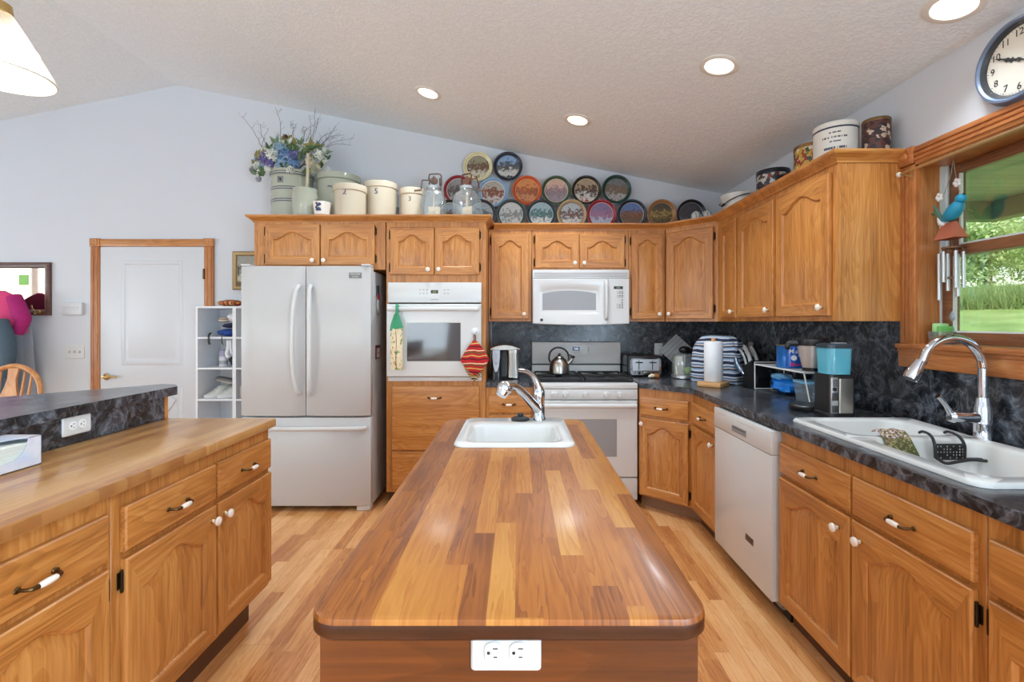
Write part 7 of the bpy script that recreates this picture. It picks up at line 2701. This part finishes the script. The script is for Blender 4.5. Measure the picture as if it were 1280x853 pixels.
# ------------------------------------------------------------------ ceiling lights
GLOW = bpy.data.materials.new('lamp_glow')
GLOW.use_nodes = True
_p = GLOW.node_tree.nodes['Principled BSDF']
_p.inputs['Emission Color'].default_value = (1.0, 0.86, 0.66, 1)
_p.inputs['Emission Strength'].default_value = 5.0
BULB = bpy.data.materials.new('bulb_glow')
BULB.use_nodes = True
_p = BULB.node_tree.nodes['Principled BSDF']
_p.inputs['Emission Color'].default_value = (1.0, 0.95, 0.85, 1)
_p.inputs['Emission Strength'].default_value = 12.0
TILT = math.atan(0.2)
CANS = [(-0.626, 3.356, 'recessed ceiling light farthest left, above the tall cabinets'), (0.414, 3.313, 'recessed ceiling light above the stove'),
        (1.004, 2.391, 'recessed ceiling light in front of the right wall cabinets'), (1.60, 1.76, 'recessed ceiling light above the wall clock'),
        (-0.9, 0.2, None), (0.6, -0.6, None), (-0.9, -2.0, None)]  # lamps out of view behind the camera, added for more light
for x, y, label in CANS:
    if label is None:
        label = 'added ceiling light behind the viewpoint, out of view'
    t = thing('recessed_light', label, 'ceiling light', (x, y, ceil_z(x) - 0.0006), 0, 'recessed ceiling lights')
    t.rotation_euler = (0, TILT, 0)
    b = B(mat('can_trim_white', rgb(226, 222, 214), 0.4))
    b.lathe([(0.094, 0), (0.094, -0.003), (0.085, -0.007), (0.07, -0.006), (0.066, -0.001)], n=40, cap0=False, cap1=False)
    b.build('trim_ring', t)
    b = B(GLOW)
    b.lathe([(0.0665, -0.0008), (0.05, -0.0012), (0, -0.0012)], n=36)
    b.build('reflector', t)
    b = B(BULB)
    b.lathe([(0.034, -0.0014), (0.03, -0.006), (0.016, -0.011), (0, -0.012)], n=28)
    b.build('bulb', t)
    ld = bpy.data.lights.new('can_light', 'SPOT')
    ld.energy = CAN_POWER * (0.3 if x > 1.4 else 1.0)      # the lamp by the wall is dimmer
    ld.color = CAN_COLOR
    ld.spot_size = math.radians(128)
    ld.spot_blend = 0.6
    ld.shadow_soft_size = 0.06
    lo = bpy.data.objects.new('can_light', ld)
    COL.objects.link(lo)
    lo.parent = t
    lo.location = (0, 0, -0.03)

# pendant with ribbed glass shade at the left
px_, py_, pz_ = -2.05, 1.9, 2.335
t = thing('pendant_lamp', 'ribbed glass cone pendant lamp at the top left', 'pendant lamp', (px_, py_, pz_))
b = B(clear('ribbed_glass', (0.96, 0.95, 0.88, 1), gloss=0.5, tintmix=0.45))
n = 96
rings = []
for r, z in ((0.165, 0.0), (0.166, 0.006), (0.15, 0.04), (0.115, 0.105), (0.08, 0.17), (0.05, 0.225), (0.035, 0.25)):
    rings.append([((r + (0.0022 if i % 2 else -0.0022)) * math.cos(2 * PI * i / n), (r + (0.0022 if i % 2 else -0.0022)) * math.sin(2 * PI * i / n), z) for i in range(n)])
b.loops(rings, False, False)
b.build('glass_shade', t, smooth=False)
b = B(mat('warm_white_ring', rgb(236, 234, 222), 0.3))
b.tube([(0.166 * math.cos(2 * PI * k / 48), 0.166 * math.sin(2 * PI * k / 48), 0.0) for k in range(48)], 0.004, n=8, closed=True)
b.build('rim', t)
b = B(BRASS)
b.lathe([(0.036, 0.246), (0.04, 0.25), (0.036, 0.285), (0.014, 0.30), (0, 0.302)], n=24)
b.cyl((0, 0, 0.30), (0, 0, ceil_z(px_) - pz_ - 0.03), 0.006, n=10)
b.lathe([(0.06, ceil_z(px_) - pz_ - 0.014), (0.055, ceil_z(px_) - pz_ - 0.03), (0, ceil_z(px_) - pz_ - 0.034)], n=24)
b.build('stem', t)
b = B(BULB)
b.ball((0, 0, 0.15), (0.03, 0.03, 0.04), 16, 12)
b.build('bulb', t)
ld = bpy.data.lights.new('pendant_light', 'POINT')
ld.energy = 12
ld.color = (1.0, 0.9, 0.75)
ld.shadow_soft_size = 0.04
lo = bpy.data.objects.new('pendant_light', ld)
COL.objects.link(lo)
lo.parent = t
lo.location = (0, 0, 0.10)

# ------------------------------------------------------------------ outside the window
def lawn_z(x, y):
    d = math.hypot(x - 2, y - 2)
    return -0.45 + 0.155 * max(0, d - 3.0) * (1 if d < 24 else 24 / d) + 0.05 * math.sin(x * 0.7) * math.cos(y * 0.6)
m, n, l, p = nodes_of('mown_grass')
tc = n.new('ShaderNodeTexCoord')
a = n.new('ShaderNodeTexNoise')
a.inputs['Scale'].default_value = 1.1
a.inputs['Detail'].default_value = 8
l.new(tc.outputs['Object'], a.inputs['Vector'])
c = ramp(n, [(0.3, rgb(104, 132, 62)), (0.55, rgb(126, 152, 82)), (0.75, rgb(146, 168, 100))])
l.new(a.outputs['Fac'], c.inputs[0])
l.new(c.outputs[0], p.inputs['Base Color'])
p.inputs['Roughness'].default_value = 0.9
GRASS = m
b = B(GRASS)
N = 60
vs_, fs = [], []
for j in range(N + 1):
    for i in range(N + 1):
        x = 2.0 + 58 * (i / N) ** 1.5
        y = -20 + 80 * j / N
        vs_.append((x, y, lawn_z(x, y)))
for j in range(N):
    for i in range(N):
        k = j * (N + 1) + i
        fs.append((k, k + 1, k + N + 2, k + N + 1))
b.add(vs_, fs)
struct(b.build('ground', ang=80))
# porch roof with boarded soffit and beams
PB = staves('grey_green_boards', 0.12, 3.0, [(0.0, rgb(228, 226, 226)), (0.5, rgb(214, 214, 214)), (1.0, rgb(196, 198, 198))], rough=0.7, coat=0.0, grain=0.3, gap=0.006, along=0, seam=rgb(130, 132, 130))
PBM = mat('porch_beam_green', rgb(164, 166, 150), 0.7, var=0.08)
t = thing('porch_roof', 'grey-green boarded porch roof with beams outside the window', 'porch')
b = B(PB)
b.box(WX + 0.16, 4.98, -2.0, 5.02, 2.585, 2.64)
b.build('boarded_soffit', t, smooth=False)
b = B(PBM)
b.box(4.80, 4.96, -2.0, 5.0, 2.40, 2.5845, 0.004)
b.build('side_beam', t)
b = B(PBM)
b.box(WX + 0.16, 4.795, 4.85, 5.0, 2.40, 2.5845, 0.004)
b.build('end_beam', t)
b = B(mat('porch_shingle', rgb(92, 90, 88), 0.9))
b.box(WX + 0.16, 5.05, -2.05, 5.07, 2.641, 2.70)
b.build('roof_deck', t, smooth=False)
for yy in (-1.9,):
    b = B(PBM)
    b.box(4.81, 4.95, yy, yy + 0.14, -0.6, 2.3995, 0.004)
    b.build('post', t)
b = B(CERAMIC)
b.cyl((4.55, 4.845, 2.50), (4.55, 4.80, 2.47), 0.006, n=8)
b.build('beam_hook', t)

import numpy as np
BARK = mat('tree_bark', rgb(92, 78, 62), 0.9, var=0.3)
def leaf_cloud(name, parent, m, centre, radii, n, size, seed, lumps=14):
    rg = np.random.default_rng(seed)
    c = rg.normal(size=(lumps, 3))
    c /= np.linalg.norm(c, axis=1)[:, None]
    c *= rg.uniform(0.25, 0.85, size=(lumps, 1))
    pts = c[rg.integers(0, lumps, n)] + rg.normal(size=(n, 3)) * 0.2
    pts = pts * np.array(radii) + np.array(centre)
    u = rg.normal(size=(n, 3)); u /= np.linalg.norm(u, axis=1)[:, None]
    v = rg.normal(size=(n, 3)); v -= u * (u * v).sum(1)[:, None]; v /= np.linalg.norm(v, axis=1)[:, None]
    s = rg.uniform(0.6, 1.4, size=(n, 1)) * size
    V = np.concatenate([pts - u * s, pts + v * s * 0.55, pts + u * s, pts - v * s * 0.55], axis=1).reshape(-1, 3)
    me = bpy.data.meshes.new(name)
    me.from_pydata(V.tolist(), [], [(4 * i, 4 * i + 1, 4 * i + 2, 4 * i + 3) for i in range(n)])
    me.materials.append(m)
    o = bpy.data.objects.new(name, me)
    COL.objects.link(o)
    o.parent = parent
    return o
def foliage_mat(name, a_, b_):
    m, n, l, p = nodes_of(name)
    g = n.new('ShaderNodeNewGeometry')
    c = ramp(n, [(0.0, a_), (1.0, b_)])
    l.new(g.outputs['Random Per Island'], c.inputs[0])
    l.new(c.outputs[0], p.inputs['Base Color'])
    p.inputs['Roughness'].default_value = 0.6
    tr = n.new('ShaderNodeBsdfTranslucent')
    l.new(c.outputs[0], tr.inputs[0])
    mx = n.new('ShaderNodeMixShader')
    mx.inputs[0].default_value = 0.35
    l.new(p.outputs[0], mx.inputs[1])
    l.new(tr.outputs[0], mx.inputs[2])
    l.new(mx.outputs[0], n['Material Output'].inputs[0])
    return m
F1 = foliage_mat('fresh_foliage', rgb(164, 194, 124), rgb(214, 230, 176))
F2 = foliage_mat('deep_foliage', rgb(124, 156, 106), rgb(180, 206, 144))
F3 = foliage_mat('yellow_foliage', rgb(194, 206, 134), rgb(224, 232, 178))
TREES = [(16.6, 17.1, 2.7, 1.6, F1, 'pale green spreading tree straight out of the window'), (20.8, 21.2, 3.4, 2.2, F2, 'deep green round tree behind the pale spreading one outside'),
         (12.6, 18.2, 2.6, 1.6, F3, 'yellow-green tree at the left side of the window view'), (24.5, 22.5, 3.0, 2.4, F1, 'pale green tree farthest up the slope outside'),
         (19.6, 12.6, 2.6, 1.9, F3, 'yellow-green tree right of the spreading one outside the window'), (25.5, 15.5, 3.4, 2.6, F2, 'deep green tree at the right of the slope outside'),
         (10.2, 21.5, 3.2, 2.3, F2, 'deep green tree at the far left of the slope outside'), (21.5, 26.5, 4.0, 3.0, F1, 'tall pale tree on the skyline outside')]
for i, (x, y, h, r, fm, label) in enumerate(TREES):
    g0 = lawn_z(x, y)
    t = thing('garden_tree', label, 'tree', (x, y, g0), 0, 'trees outside the window')
    b = B(BARK)
    b.tube([(0, 0, -0.1), (0.05, 0.02, h * 0.3), (-0.04, 0.04, h * 0.7)], [0.14, 0.10, 0.06], smooth=4, n=10)
    for k in range(4):
        a = k * 1.6 + i
        b.tube([(0.03, 0.02, h * 0.35), (0.5 * r * math.cos(a) * 0.6, 0.5 * r * math.sin(a) * 0.6, h * 0.6), (0.6 * r * math.cos(a), 0.6 * r * math.sin(a), h * 0.8)], [0.06, 0.045, 0.02], n=8, smooth=3)
    b.build('trunk', t)
    leaf_cloud('crown', t, fm, (0, 0, h * 0.72), (r, r, h * 0.55), 9000, 0.075, 50 + i)
TALL = foliage_mat('tall_grass_blades', rgb(118, 150, 88), rgb(164, 190, 122))
rg = np.random.default_rng(5)
n_ = 30000
ang = rg.uniform(math.radians(20), math.radians(75), n_)
dist = rg.uniform(17.0, 19.0, n_)
X = 2 + dist * np.cos(ang); Y = 2 + dist * np.sin(ang)
Z = np.array([lawn_z(a_, b_) for a_, b_ in zip(X, Y)])
hh = rg.uniform(0.2, 0.7, n_); lean = rg.normal(size=(n_, 2)) * 0.2; wd = rg.uniform(0, 2 * math.pi, n_)
V = np.stack([np.stack([X - 0.022 * np.cos(wd), Y - 0.022 * np.sin(wd), Z - 0.05], 1), np.stack([X + 0.022 * np.cos(wd), Y + 0.022 * np.sin(wd), Z - 0.05], 1), np.stack([X + lean[:, 0], Y + lean[:, 1], Z + hh], 1)], 1).reshape(-1, 3)
me = bpy.data.meshes.new('tall_grass')
me.from_pydata(V.tolist(), [], [(3 * i, 3 * i + 1, 3 * i + 2) for i in range(n_)])
me.materials.append(TALL)
o = bpy.data.objects.new('tall_grass', me)
COL.objects.link(o)
tag(o, 'band of tall green grass below the trees outside', 'grass', None, 'stuff')
